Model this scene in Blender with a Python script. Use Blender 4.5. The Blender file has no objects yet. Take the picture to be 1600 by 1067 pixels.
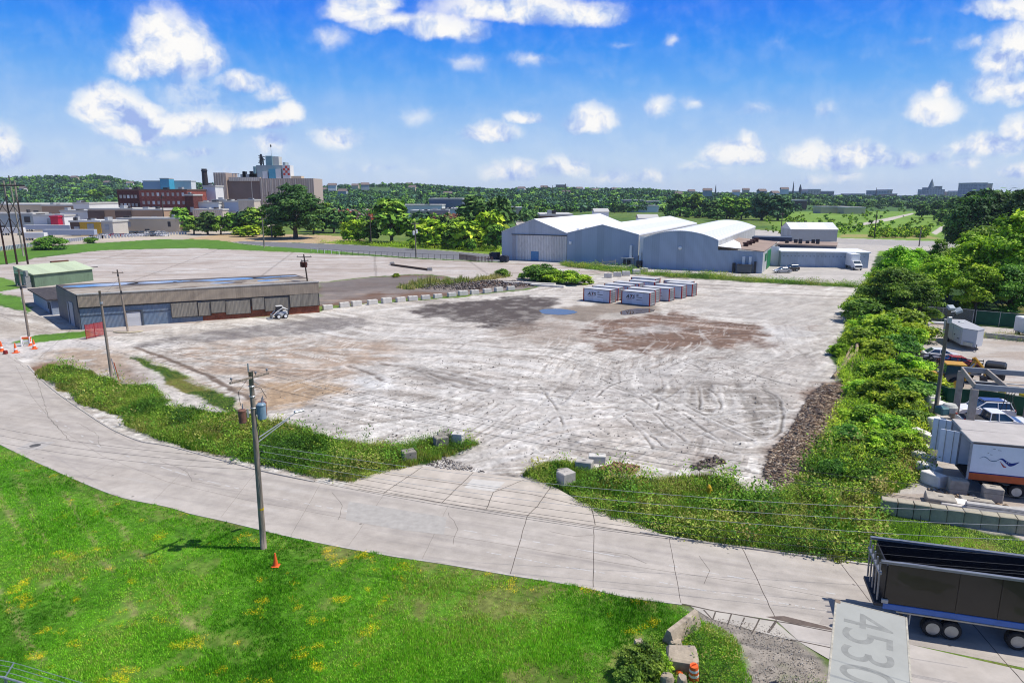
import bpy, math, random
import numpy as np
from mathutils import Vector, Matrix
random.seed(7); rng = np.random.default_rng(7)
C = bpy.context.scene.collection
SC = bpy.context.scene

# ------------------------------------------------------------------ camera, light, sky, exposure
FP, HC, HZ = 1067.0, 21.0, 303.0          # focal length in photo pixels, eye height (m), horizon row
PITCH = math.atan((533.5-HZ)/FP); SP, CP = math.sin(PITCH), math.cos(PITCH)
cam_d = bpy.data.cameras.new("camera"); cam = bpy.data.objects.new("camera", cam_d); C.objects.link(cam)
cam.location = (0, 0, HC); cam.rotation_euler = (math.radians(90)-PITCH, 0, 0)
cam_d.sensor_width = 36; cam_d.lens = 36*FP/1600; cam_d.clip_start = 0.5; cam_d.clip_end = 20000
SC.camera = cam; SC.cycles.filter_width = 1.1
SC.view_settings.view_transform = 'Standard'; SC.view_settings.look = 'None'
SC.view_settings.exposure = 0.12; SC.view_settings.gamma = 1
SUN_EL = math.radians(60); SUN_AZ = math.radians(93.5)      # azimuth from +Y towards +X
sd = bpy.data.lights.new("sun", 'SUN'); sd.energy = 4.9; sd.angle = math.radians(0.5); sd.color = (1, .958, .89)
so = bpy.data.objects.new("sun", sd); C.objects.link(so)
sv = Vector((math.sin(SUN_AZ)*math.cos(SUN_EL), math.cos(SUN_AZ)*math.cos(SUN_EL), math.sin(SUN_EL)))
so.rotation_euler = sv.to_track_quat('Z', 'Y').to_euler(); so.location = (60, 0, 120)

def W(u, v, h=0.0):                        # photo pixel -> point of the horizontal plane at height h
    y = (533.5-v)/FP; t = (HC-h)/(SP-y*CP); return ((u-800)/FP*t, t*(CP+y*SP))
def HT(v, Y):                              # height seen at row v at depth Y
    y = (533.5-v)/FP; t = Y/(CP+y*SP); return HC-t*(SP-y*CP)
def XY(u, v, Y):                           # x at column u, row v at depth Y
    y = (533.5-v)/FP; t = Y/(CP+y*SP); return (u-800)/FP*t
def W3(u, v, h=0.0):
    a = W(u, v, h); return (a[0], a[1], h)

class NT:                                   # tiny node-tree writer
    def __init__(s, tree): s.t = tree; s.n = tree.nodes; s.l = tree.links; s.n.clear()
    def N(s, typ, **k):
        nd = s.n.new(typ); ins = k.pop('i', {})
        for a, b in k.items(): setattr(nd, a, b)
        for a, b in ins.items(): s.set(nd, a, b)
        return nd
    def set(s, nd, a, b):
        if isinstance(b, bpy.types.NodeSocket): s.l.new(b, nd.inputs[a])
        else: nd.inputs[a].default_value = b
    def math(s, op, a, b=0.0, c=0.0, clamp=False):
        nd = s.n.new('ShaderNodeMath'); nd.operation = op; nd.use_clamp = clamp
        for i, q in enumerate((a, b, c)): s.set(nd, i, q)
        return nd.outputs[0]
    def vmath(s, op, a, b=(0, 0, 0)):
        nd = s.n.new('ShaderNodeVectorMath'); nd.operation = op; s.set(nd, 0, a); s.set(nd, 1, b); return nd
    def mix(s, f, a, b, blend='MIX'):
        nd = s.n.new('ShaderNodeMix'); nd.data_type = 'RGBA'; nd.blend_type = blend
        s.set(nd, 0, f); s.set(nd, 6, a); s.set(nd, 7, b); return nd.outputs[2]
    def noise(s, vec, scale, detail=4, rough=.55, dist=0.0, out=0):
        nd = s.N('ShaderNodeTexNoise', i={'Scale': scale, 'Detail': detail, 'Roughness': rough, 'Distortion': dist})
        if vec is not None: s.l.new(vec, nd.inputs['Vector'])
        return nd.outputs[out]
    def ramp(s, f, stops, interp='LINEAR'):
        nd = s.n.new('ShaderNodeValToRGB'); cr = nd.color_ramp; cr.interpolation = interp
        while len(cr.elements) > 1: cr.elements.remove(cr.elements[-1])
        for i, (p, c) in enumerate(stops):
            e = cr.elements[0] if i == 0 else cr.elements.new(p)
            e.position = p; e.color = (c if len(c) == 4 else (*c, 1)) if not isinstance(c, (int, float)) else (c, c, c, 1)
        s.set(nd, 0, f); return nd.outputs[0]

def s2l(c):                                 # sRGB 0-255 -> linear
    return tuple(((x/255)/12.92 if x/255 <= .04045 else (((x/255)+.055)/1.055)**2.4) for x in c)

# sky: Nishita for the light and the hue, a deeper blue overhead, cumulus laid out by compass direction
wd = bpy.data.worlds.new("World"); SC.world = wd; wd.use_nodes = True
w = NT(wd.node_tree)
def sky():
    tc = w.N('ShaderNodeTexCoord').outputs['Generated']
    sk = w.N('ShaderNodeTexSky', sky_type='NISHITA', sun_disc=False, sun_elevation=SUN_EL, sun_rotation=SUN_AZ, air_density=1.0, dust_density=.4, ozone_density=2.5)
    sep = w.N('ShaderNodeSeparateXYZ', i={0: tc}).outputs
    el = w.math('ARCTAN2', sep[2], w.math('SQRT', w.math('ADD', w.math('MULTIPLY', sep[0], sep[0]), w.math('MULTIPLY', sep[1], sep[1]))))
    f = w.math('DIVIDE', el, math.radians(16), clamp=True)
    K = 10.0
    def k(c): return tuple(x*K*.86 for x in s2l(c))
    g = w.ramp(f, [(0, (.70, .82, .97)), (.16, (.56, .74, .98)), (.32, (.36, .61, .99)), (.5, (.14, .45, 1.0)), (.68, (.025, .31, 1.0)), (.84, (.0, .22, 1.0)), (1, (.0, .18, .96))])
    gs = w.vmath('SCALE', g); gs.inputs['Scale'].default_value = K*.84
    # above the frame the sky falls back to the plain Nishita colour
    hi = w.math('DIVIDE', w.math('SUBTRACT', el, math.radians(18)), math.radians(25), clamp=True)
    base = w.mix(hi, gs.outputs[0], w.mix(1.0, sk.outputs[0], (1, 1, 1, 1), 'MULTIPLY'))
    base = w.mix(.02, base, sk.outputs[0])
    # direction -> plane in front (x/y, z/y)
    ysafe = w.math('MAXIMUM', sep[1], .02)
    pa = w.math('DIVIDE', sep[0], ysafe); pb = w.math('DIVIDE', sep[2], ysafe)
    P = w.N('ShaderNodeCombineXYZ', i={0: pa, 1: pb}).outputs[0]
    n1 = w.noise(P, 6, 3, .6, 0, 1); n2 = w.noise(P, 22, 5, .62, 0, 1)
    off = w.vmath('ADD', w.vmath('MULTIPLY', w.vmath('SUBTRACT', n1, (.5, .5, .5)).outputs[0], (.055, .04, 0)).outputs[0],
                  w.vmath('MULTIPLY', w.vmath('SUBTRACT', n2, (.5, .5, .5)).outputs[0], (.026, .024, 0)).outputs[0]).outputs[0]
    Q = w.vmath('ADD', P, off).outputs[0]
    def pb_(u, v):
        y = (533.5-v)/FP; dy = CP+y*SP; dz = -SP+y*CP; return ((u-800)/FP/dy, dz/dy)
    # u, v, half width, half height, strength
    big = [(262, 72, 62, 55, 1.15), (225, 98, 52, 34, 1.0), (305, 96, 42, 38, .95), (250, 40, 34, 34, 1.0), (176, 160, 50, 40, 1.1), (150, 172, 34, 34, 1.0), (215, 176, 40, 30, 1.0),
           (205, 205, 60, 22, .8), (285, 188, 62, 26, 1.0), (345, 190, 46, 20, .7), (372, 128, 50, 18, .75), (425, 145, 34, 16, .6), (418, 188, 44, 20, .95), (455, 176, 24, 24, .95),
           (190, 180, 60, 34, .69), (240, 190, 50, 24, .66), (262, 60, 50, 50, .69), (300, 150, 90, 40, .34), (290, 130, 60, 26, .38),
           (555, 22, 52, 26, 1.0), (600, 42, 60, 20, .85), (580, 5, 40, 22, 1.0), (690, 42, 64, 26, .9), (735, 52, 32, 18, .6), (800, 12, 130, 26, .95), (905, 20, 66, 26, .95), (515, 62, 36, 16, .4),
           (728, 102, 34, 14, .42), (830, 98, 50, 14, .4), (1042, 68, 16, 10, .4), (970, 72, 18, 8, .3), (1215, 62, 20, 14, .22),
           (925, 185, 44, 24, .95), (1030, 168, 22, 16, .6), (1078, 164, 28, 10, .4), (1180, 170, 50, 14, .3), (1285, 165, 24, 16, .38),
           (765, 205, 44, 20, .9), (745, 210, 26, 16, .7), (815, 184, 36, 12, .75), (655, 182, 38, 16, .33), (530, 214, 44, 20, .62), (430, 226, 34, 22, .6), (310, 230, 34, 10, .5), (220, 234, 110, 16, .32),
           (1150, 240, 52, 24, .95), (1165, 222, 24, 18, .8), (1265, 238, 44, 26, .95), (1330, 240, 74, 28, .95), (1420, 248, 34, 18, .7), (1465, 244, 26, 12, .5),
           (1462, 172, 42, 26, .95), (1470, 146, 18, 18, .8), (1570, 95, 46, 42, 1.0), (1600, 70, 60, 40, 1.0), (1565, 140, 56, 32, .75), (1600, 150, 40, 30, .8), (1560, 18, 50, 20, 1.0), (1600, 16, 40, 26, 1.0), (1440, 68, 24, 8, .3), (1520, 70, 26, 14, .4),
           (1545, 230, 54, 26, .85), (1590, 208, 30, 26, .95), (1500, 232, 26, 14, .6), (1590, 275, 34, 16, .8), (1510, 258, 34, 12, .5), (1270, 278, 34, 14, .4), (1320, 272, 34, 12, .5),
           (8, 225, 30, 40, .75), (15, 245, 34, 18, .5), (800, 264, 46, 20, .85), (880, 262, 46, 20, .6), (960, 276, 60, 14, .45), (1020, 276, 40, 14, .5), (600, 262, 120, 12, .25), (700, 240, 40, 10, .2), (360, 270, 40, 14, .3), (1100, 262, 60, 12, .35)]
    dens = num = den = None
    for (u, v, ru, rv, st) in big:
        c = pb_(u, v+(.16*rv if st >= .7 else 0))
        d = w.vmath('MULTIPLY', w.vmath('SUBTRACT', Q, (c[0], c[1], 0)).outputs[0], (FP/ru/1.32, FP/rv/1.30, 0)).outputs[0]
        if st >= .7:
            sy = w.N('ShaderNodeSeparateXYZ', i={0: d}).outputs; dy = w.math('MAXIMUM', sy[1], w.math('MULTIPLY', sy[1], -1.7)); ln = w.vmath('LENGTH', w.N('ShaderNodeCombineXYZ', i={0: sy[0], 1: dy}).outputs[0]).outputs['Value']
        else: ln = w.vmath('LENGTH', d).outputs['Value']
        val = w.math('MULTIPLY', w.math('SUBTRACT', 1.0, ln, clamp=True), st)
        dens = val if dens is None else w.math('SMOOTH_MAX', dens, val, .10)
        if st >= .7:
            up = w.math('MULTIPLY', w.N('ShaderNodeSeparateXYZ', i={0: d}).outputs[1], val); num = up if num is None else w.math('ADD', num, up); den = val if den is None else w.math('ADD', den, val)
    front = w.math('GREATER_THAN', sep[1], .03)
    # generic cloud field behind and overhead
    gen = w.ramp(w.noise(w.vmath('MULTIPLY', tc, (1, 1, 2.2)).outputs[0], 2.3, 3, .6), [(.60, 0), (.74, .35)])
    back = w.math('MULTIPLY', gen, w.math('SUBTRACT', 1.0, front))
    det = w.noise(P, 34, 4, .65)
    dd = w.math('ADD', dens, w.math('MULTIPLY', w.math('SUBTRACT', det, .5), w.math('MULTIPLY', w.ramp(dens, [(0, 0), (.14, 1)]), .26)))
    al = w.math('MULTIPLY', w.ramp(dd, [(.03, 0), (.16, .15), (.34, .6), (.52, .92), (.75, 1)]), front)
    al = w.math('MAXIMUM', al, back)
    # thin high veil low in the sky
    veil = w.math('MULTIPLY', w.ramp(w.noise(w.vmath('MULTIPLY', P, (1, 3.6, 1)).outputs[0], 2.6, 4, .55), [(.42, 0), (.8, .42)]), w.math('MULTIPLY', front, w.ramp(f, [(0, .9), (.45, .6), (.6, .08), (.7, 0)])))
    # relief: light from the upper right against the noise slope
    h1 = w.noise(w.vmath('ADD', P, off).outputs[0], 17, 4, .6)
    h2 = w.noise(w.vmath('ADD', w.vmath('ADD', P, off).outputs[0], (.010, .016, 0)).outputs[0], 17, 4, .6)
    rel = w.math('SUBTRACT', h1, h2)
    vert = w.math('DIVIDE', num, w.math('ADD', den, .08)); sh = w.math('ADD', w.math('ADD', .60, w.math('MULTIPLY', vert, .72)), w.math('ADD', w.math('MULTIPLY', rel, 4.2), w.math('MULTIPLY', w.math('SUBTRACT', dens, .4), .35)), clamp=True)
    cc = w.ramp(sh, [(0, (.36, .48, .84)), (.34, (.54, .65, .90)), (.62, (.74, .80, .93)), (.85, (.90, .91, .94)), (1, (.99, .98, .96))])
    ccs = w.vmath('SCALE', cc); ccs.inputs['Scale'].default_value = K*.93
    col = w.mix(veil, base, tuple(x*K*.9 for x in (.66, .76, .96))+(1,))
    col = w.mix(al, col, ccs.outputs[0])
    bg = w.N('ShaderNodeBackground', i={'Color': col, 'Strength': .1})
    out = w.N('ShaderNodeOutputWorld'); w.l.new(bg.outputs[0], out.inputs[0])
sky(); wd.cycles.sampling_method = 'MANUAL'; wd.cycles.sample_map_resolution = 256

# ------------------------------------------------------------------ numpy noise
def _h(ix, iy, s):
    n = (ix.astype(np.int64)*374761393 + iy.astype(np.int64)*668265263 + s*974711) & 0x7fffffff
    n = ((n ^ (n >> 13))*1274126177) & 0x7fffffff
    return ((n ^ (n >> 16)) & 0xffff)/65535.0
def vn(x, y, s=0):
    ix = np.floor(x); iy = np.floor(y); fx = x-ix; fy = y-iy
    fx = fx*fx*(3-2*fx); fy = fy*fy*(3-2*fy)
    a = _h(ix, iy, s); b = _h(ix+1, iy, s); c = _h(ix, iy+1, s); d = _h(ix+1, iy+1, s)
    return (a*(1-fx)+b*fx)*(1-fy)+(c*(1-fx)+d*fx)*fy
def fbm(x, y, o=4, s=0, g=.5):
    r = 0; a = 1; t = 0
    for i in range(o):
        r = r+a*vn(x, y, s+i*17); t += a; a *= g; x = x*2.03+13.7; y = y*2.03+7.1
    return r/t
def sst(a, b, x):
    t = np.clip((x-a)/(b-a), 0, 1); return t*t*(3-2*t)
def psd(x, y, poly):                        # signed distance to polygon, positive inside
    d = np.full(x.shape, 1e9); ins = np.zeros(x.shape, bool); n = len(poly)
    for i in range(n):
        ax, ay = poly[i]; bx, by = poly[(i+1) % n]
        ex, ey = bx-ax, by-ay; L = ex*ex+ey*ey+1e-12
        t = np.clip(((x-ax)*ex+(y-ay)*ey)/L, 0, 1)
        dd = (x-ax-t*ex)**2+(y-ay-t*ey)**2; d = np.minimum(d, dd)
        c = (ay > y) != (by > y)
        ins ^= c & (x < (bx-ax)*(y-ay)/((by-ay) if abs(by-ay) > 1e-12 else 1e-12)+ax)
    d = np.sqrt(d); return np.where(ins, d, -d)
def pld(x, y, line):                        # distance to polyline
    d = np.full(x.shape, 1e18)
    for (ax, ay), (bx, by) in zip(line[:-1], line[1:]):
        ex, ey = bx-ax, by-ay; L = ex*ex+ey*ey+1e-12
        t = np.clip(((x-ax)*ex+(y-ay)*ey)/L, 0, 1)
        d = np.minimum(d, (x-ax-t*ex)**2+(y-ay-t*ey)**2)
    return np.sqrt(d)
def PX(pts): return [W(u, v) for u, v in pts]
def smooth_line(pts, n=6):                  # Catmull-Rom
    P = [np.array(p, float) for p in pts]; P = [2*P[0]-P[1]]+P+[2*P[-1]-P[-2]]; out = []
    for i in range(1, len(P)-2):
        for k in range(n):
            t = k/n; a, b, c, d = P[i-1:i+3]
            out.append(tuple(.5*((2*b)+(c-a)*t+(2*a-5*b+4*c-d)*t*t+(3*b-a-3*c+d)*t**3)))
    out.append(tuple(P[-2])); return out

# ------------------------------------------------------------------ mesh helpers
class MB:
    def __init__(s): s.v = []; s.f = []; s.m = []; s.mi = 0
    def quad(s, *p):
        b = len(s.v); s.v += [tuple(q) for q in p]; s.f.append(tuple(range(b, b+len(p)))); s.m.append(s.mi); return s
    def box(s, x0, x1, y0, y1, z0, z1, T=None):
        P = [(x0, y0, z0), (x1, y0, z0), (x1, y1, z0), (x0, y1, z0), (x0, y0, z1), (x1, y0, z1), (x1, y1, z1), (x0, y1, z1)]
        if T is not None: P = [tuple(T @ Vector(p)) for p in P]
        b = len(s.v); s.v += P
        for f in ((0, 3, 2, 1), (4, 5, 6, 7), (0, 1, 5, 4), (1, 2, 6, 5), (2, 3, 7, 6), (3, 0, 4, 7)):
            s.f.append(tuple(b+i for i in f)); s.m.append(s.mi)
        return s
    def bbox(s, x0, x1, y0, y1, z0, z1, r=.03, T=None):      # box with chamfered edges
        xs = (x0, x0+r, x1-r, x1); ys = (y0, y0+r, y1-r, y1); zs = (z0, z0+r, z1-r, z1)
        V = {}; b = len(s.v)
        def vid(i, j, k):
            if (i, j, k) not in V:
                V[(i, j, k)] = len(s.v); p = (xs[i], ys[j], zs[k]); s.v.append(tuple(T @ Vector(p)) if T is not None else p)
            return V[(i, j, k)]
        def F(*q): s.f.append(tuple(vid(*a) for a in q)); s.m.append(s.mi)
        F((1, 1, 0), (1, 2, 0), (2, 2, 0), (2, 1, 0)); F((1, 1, 3), (2, 1, 3), (2, 2, 3), (1, 2, 3))
        F((1, 0, 1), (2, 0, 1), (2, 0, 2), (1, 0, 2)); F((1, 3, 1), (1, 3, 2), (2, 3, 2), (2, 3, 1))
        F((0, 1, 1), (0, 1, 2), (0, 2, 2), (0, 2, 1)); F((3, 1, 1), (3, 2, 1), (3, 2, 2), (3, 1, 2))
        for a, A in ((1, 0), (2, 3)):
            for c, D in ((1, 0), (2, 3)):
                q = [(a, D, 1), (a, D, 2), (A, c, 2), (A, c, 1)]; q = q if (A == 0) == (D == 0) else q[::-1]; F(*q)
        for j, J in ((1, 0), (2, 3)):
            for k, K in ((1, 0), (2, 3)):
                q = [(1, J, k), (2, J, k), (2, j, K), (1, j, K)]; q = q[::-1] if (J == 0) == (K == 0) else q; F(*q)
        for i, I in ((1, 0), (2, 3)):
            for k, K in ((1, 0), (2, 3)):
                q = [(I, 1, k), (I, 2, k), (i, 2, K), (i, 1, K)]; q = q if (I == 0) == (K == 0) else q[::-1]; F(*q)
        for i, I in ((1, 0), (2, 3)):
            for j, J in ((1, 0), (2, 3)):
                for k, K in ((1, 0), (2, 3)):
                    q = [(I, j, k), (i, J, k), (i, j, K)]; q = q if ((I == 0)+(J == 0)+(K == 0)) % 2 == 0 else q[::-1]; F(*q)
        return s
    def tube(s, p0, p1, r0, r1=None, n=8, cap=True):
        r1 = r0 if r1 is None else r1; a = Vector(p0); b = Vector(p1); d = (b-a)
        if d.length < 1e-6: return s
        q = d.to_track_quat('Z', 'Y'); base = len(s.v)
        for c, r in ((a, r0), (b, r1)):
            for i in range(n):
                t = 2*math.pi*i/n; s.v.append(tuple(c+q @ Vector((math.cos(t)*r, math.sin(t)*r, 0))))
        for i in range(n):
            j = (i+1) % n; s.f.append((base+i, base+j, base+n+j, base+n+i)); s.m.append(s.mi)
        if cap:
            s.f.append(tuple(base+n+i for i in range(n))); s.f.append(tuple(base+i for i in reversed(range(n)))); s.m += [s.mi]*2
        return s
    def path(s, pts, rad, n=6, cap=True):    # one continuous swept tube
        P = [Vector(p) for p in pts]; base = len(s.v); m = len(P)
        rr = rad if isinstance(rad, (list, tuple)) else [rad]*m
        for k in range(m):
            d = (P[min(k+1, m-1)]-P[max(k-1, 0)]).normalized()
            up = Vector((0, 0, 1)) if abs(d.z) < .9 else Vector((1, 0, 0))
            x = d.cross(up).normalized(); y = d.cross(x)
            for i in range(n):
                t = 2*math.pi*i/n; s.v.append(tuple(P[k]+x*math.cos(t)*rr[k]+y*math.sin(t)*rr[k]))
        for k in range(m-1):
            for i in range(n):
                j = (i+1) % n; s.f.append((base+k*n+i, base+k*n+j, base+(k+1)*n+j, base+(k+1)*n+i)); s.m.append(s.mi)
        if cap:
            s.f.append(tuple(base+i for i in range(n))); s.f.append(tuple(base+(m-1)*n+i for i in reversed(range(n)))); s.m += [s.mi]*2
        return s
    def lathe(s, prof, n=16, T=None):        # prof (r,z) bottom to top, closed ends when r=0
        base = len(s.v)
        for r, z in prof:
            for i in range(n):
                t = 2*math.pi*i/n; p = Vector((r*math.cos(t), r*math.sin(t), z)); s.v.append(tuple(T @ p if T is not None else p))
        for k in range(len(prof)-1):
            for i in range(n):
                j = (i+1) % n; s.f.append((base+k*n+i, base+k*n+j, base+(k+1)*n+j, base+(k+1)*n+i)); s.m.append(s.mi)
        s.f.append(tuple(base+i for i in reversed(range(n)))); s.f.append(tuple(base+(len(prof)-1)*n+i for i in range(n))); s.m += [s.mi]*2
        return s
    def prism(s, poly, z0, z1, T=None):      # poly (x,y) ccw
        n = len(poly); b = len(s.v)
        for z in (z0, z1):
            for x, y in poly:
                p = Vector((x, y, z)); s.v.append(tuple(T @ p if T is not None else p))
        s.f.append(tuple(b+i for i in reversed(range(n)))); s.f.append(tuple(b+n+i for i in range(n))); s.m += [s.mi]*2
        for i in range(n):
            j = (i+1) % n; s.f.append((b+i, b+j, b+n+j, b+n+i)); s.m.append(s.mi)
        return s
    def extr(s, prof, y0, y1, T=None):       # profile in (x,z), extruded along y
        R = Matrix(((1, 0, 0, 0), (0, 0, 1, 0), (0, 1, 0, 0), (0, 0, 0, 1)))
        T2 = (T @ R) if T is not None else R
        return s.prism(prof[::-1], y0, y1, T2)
    def jitter(s, a, seed=0):
        r = random.Random(seed); s.v = [(x+r.uniform(-a, a), y+r.uniform(-a, a), z+r.uniform(-a, a)) for x, y, z in s.v]; return s
    def build(s, name, mats, parent=None, smooth=False):
        me = bpy.data.meshes.new(name); me.from_pydata(s.v, [], s.f)
        mats = mats if isinstance(mats, (list, tuple)) else [mats]
        for m in mats: me.materials.append(m)
        if len(mats) > 1: me.polygons.foreach_set('material_index', s.m)
        if smooth: me.polygons.foreach_set('use_smooth', [True]*len(me.polygons))
        me.update()
        o = bpy.data.objects.new(name, me); C.objects.link(o)
        if parent is not None: o.parent = parent
        return o
def nmesh(name, V, F, mat, col=None, parent=None, smooth=False):   # numpy mesh: V (n,3), F (m,k)
    me = bpy.data.meshes.new(name); k = F.shape[1]; F = F.astype(np.int32)
    me.vertices.add(len(V)); me.vertices.foreach_set('co', V.astype(np.float32).ravel())
    me.loops.add(F.size); me.loops.foreach_set('vertex_index', F.ravel())
    me.polygons.add(len(F)); me.polygons.foreach_set('loop_start', np.arange(0, F.size, k, dtype=np.int32)); me.polygons.foreach_set('loop_total', np.full(len(F), k, np.int32))
    if smooth: me.polygons.foreach_set('use_smooth', np.ones(len(F), bool))
    me.update(calc_edges=True)
    if col is not None:
        at = me.color_attributes.new('Col', 'FLOAT_COLOR', 'POINT')
        cc = np.ones((len(V), 4), np.float32); cc[:, :3] = col; at.data.foreach_set('color', cc.ravel())
    me.materials.append(mat)
    o = bpy.data.objects.new(name, me); C.objects.link(o)
    if parent is not None: o.parent = parent
    return o
def thing(name, label, cat, loc=(0, 0, 0), rz=0.0, group=None):
    o = bpy.data.objects.new(name, None); o.empty_display_size = .3; C.objects.link(o)
    o.location = loc if len(loc) == 3 else (loc[0], loc[1], 0); o.rotation_euler = (0, 0, rz); o['label'] = label; o['category'] = cat
    if group: o['group'] = group
    return o
def tag(o, label=None, cat=None, group=None, kind=None):
    if label: o['label'] = label
    if cat: o['category'] = cat
    if group: o['group'] = group
    if kind: o['kind'] = kind
    return o
KIDS = {}
def dup(root, loc, rz=0.0, label=None, sc=None, group=None):
    r = root.copy(); C.objects.link(r); r.location = loc if len(loc) == 3 else (loc[0], loc[1], 0); r.rotation_euler = (0, 0, rz)
    if sc is not None: r.scale = sc if isinstance(sc, (tuple, list)) else (sc, sc, sc)
    if label: r['label'] = label
    if group: r['group'] = group
    for ch in list(root.children):
        c = ch.copy(); C.objects.link(c); c.parent = r
        for g in list(ch.children):
            d = g.copy(); C.objects.link(d); d.parent = c
    return r

# ------------------------------------------------------------------ materials
_M = {}
def mat(name, col, rough=.7, metal=0.0, var=.12, vs=3.0, bump=0.0, bs=20.0, spec=.3, grime=0.0, gcol=(.12, .10, .08), stretch=(1, 1, 1), coat=0.0):
    if name in _M: return _M[name]
    m = bpy.data.materials.new(name); m.use_nodes = True; n = NT(m.node_tree); _M[name] = m
    tc = n.N('ShaderNodeTexCoord').outputs['Object']
    v = n.vmath('MULTIPLY', tc, stretch).outputs[0]
    a = n.noise(v, vs, 5, .6)
    dark = tuple(c*(1-var*1.6) for c in col)+(1,); lite = tuple(min(c*(1+var*1.2), 1) for c in col)+(1,)
    c = n.ramp(a, [(.28, dark), (.72, lite)])
    if grime:
        g = n.ramp(n.noise(v, vs*.45, 7, .7), [(.5, 0), (.68, 1)]); c = n.mix(n.math('MULTIPLY', g, grime), c, gcol+(1,))
    p = n.N('ShaderNodeBsdfPrincipled', i={'Base Color': c, 'Roughness': rough, 'Metallic': metal, 'Specular IOR Level': spec, 'Coat Weight': coat})
    if bump:
        b = n.N('ShaderNodeBump', i={'Strength': bump, 'Distance': .03, 'Height': n.noise(v, bs, 4, .6)}); n.l.new(b.outputs[0], p.inputs['Normal'])
    o = n.N('ShaderNodeOutputMaterial'); n.l.new(p.outputs[0], o.inputs[0]); return m
def corr(name, col, pitch=.3, axis=0, rough=.5, metal=0.0, streak=.35, grime=.3, gcol=(.18, .12, .08), wash=None, bump=.6):
    """corrugated sheet: ribs as bump with groove shade in the colour, plus vertical weather streaks"""
    if name in _M: return _M[name]
    if name != 'white_roof_sheet': col = tuple(min(.8, x*1.4) for x in col); gcol = tuple(min(.8, x*1.4) for x in gcol); wash = wash and tuple(min(.8, x*1.3) for x in wash)
    m = bpy.data.materials.new(name); m.use_nodes = True; n = NT(m.node_tree); _M[name] = m
    tc = n.N('ShaderNodeTexCoord').outputs['Object']; s = n.N('ShaderNodeSeparateXYZ', i={0: tc}).outputs
    ph = n.math('FRACT', n.math('DIVIDE', s[axis], pitch)); tri = n.math('ABSOLUTE', n.math('SUBTRACT', ph, .5))
    rib = n.ramp(tri, [(.12, 0), (.2, 1), (.32, 1), (.42, 0)])
    st = n.noise(n.vmath('MULTIPLY', tc, (6 if axis == 0 else .6, 6 if axis == 1 else .6, .35)).outputs[0], 1.2, 5, .65)
    pl = n.N('ShaderNodeTexWhiteNoise', noise_dimensions='1D'); n.l.new(n.math('FLOOR', n.math('DIVIDE', s[axis], pitch*4)), pl.inputs['W'])
    k = n.math('ADD', n.math('MULTIPLY', n.math('SUBTRACT', st, .5), 2*streak), n.math('MULTIPLY', n.math('SUBTRACT', pl.outputs[0], .5), .22))
    c = n.mix(1.0, (*col, 1), n.ramp(n.math('ADD', k, .5), [(0, .55), (.5, 1), (1, 1.35)]), 'MULTIPLY')
    if wash: c = n.mix(n.ramp(n.noise(tc, .55, 6, .7), [(.45, 0), (.62, .75)]), c, (*wash, 1))
    c = n.mix(1.0, c, n.ramp(rib, [(0, .80), (1, 1.06)]), 'MULTIPLY')  # groove shade put into the colour: hollows darker, ribs lighter
    g = n.ramp(n.noise(n.vmath('MULTIPLY', tc, (1, 1, .4)).outputs[0], 1.6, 7, .75), [(.52, 0), (.7, 1)])
    c = n.mix(n.math('MULTIPLY', g, grime), c, (*gcol, 1))
    p = n.N('ShaderNodeBsdfPrincipled', i={'Base Color': c, 'Roughness': rough, 'Metallic': metal, 'Specular IOR Level': .3})
    b = n.N('ShaderNodeBump', i={'Strength': bump, 'Distance': .08, 'Height': rib}); n.l.new(b.outputs[0], p.inputs['Normal'])
    o = n.N('ShaderNodeOutputMaterial'); n.l.new(p.outputs[0], o.inputs[0]); return m
def vcol(name, rough=.92, fine=.35, s1=1.2, s2=9.0, bump=.35, spec=.2, trans=0.0, objvar=0.0):
    """material whose own colour comes from the mesh colour attribute, broken up by noise"""
    if name in _M: return _M[name]
    m = bpy.data.materials.new(name); m.use_nodes = True; n = NT(m.node_tree); _M[name] = m
    at = n.N('ShaderNodeAttribute', attribute_name='Col').outputs['Color']; tc = n.N('ShaderNodeTexCoord').outputs['Object']
    c = at
    if fine:
        a = n.math('ADD', n.math('MULTIPLY', n.noise(tc, s1, 6, .65), .5), n.math('MULTIPLY', n.noise(tc, s2, 4, .6), .5))
        c = n.mix(1.0, at, n.ramp(a, [(.3, 1-fine), (.7, 1+fine*.8)]), 'MULTIPLY')
    if objvar:
        r = n.N('ShaderNodeObjectInfo').outputs['Random']
        h = n.N('ShaderNodeHueSaturation', i={'Hue': n.math('ADD', .5, n.math('MULTIPLY', n.math('SUBTRACT', r, .5), objvar*.12)), 'Value': n.math('ADD', 1.0, n.math('MULTIPLY', n.math('SUBTRACT', r, .5), objvar)), 'Color': c}); c = h.outputs[0]
    p = n.N('ShaderNodeBsdfPrincipled', i={'Base Color': c, 'Roughness': rough, 'Specular IOR Level': spec})
    sh = p.outputs[0]
    if bump:
        b = n.N('ShaderNodeBump', i={'Strength': bump, 'Distance': .06, 'Height': n.noise(tc, s2*.6, 6, .65)}); n.l.new(b.outputs[0], p.inputs['Normal'])
    if trans:
        t = n.N('ShaderNodeBsdfTranslucent', i={'Color': n.mix(1.0, c, (1.25, 1.3, .6, 1), 'MULTIPLY')}); mx = n.N('ShaderNodeMixShader', i={0: trans}); n.l.new(sh, mx.inputs[1]); n.l.new(t.outputs[0], mx.inputs[2]); sh = mx.outputs[0]
    o = n.N('ShaderNodeOutputMaterial'); n.l.new(sh, o.inputs[0]); return m
def glass(name='window_glass', col=(.03, .05, .07)): return mat(name, col, rough=.08, var=.1, spec=.8)
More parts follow.
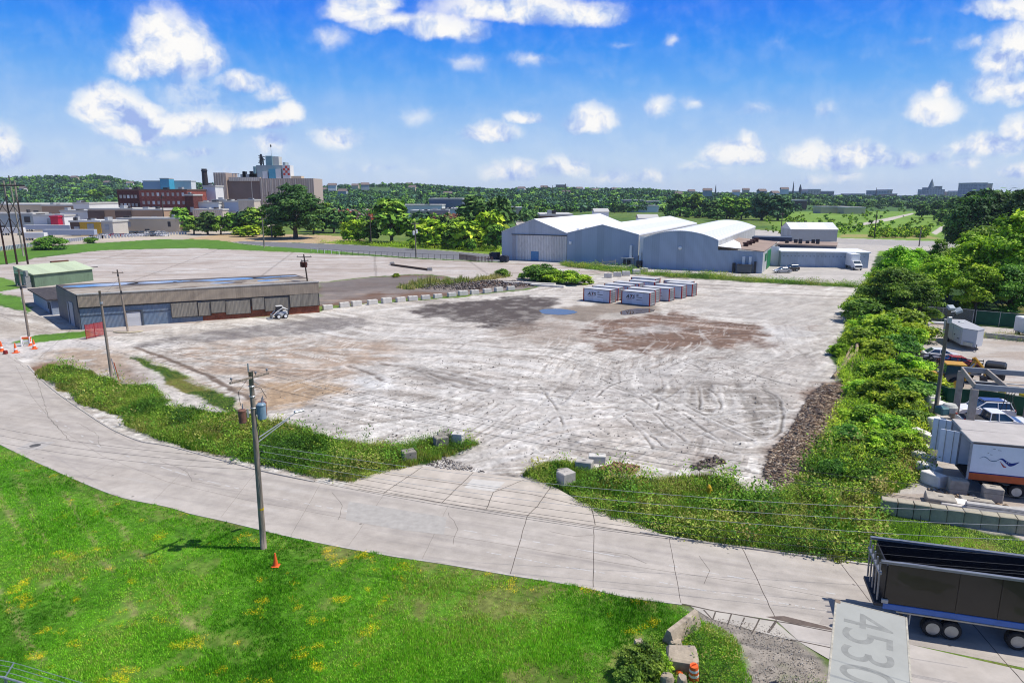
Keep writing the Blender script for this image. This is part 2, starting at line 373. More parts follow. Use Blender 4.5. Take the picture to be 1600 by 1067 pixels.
def brickmat(name, c1, c2, mortar, scale=1.0):
    if name in _M: return _M[name]
    m = bpy.data.materials.new(name); m.use_nodes = True; n = NT(m.node_tree); _M[name] = m
    tc = n.N('ShaderNodeTexCoord').outputs['Object']; s = n.N('ShaderNodeSeparateXYZ', i={0: tc}).outputs
    v = n.N('ShaderNodeCombineXYZ', i={0: n.math('ADD', s[0], s[1]), 1: s[2]}).outputs[0]
    b = n.N('ShaderNodeTexBrick', i={'Vector': v, 'Color1': (*c1, 1), 'Color2': (*c2, 1), 'Mortar': (*mortar, 1), 'Scale': scale, 'Mortar Size': .012, 'Brick Width': .4, 'Row Height': .2})
    c = n.mix(1.0, b.outputs[0], n.ramp(n.noise(tc, .8, 6, .7), [(.3, .6), (.7, 1.3)]), 'MULTIPLY')
    p = n.N('ShaderNodeBsdfPrincipled', i={'Base Color': c, 'Roughness': .9, 'Specular IOR Level': .2}); o = n.N('ShaderNodeOutputMaterial'); n.l.new(p.outputs[0], o.inputs[0]); return m
conc = mat('weathered_concrete', (.42, .39, .35), .9, var=.18, vs=1.6, bump=.4, bs=14, grime=.45, gcol=(.20, .17, .13))
conc_lt = mat('pale_concrete', (.58, .55, .50), .9, var=.15, vs=1.4, bump=.4, bs=14, grime=.35, gcol=(.30, .26, .21))
conc_dk = mat('stained_concrete', (.26, .24, .20), .95, var=.25, vs=1.8, bump=.4, bs=14, grime=.5, gcol=(.10, .10, .06))
wood = mat('weathered_wood', (.26, .21, .165), .9, var=.3, vs=5, stretch=(3, 3, .3), bump=.4, bs=12)
wood_dk = mat('creosoted_wood', (.07, .055, .045), .9, var=.3, vs=5, stretch=(3, 3, .3), bump=.4, bs=12)
galv = mat('galvanised_steel', (.42, .44, .45), .45, .6, var=.15)
black = mat('black_rubber', (.02, .02, .022), .8, var=.2)
dkmet = mat('dark_metal', (.05, .05, .055), .55, .4, var=.3)
white = mat('white_paint', (.80, .80, .78), .45, var=.05, grime=.1, gcol=(.45, .42, .38))
winglass = glass()
orange = mat('orange_plastic', (.80, .13, .03), .5, var=.12, vs=4)
# ------------------------------------------------------------------ the ground, split by what covers it
def A(c, k=1.62): return np.array(s2l(c))/k
ROAD_FAR = [(-60, 470), (-30, 520), (10, 551), (42, 571), (60, 590), (87, 613), (121, 637), (157, 661), (184, 676), (220, 690), (262, 697), (315, 711), (367, 725), (420, 739), (490, 753), (560, 764), (620, 774), (681, 784), (750, 794), (824, 805), (928, 821), (1000, 832), (1100, 848), (1230, 866), (1370, 885), (1480, 905), (1600, 924), (1760, 955)]
ROAD_NEAR = [(-130, 612), (-70, 655), (0, 692), (60, 721), (125, 750), (190, 775), (262, 790), (300, 801), (350, 812), (417, 828), (460, 838), (540, 854), (620, 868), (700, 880), (800, 897), (900, 913), (982, 931), (1065, 942), (1120, 954), (1213, 969), (1304, 986), (1420, 1006), (1520, 1026), (1640, 1052), (1760, 1085)]
DRIVE = [(545, 758), (560, 748), (601, 735), (640, 728), (670, 729), (740, 737), (818, 748), (862, 758), (925, 794), (1000, 821), (1010, 834), (928, 824), (824, 808), (681, 787), (560, 767)]
strip_l = [(60, 580), (80, 572), (115, 574), (140, 583), (180, 597), (215, 603), (245, 610), (262, 627), (250, 634), (290, 640), (335, 646), (385, 650), (450, 668), (510, 684), (560, 694), (620, 696), (660, 688), (720, 680), (748, 694), (705, 712), (650, 724), (600, 740), (552, 752), (490, 745), (420, 729), (394, 724), (341, 711), (289, 697), (236, 682), (200, 668), (189, 650), (157, 640), (131, 632), (105, 613), (85, 598), (66, 590)]
strip_m = [(203, 556), (222, 557), (262, 574), (300, 592), (340, 612), (378, 635), (372, 648), (345, 640), (300, 618), (262, 595), (225, 573)]
strip_r = [(820, 744), (835, 733), (870, 722), (905, 722), (940, 735), (980, 748), (1040, 752), (1100, 748), (1140, 748), (1165, 765), (1195, 777), (1225, 766), (1250, 745), (1262, 715), (1290, 690), (1310, 655), (1325, 610), (1300, 560), (1325, 500), (1340, 455), (1352, 440), (1370, 400), (1480, 400), (1700, 500), (1700, 520), (1560, 512), (1420, 500), (1412, 560), (1430, 620), (1440, 690), (1446, 745), (1380, 775), (1384, 797), (1600, 842), (1760, 880), (1760, 948), (1600, 920), (1480, 902), (1370, 882), (1230, 863), (1100, 845), (1000, 826), (925, 796), (880, 765), (850, 756)]
slab = [(30, 404), (60, 403), (160, 391), (300, 388), (400, 392), (520, 397), (640, 404), (790, 411), (880, 413), (990, 421), (960, 428), (880, 430), (830, 441), (740, 437), (660, 428), (580, 432), (500, 441), (470, 486), (235, 516), (130, 532), (60, 486), (20, 462), (-200, 436), (-200, 418), (-40, 408)]
dirt = [(498, 442), (580, 433), (660, 429), (740, 438), (830, 440), (832, 450), (760, 458), (690, 462), (600, 470), (540, 476), (505, 478), (495, 480)]
apron = [(790, 411), (884, 413), (1000, 424), (1180, 434), (1345, 448), (1362, 430), (1372, 392), (1480, 392), (1490, 378), (1310, 372), (1200, 360), (800, 345), (780, 405)]
yard = [(1420, 497), (1560, 512), (1760, 528), (1760, 900), (1600, 845), (1384, 797), (1376, 775), (1446, 742), (1440, 690), (1428, 620), (1410, 560)]
farroad = [(362, 378.5), (380, 377), (450, 379), (560, 383), (700, 392), (790, 400), (783, 409), (760, 408), (640, 402), (540, 394), (440, 387), (380, 381)]
sandy = [(300, 372), (340, 367), (420, 366), (480, 367), (560, 370), (575, 377), (520, 381), (450, 379), (380, 378), (300, 376)]
rroad = [(1306, 373), (1400, 376), (1480, 378), (1700, 392), (1700, 402), (1480, 386), (1400, 384), (1306, 381)]
lawnx = [(-200, 560)]+ROAD_NEAR+[(1760, 1140), (-200, 1140)]
indus = [(-200, 330), (420, 330), (500, 345), (360, 366), (290, 374), (160, 380), (0, 388), (-200, 400)]
path1 = [(1335, 351), (1380, 342), (1425, 333), (1430, 334), (1390, 345), (1345, 353)]
path2 = [(1455, 364), (1470, 354), (1482, 350), (1486, 352), (1478, 358), (1462, 367)]
gravel_r = [(1065, 944), (1120, 956), (1213, 972), (1290, 1035), (1310, 1140), (1150, 1140), (1170, 1060), (1150, 1000), (1100, 975)]
apron_r = [(1213, 969), (1304, 986), (1420, 1006), (1760, 1080), (1760, 1140), (1420, 1140), (1303, 1034), (1250, 1003)]

def ground():
    rows = np.concatenate([np.arange(1138, 860, -1.8), np.arange(860, 440, -1.0), np.arange(440, 350, -.7), np.arange(350, 312, -.6)])
    cols = np.arange(-170, 1771, 1.7)
    yv = (533.5-rows)/FP; t = HC/(SP-yv*CP)
    Y = (t*(CP+yv*SP))[:, None]+0*cols[None, :]; X = t[:, None]*((cols[None, :]-800)/FP)
    nr, nc = X.shape; x = X.ravel(); y = Y.ravel(); Un = (np.zeros((nr, 1))+cols[None]).ravel(); Vn = (rows[:, None]+np.zeros((1, nc))).ravel()
    # fine frequencies fade out where the grid is coarser than they are
    px = y*y/(HC*FP)
    f1 = fbm(x/9, y/9, 5, 1); f2 = fbm(x/2.2, y/2.2, 5, 2, .6); f3 = fbm(x/.5, y/.5, 3, 3, .6); f4 = fbm(x/40, y/40, 4, 4); f5 = vn(x/.17, y/.17, 9)
    wx = (fbm(x/3, y/3, 5, 11, .6)-.5); wy = (fbm(x/3, y/3, 5, 12, .6)-.5)
    def P(poly, w=1.6): return psd(x+wx*w*2, y+wy*w*4, PX(poly))
    col = np.zeros((len(x), 3)); zone = np.zeros(len(x), int)
    def lay(m, c): col[:] = col*(1-m[:, None])+np.asarray(c)*m[:, None]
    # 0 field: rough green country
    g = f4*.6+f1*.4
    base = A((92, 126, 52))*(1-sst(.4, .6, g))[:, None]+A((128, 150, 66))*sst(.4, .6, g)[:, None]
    col[:] = base*(.7+.6*f2)[:, None]
    right = sst(1190, 1230, Un); col[:] = col*(1-.75*right[:, None])+right[:, None]*.75*(A((142, 182, 66))*(.65+.7*fbm(x/14, y/14, 5, 5, .6))[:, None])
    # ---- main gravel lot
    L = np.zeros((len(x), 3))+A((226, 217, 205))
    def lm(m, c): L[:] = L*(1-m[:, None])+np.asarray(c)*m[:, None]
    # long grader streaks run with the traffic; two directions blended over the lot
    wX = x+(fbm(x/22, y/22, 2, 81)-.5)*9; wY = y+(fbm(x/22, y/22, 2, 82)-.5)*9
    def streak(ang, a, b, s):
        ca, sa = math.cos(ang), math.sin(ang); return fbm((wX*ca+wY*sa)/a, (-wX*sa+wY*ca)/b, 5, s, .62)
    s1 = streak(-.45, 14, 1.1, 21); s2 = streak(.75, 12, .9, 22); s3 = streak(.05, 16, 1.6, 23)
    sel = sst(.42, .58, fbm(x/18, y/18, 3, 24)); st = s1*sel+s2*(1-sel)
    lm(sst(.52, .68, f1)*.4, A((188, 176, 162)))
    lm(sst(.50, .64, s3)*.35, A((190, 176, 162)))
    lm(sst(.52, .66, st)*.75, A((248, 242, 232)))
    lm((1-sst(.33, .42, st))*.35, A((168, 154, 140)))
    lm((1-sst(.36, .44, s1))*.35, A((150, 143, 137)))
    def patch(poly, c, w=1.6, soft=1.2, k=1.0, n=None):
        m = sst(-soft, soft, P(poly, w))*k
        if n is not None: m = m*n
        lm(m, A(c)); return m
    # pale dusted middle
    patch([(450, 520), (620, 500), (760, 515), (850, 540), (900, 600), (860, 650), (700, 690), (560, 680), (440, 640), (560, 600), (560, 560)], (226, 221, 215), 3, 5, .5, sst(.35, .6, s1))
    patch([(520, 596), (580, 588), (625, 598), (600, 610), (540, 618)], (238, 236, 232), 1.5, 1, .8)
    # brownish left part
    patch([(255, 552), (300, 535), (420, 532), (520, 530), (600, 540), (620, 556), (560, 585), (460, 596), (400, 640), (330, 600)], (184, 158, 134), 3, 4, .85, sst(.3, .6, f2*.5+s3*.5))
    patch([(375, 602), (450, 596), (545, 600), (560, 612), (470, 632), (400, 634)], (196, 166, 132), 2, 2, .9)
    # dark gravel lane past the shed
    m = sst(-1.2, .8, P([(205, 543), (240, 531), (330, 518), (430, 504), (500, 497), (570, 498), (580, 506), (520, 518), (440, 524), (360, 530), (280, 537), (215, 546)], 1.8))*(.55+.45*sst(.3, .6, f2)); lm(m*.9, A((138, 130, 126)))
    # dark asphalt tongue
    md = sst(-1.2, 1.2, P([(640, 484), (670, 476), (740, 470), (800, 464), (850, 462), (872, 468), (858, 486), (838, 500), (840, 518), (812, 522), (760, 508), (700, 498), (655, 492)], 2.6))*(.6+.4*sst(.25, .55, f2)); lm(md*1.0, A((102, 92, 87)))
    # damp brown bowl in the middle right
    bowl = [(900, 520), (925, 506), (990, 496), (1030, 488), (1075, 489), (1110, 500), (1160, 503), (1196, 510), (1206, 522), (1186, 540), (1150, 548), (1090, 552), (1020, 548), (960, 546), (915, 536)]
    bm = sst(-1.5, 2.5, P(bowl, 4.5)); lm(bm*.97*sst(.16, .42, f2*.6+s2*.4), A((140, 112, 94)))
    lm(bm*sst(.52, .62, s3)*.7, A((112, 90, 77))); lm(bm*sst(.58, .68, s1)*.75, A((208, 192, 178)))
    patch([(760, 520), (840, 500), (900, 505), (905, 530), (850, 535)], (170, 152, 136), 3, 3, .7)
    patch([(1190, 508), (1230, 508), (1280, 520), (1240, 536), (1200, 534)], (236, 232, 226), 3, 2, .9)
    patch([(985, 516), (1040, 505), (1060, 512), (1010, 526)], (228, 222, 214), 3, 1.5, .6)
    # wet tan fringe near the boxes
    patch([(850, 490), (900, 478), (960, 474), (1020, 478), (1034, 486), (990, 494), (930, 502), (870, 500)], (158, 142, 126), 2.2, 1.5, .85)
    patch([(930, 492), (1000, 482), (1040, 484), (1030, 488), (985, 494), (940, 500)], (225, 218, 206), 1.5, .8, .5)
    # right background part greyer, smoother
    patch([(1100, 455), (1340, 470), (1325, 520), (1290, 560), (1180, 560), (1220, 510), (1080, 480)], (196, 189, 181), 3, 4, .5)
    patch([(1215, 508), (1290, 506), (1285, 514), (1225, 514)], (150, 125, 110), 2.5, 1.5, .6, sst(.35, .6, f2))
    # entrance: pale wheel lanes fanning in from the driveway
    ent = PX([(700, 735), (770, 700), (850, 660), (950, 620), (1060, 575)]); de = pld(x+wx*2, y+wy*2, ent)
    lm(sst(7, 2, de)*.55*sst(.3, .55, s2), A((232, 227, 221)))
    # graded zone with parallel blade ridges (real relief below)
    zz = np.zeros(len(x))
    gz = sst(-3, 4, P([(860, 610), (960, 560), (1100, 545), (1230, 550), (1310, 545), (1300, 590), (1250, 640), (1200, 720), (1060, 700), (940, 660)], 3))
    lm(gz*.45, A((186, 179, 171)))
    fade = np.clip(1.6-px/.3, 0, 1)
    sw = PX([(1022, 606), (1060, 598), (1120, 602), (1170, 594), (1200, 600), (1222, 628), (1224, 660), (1206, 684), (1160, 674), (1110, 652), (1050, 630)]); msw = sst(-.9, .9, psd(x+wx*2.4, y+wy*4, sw))
    cx_, cy_ = W(1110, 520); an = np.arctan2(x-cx_, -(y-cy_)); rad_ = fbm(an*46+wx*1.5, np.hypot(x-cx_, y-cy_)/7, 4, 91, .6)
    lm(msw*.75, A((170, 162, 152))); lm(msw*sst(.54, .66, rad_)*.6, A((128, 119, 110))); lm(msw*(1-sst(.36, .46, rad_))*.55, A((222, 216, 208))); zz += msw*(.5-rad_)*.22
    # fine scratch marks: thin dark and pale lines in three directions
    for q, (ang, sd_) in enumerate(((-.55, 201), (.6, 202), (1.25, 203), (.05, 204))):
        ca, sa = math.cos(ang), math.sin(ang); uu = (wX*ca+wY*sa); vv = (-wX*sa+wY*ca)
        nn = fbm(uu/7, vv/.55, 3, sd_, .65); dm = sst(.47, .62, fbm(x/8, y/8, 3, sd_+9))*np.clip(1.9-px/.35, 0, 1)
        lm(dm*sst(.64, .70, nn)*.42, A((132, 120, 108))); lm(dm*(1-sst(.31, .37, nn))*.6, A((250, 244, 234))); zz -= dm*sst(.64, .70, nn)*.04
    def rut(pts, w_=.11, k=.8, c=(98, 90, 82), dz=.06):
        d = pld(x+wx*.45, y+wy*.45, smooth_line(PX(pts), 6)); g_ = np.exp(-(d/w_)**2)*sst(.25, .5, fbm(x/1.5, y/1.5, 3, 35)); lm(g_*k, A(c)); e = np.exp(-((d-w_*2.6)/w_)**2); lm(e*.4, A((236, 231, 224)))
        zz[:] = zz-g_*dz+e*dz*.5
    for pts in ([(994, 661), (1018, 680), (1041, 700)], [(1020, 645), (1045, 668), (1069, 688)], [(1025, 645), (1075, 668), (1119, 688)], [(1050, 636), (1095, 666), (1131, 692)], [(1069, 632), (1120, 658), (1178, 684)], [(1131, 654), (1160, 664), (1190, 674)], [(940, 592), (985, 612), (1028, 640)], [(934, 598), (975, 610), (1015, 623)],
                [(1090, 561), (1170, 584), (1256, 607)], [(1125, 567), (1170, 582), (1219, 598)], [(1140, 560), (1190, 571), (1234, 581)], [(1075, 557), (1130, 576), (1194, 595)], [(1156, 557), (1210, 570), (1269, 583)], [(1110, 552), (1160, 560), (1240, 572)], [(1060, 562), (1110, 580), (1160, 592)],
                [(900, 545), (935, 556), (972, 564)], [(880, 556), (930, 572), (990, 588)], [(1105, 606), (1122, 620), (1125, 636), (1118, 648)], [(1090, 604), (1094, 618), (1093, 640)], [(1010, 610), (1027, 626), (1026, 640)], [(1180, 604), (1214, 620), (1222, 645), (1219, 672), (1204, 686)], [(960, 640), (1000, 672), (1020, 700)], [(1060, 690), (1110, 700), (1150, 706)], [(840, 600), (870, 640), (880, 670)], [(930, 620), (960, 600), (1000, 590)]):
        rut(pts)
    for pts in ([(598, 568), (640, 574), (690, 582), (740, 594), (790, 606)], [(640, 575), (700, 592), (760, 608)], [(545, 572), (575, 582), (598, 594)], [(700, 602), (730, 607), (760, 612)]): rut(pts, .3, .85, (112, 98, 88), .08)
    for pts in ([(531, 574), (590, 564), (644, 555)], [(500, 622), (560, 614), (628, 602)], [(400, 640), (460, 630), (520, 622)]): rut(pts, .09, .6, (140, 124, 110), .0)
    patch([(600, 566), (700, 580), (792, 604), (795, 612), (740, 610), (680, 596), (610, 576)], (150, 140, 130), 2, 1.4, .6)
    patch([(485, 640), (525, 655), (560, 668), (520, 672), (470, 655)], (176, 172, 166), 2, 1.4, .5)
    patch([(700, 680), (740, 672), (770, 690), (735, 704), (705, 700)], (166, 152, 142), 1.6, 1.2, .5, sst(.35, .55, f2))
    for ln in ([(700, 560), (760, 585), (830, 615), (900, 630)], [(640, 560), (700, 590), (800, 640), (900, 690)], [(860, 700), (960, 640), (1040, 612), (1100, 560)], [(930, 735), (1020, 690), (1130, 660), (1210, 640)],
               [(800, 660), (900, 700), (1000, 735)], [(600, 565), (660, 580), (720, 600), (790, 612)], [(760, 700), (850, 640), (940, 560), (1020, 530)], [(880, 590), (960, 600), (1050, 640), (1160, 690)], [(900, 470), (1080, 455), (1240, 470), (1330, 500)],
               [(620, 660), (700, 630), (820, 570), (900, 540)], [(350, 560), (450, 545), (560, 545), (640, 520)], [(480, 640), (560, 610), (680, 560), (820, 530)], [(1000, 560), (1100, 575), (1220, 560), (1300, 545)], [(980, 720), (1060, 700), (1150, 700), (1200, 700)]):
        q = smooth_line(PX(ln), 8); d = pld(x+wx*.5, y+wy*.5, q)
        tr = np.exp(-((np.abs(d-.95)-0)**2)/.035)*fade; k = sst(.25, .55, fbm(x/5, y/5, 3, 33))
        lm(tr*.28*k, A((136, 127, 118))); zz -= tr*k*.06
        br = np.exp(-((np.abs(d-1.35))**2)/.03)*fade; lm(br*.4*k, A((232, 228, 222))); zz += br*k*.04
    # dirt scar lines between the slabs, left
    for ln in ([(210, 543), (262, 560), (330, 590), (394, 625)],):
        d = pld(x+wx*.8, y+wy*1.2, PX(ln)); lm((1-sst(.18, .5, d))*.85, A((120, 100, 84)))
    # left verge dirt and bare slabs
    patch([(42, 571), (90, 545), (160, 545), (205, 552), (215, 575), (200, 600), (150, 580), (100, 575), (66, 582)], (188, 164, 140), 2, 2, .85, sst(.25, .5, f2))
    patch([(45, 574), (75, 566), (100, 568), (70, 580)], (140, 104, 80), 1, 1, .9)
    patch([(190, 560), (215, 573), (300, 618), (385, 655), (330, 648), (255, 625), (235, 600), (205, 590)], (216, 208, 198), .8, .7, .8)
    patch([(180, 572), (205, 575), (232, 596), (205, 600), (182, 596)], (160, 140, 124), 1.2, 1, .8)
    patch([(-60, 540), (0, 530), (60, 528), (150, 530), (190, 538), (150, 545), (85, 545), (42, 560), (0, 560)], (222, 215, 208), 1.2, 1, .85)
    # edges of the heap and bits of brown soil
    patch([(1190, 742), (1210, 700), (1240, 668), (1262, 620), (1290, 598), (1345, 600), (1330, 650), (1290, 700), (1262, 740), (1225, 775)], (128, 100, 80), 1.5, 1.2, .95)
    patch([(1070, 722), (1100, 712), (1130, 722), (1090, 730)], (118, 100, 86), 1.2, .8, .8, sst(.3, .5, f2))
    patch([(640, 700), (720, 690), (800, 700), (760, 730), (690, 728)], (196, 188, 178), 2, 2, .6)
    L *= (.80+.42*f2)[:, None]*(1+(f3-.5)*.75*np.clip(1.6-px/.5, 0, 1))[:, None]*(1+(f5-.5)*.35*np.clip(1.5-px/.2, 0, 1))[:, None]; gA = vn(x/(.5+px), y/(.5+px*2.5), 77); L *= (1+(gA-.5)*.22)[:, None]
    speck = (vn(x/.35, y/.35, 41) > .93)*np.clip(1.5-px/.3, 0, 1); L *= (1-.45*speck)[:, None]
    lotpoly = [(-180, 470), (-40, 472), (60, 480), (130, 530), (235, 512), (500, 486), (560, 476), (700, 466), (830, 452), (870, 436), (900, 430), (1000, 428), (1100, 434), (1345, 449), (1335, 500), (1310, 545), (1345, 600), (1320, 680), (1262, 760), (1225, 790), (1180, 800), (1000, 800)]+[(u, v+6) for u, v in ROAD_FAR[::-1] if u < 1010]
    m = sst(-.3, .3, P(lotpoly, .8)); lay(m, L); zone[m > .5] = 1
    # ---- upper slab field
    S = np.zeros((len(x), 3))+A((214, 201, 190)); 
    q1 = fbm(x/26, y/3.5, 5, 51, .6); q2 = fbm(x/18, y/2, 5, 52, .62)
    S = S*(1-.5*sst(.5, .62, q1))[:, None]+A((176, 158, 142))*(.5*sst(.5, .62, q1))[:, None]
    S = S*(1-.7*sst(.55, .66, q2))[:, None]+A((234, 229, 222))*(.7*sst(.55, .66, q2))[:, None]
    S *= (.85+.3*f2)[:, None]
    for k in range(-4, 7):                    # slab joints
        d = np.abs((x-30*k)+.5*(y-150)*.4); S *= (1-.25*(d < .35))[:, None]
    m = sst(-.6, .6, P(slab, 1.2)); lay(m, S); zone[m > .5] = 2
    D = (A((134, 106, 88))*(1-sst(.4, .6, f1))[:, None]+A((156, 144, 136))*sst(.4, .6, f1)[:, None])*(.75+.5*f2)[:, None]
    D = D*(1-sst(.55, .7, q2)*.6)[:, None]+A((196, 172, 152))*(sst(.55, .7, q2)*.6)[:, None]
    m = sst(-.8, .8, P(dirt, 1.5)); lay(m, D); zone[m > .5] = 3
    dg = sst(-1, 1, P([(500, 443), (580, 434), (660, 431), (735, 438), (690, 444), (600, 452), (500, 458)], 1.2)); lay(dg*.8, A((136, 126, 120))*(.8+.4*f2)[:, None])
    # ---- warehouse apron, far road, sandy patch, storage yard, industrial ground
    m = sst(-.4, .4, P(apron, .6)); lay(m, A((216, 208, 198))*(.78+.44*f2)[:, None]*(.85+.3*q1)[:, None]); zone[m > .5] = 4
    gw = sst(-.5, .5, P([(872, 410), (900, 411), (960, 416), (1000, 422), (1010, 428), (1100, 428), (1200, 436), (1350, 446), (1345, 449), (1180, 441), (1050, 433), (960, 425), (880, 416)], 1.2)); lay(gw, A((96, 132, 46))*(.7+.6*f2)[:, None]); zone[gw > .5] = 5
    m = sst(-.5, .5, P(indus, 2)); 
    ind = A((214, 200, 180))*(.75+.5*fbm(x/30, y/30, 4, 61))[:, None]; lay(m, ind); zone[m > .5] = 6
    m = sst(-.5, .5, P(sandy, 4)); lay(m, A((214, 186, 146))*(.8+.4*f2)[:, None]); zone[m > .5] = 7
    m = sst(-.2, .2, P(farroad, .2)); lay(m, A((138, 138, 142))*(.9+.2*f2)[:, None]); zone[m > .5] = 8
    de = np.abs(psd(x, y, PX(farroad))); lay(((de < .5)*.6).astype(float), A((220, 214, 200)))
    m = sst(-.2, .2, P(rroad, .2)); lay(m, A((196, 190, 184))*(.9+.2*f2)[:, None]); zone[m > .5] = 8
    for pp in (path1, path2):
        m = sst(-.4, .4, P(pp, .4)); lay(m, A((224, 214, 200))); zone[m > .5] = 9
    m = sst(-1, 1, P([(1315, 366), (1450, 368), (1470, 374), (1310, 371)], 2)); lay(m*.7, A((196, 176, 120)))
    yd = A((212, 203, 194))*(.82+.36*f2)[:, None]; yd = yd*(1-.6*sst(.5, .62, q2))[:, None]+A((184, 164, 146))*(.6*sst(.5, .62, q2))[:, None]
    m = sst(-.2, .2, P(yard, .5)); lay(m, yd); zone[m > .5] = 10
    # ---- green verges
    G = A((60, 92, 28))*(.55+.8*f2)[:, None]; G = G*(1-sst(.56, .66, f1))[:, None]+A((132, 128, 66))*sst(.56, .66, f1)[:, None]
    for pp in (strip_l, strip_m, strip_r):
        m = sst(-.25, .35, P(pp, .9)); lay(m, G); zone[m > .5] = 5
    for pp in ([(1265, 700), (1330, 660), (1420, 640), (1440, 740), (1390, 768), (1300, 760)],):
        m = sst(-1, 1, P(pp, 1.5))*sst(.5, .6, f2); lay(m*.7, A((176, 146, 110)))
    for pp in ([(-180, 455), (0, 459), (30, 465), (52, 482), (44, 490), (20, 482), (0, 478), (-180, 472)], [(22, 533), (48, 525), (90, 520), (134, 517), (146, 526), (112, 529), (70, 534), (40, 537)]):
        m = sst(-.3, .4, P(pp, .9)); lay(m, A((104, 150, 50))*(.6+.8*f2)[:, None]); zone[m > .5] = 5
    lay(sst(-.5, .8, P([(-60, 490), (30, 500), (125, 517), (60, 522), (10, 530), (-60, 520)], 1.5))*.6, A((196, 182, 166))*(.8+.4*f2)[:, None])
    m = sst(-.4, .4, P([(-180, 425), (-20, 428), (20, 438), (32, 450), (0, 456), (-180, 452)], .6)); lay(m, A((118, 160, 60))*(.8+.4*f2)[:, None]); zone[m > .5] = 5
    m = sst(-.4, .4, P([(-180, 402), (0, 394), (50, 388), (150, 380), (250, 374), (340, 375), (385, 383), (450, 387), (520, 392), (560, 396), (500, 396), (400, 391), (300, 387), (160, 391), (60, 401), (40, 408), (0, 414), (-180, 416)], .6)); lay(m, A((104, 150, 48))*(.75+.5*f2)[:, None]); zone[m > .5] = 5
    m = sst(-.5, .5, P([(500, 379), (560, 377), (800, 389), (800, 399), (700, 392), (620, 387), (560, 383)], 1.5)); lay(m, A((140, 168, 60))*(.75+.5*f2)[:, None]); zone[m > .5] = 5
    # ---- lawn
    patchy = fbm(x/2.6, y/2.6, 5, 71, .62); band = np.sin((x*.55+y*.84)/1.1+f1*3)
    LW = A((92, 150, 32))*(.60+.8*f2)[:, None]
    LW = LW*(1-.35*sst(.2, 1, band))[:, None]+A((112, 166, 44))*(.35*sst(.2, 1, band))[:, None]
    dry = (sst(.54, .68, patchy)*sst(-30, -5, x+.0*y)*.5+sst(.60, .7, patchy)*.2)*sst(.3, .6, f2+.3*(f3-.5))
    edge = sst(3.2, 0, psd(x, y, PX(lawnx)))
    rt = sst(-14, 2, x)*sst(12, 0, psd(x, y, PX(lawnx)))*sst(.45, .58, patchy)
    dry = np.clip(dry+edge*.55*sst(.35, .55, f2)+rt*.5, 0, .9)*.62
    LW = LW*(1-dry)[:, None]+(A((150, 128, 88))*(.7+.6*f2)[:, None])*dry[:, None]
    tk = np.zeros(len(x))
    for ln in ([(-60, 700), (0, 775), (30, 830), (60, 890), (110, 960)], [(20, 745), (45, 790), (80, 860), (128, 930)], [(90, 760), (150, 850), (215, 960)], [(150, 775), (230, 880), (300, 985)], [(-20, 900), (20, 960), (60, 1040)]):
        tk = np.maximum(tk, np.exp(-(pld(x+wx*.8, y+wy*.8, PX(ln))/.22)**2)*sst(.32, .55, f2))
    LW = LW*(1-.6*tk)[:, None]+(A((172, 160, 110))*(.8+.4*f2)[:, None])*(.6*tk)[:, None]
    LW *= (1+(f3-.5)*.55)[:, None]*(1+(f5-.5)*.5)[:, None]
    m = (psd(x, y, PX(lawnx)) > 0).astype(float); lay(m, LW); zone[m > .5] = 11
    m = sst(-.3, .3, P(gravel_r, .8)); gr = A((176, 166, 154))*(.6+.8*f3)[:, None]; lay(m, gr); zone[m > .5] = 12
    gg = sst(-.5, .5, P([(1240, 1045), (1300, 1055), (1310, 1140), (1180, 1140)], 1)); lay(gg*sst(.4, .55, f2), A((120, 140, 60)))
    # ---- relief
    z = zz+(f3-.5)*.05*fade+(f2-.5)*.10*np.isin(zone, (1, 3, 12))*np.clip(1.5-px/.6, 0, 1)
    z = np.where(np.isin(zone, (2, 4, 8, 10)), 0, z); z = np.where(zone == 11, (f2-.5)*.10, z)
    dr = psd(x, y, PX(ROAD_FAR+ROAD_NEAR[::-1])); dd2 = psd(x, y, PX(DRIVE)); near = np.maximum(dr, dd2)
    z = z*sst(-.1, -1.2, near)-.01
    z = np.where(near > .3, -.18, z)
    V = np.stack([x, y, z], 1)
    idx = np.arange(nr*nc).reshape(nr, nc)
    F = np.stack([idx[:-1, :-1], idx[:-1, 1:], idx[1:, 1:], idx[1:, :-1]], -1).reshape(-1, 4)
    fz = zone[F[:, 0]]; inside = (near[F] > .35).all(1)
    names = ['field', 'gravel_lot', 'concrete_slab', 'dirt_yard', 'paved_apron', 'grass_verge', 'industrial_ground', 'sandy_ground', 'asphalt_road', 'gravel_path', 'storage_yard', 'lawn', 'gravel_shoulder']
    gm = vcol('ground_cover', .95, .28, 2.6, 16, .55)
    gv = vcol('turf', .95, .45, 3.0, 22, .6)
    for i, nm in enumerate(names):
        f = F[(fz == i) & ~inside]
        if len(f) == 0: continue
        u, inv = np.unique(f, return_inverse=True)
        o = nmesh(nm, V[u], inv.reshape(-1, 4), gv if nm in ('lawn', 'grass_verge', 'field') else gm, col[u], smooth=True); o['kind'] = 'structure'
ground()
# everything beyond the painted ground
def backland():
    m = mat('distant_land', tuple(A((92, 118, 54))), .95, var=.3, vs=.01)
    b = MB(); R = 9000; b.quad((-R, -300, -.6), (R, -300, -.6), (R, R, -.6), (-R, R, -.6)); o = b.build('ground', m); o['kind'] = 'structure'
backland()

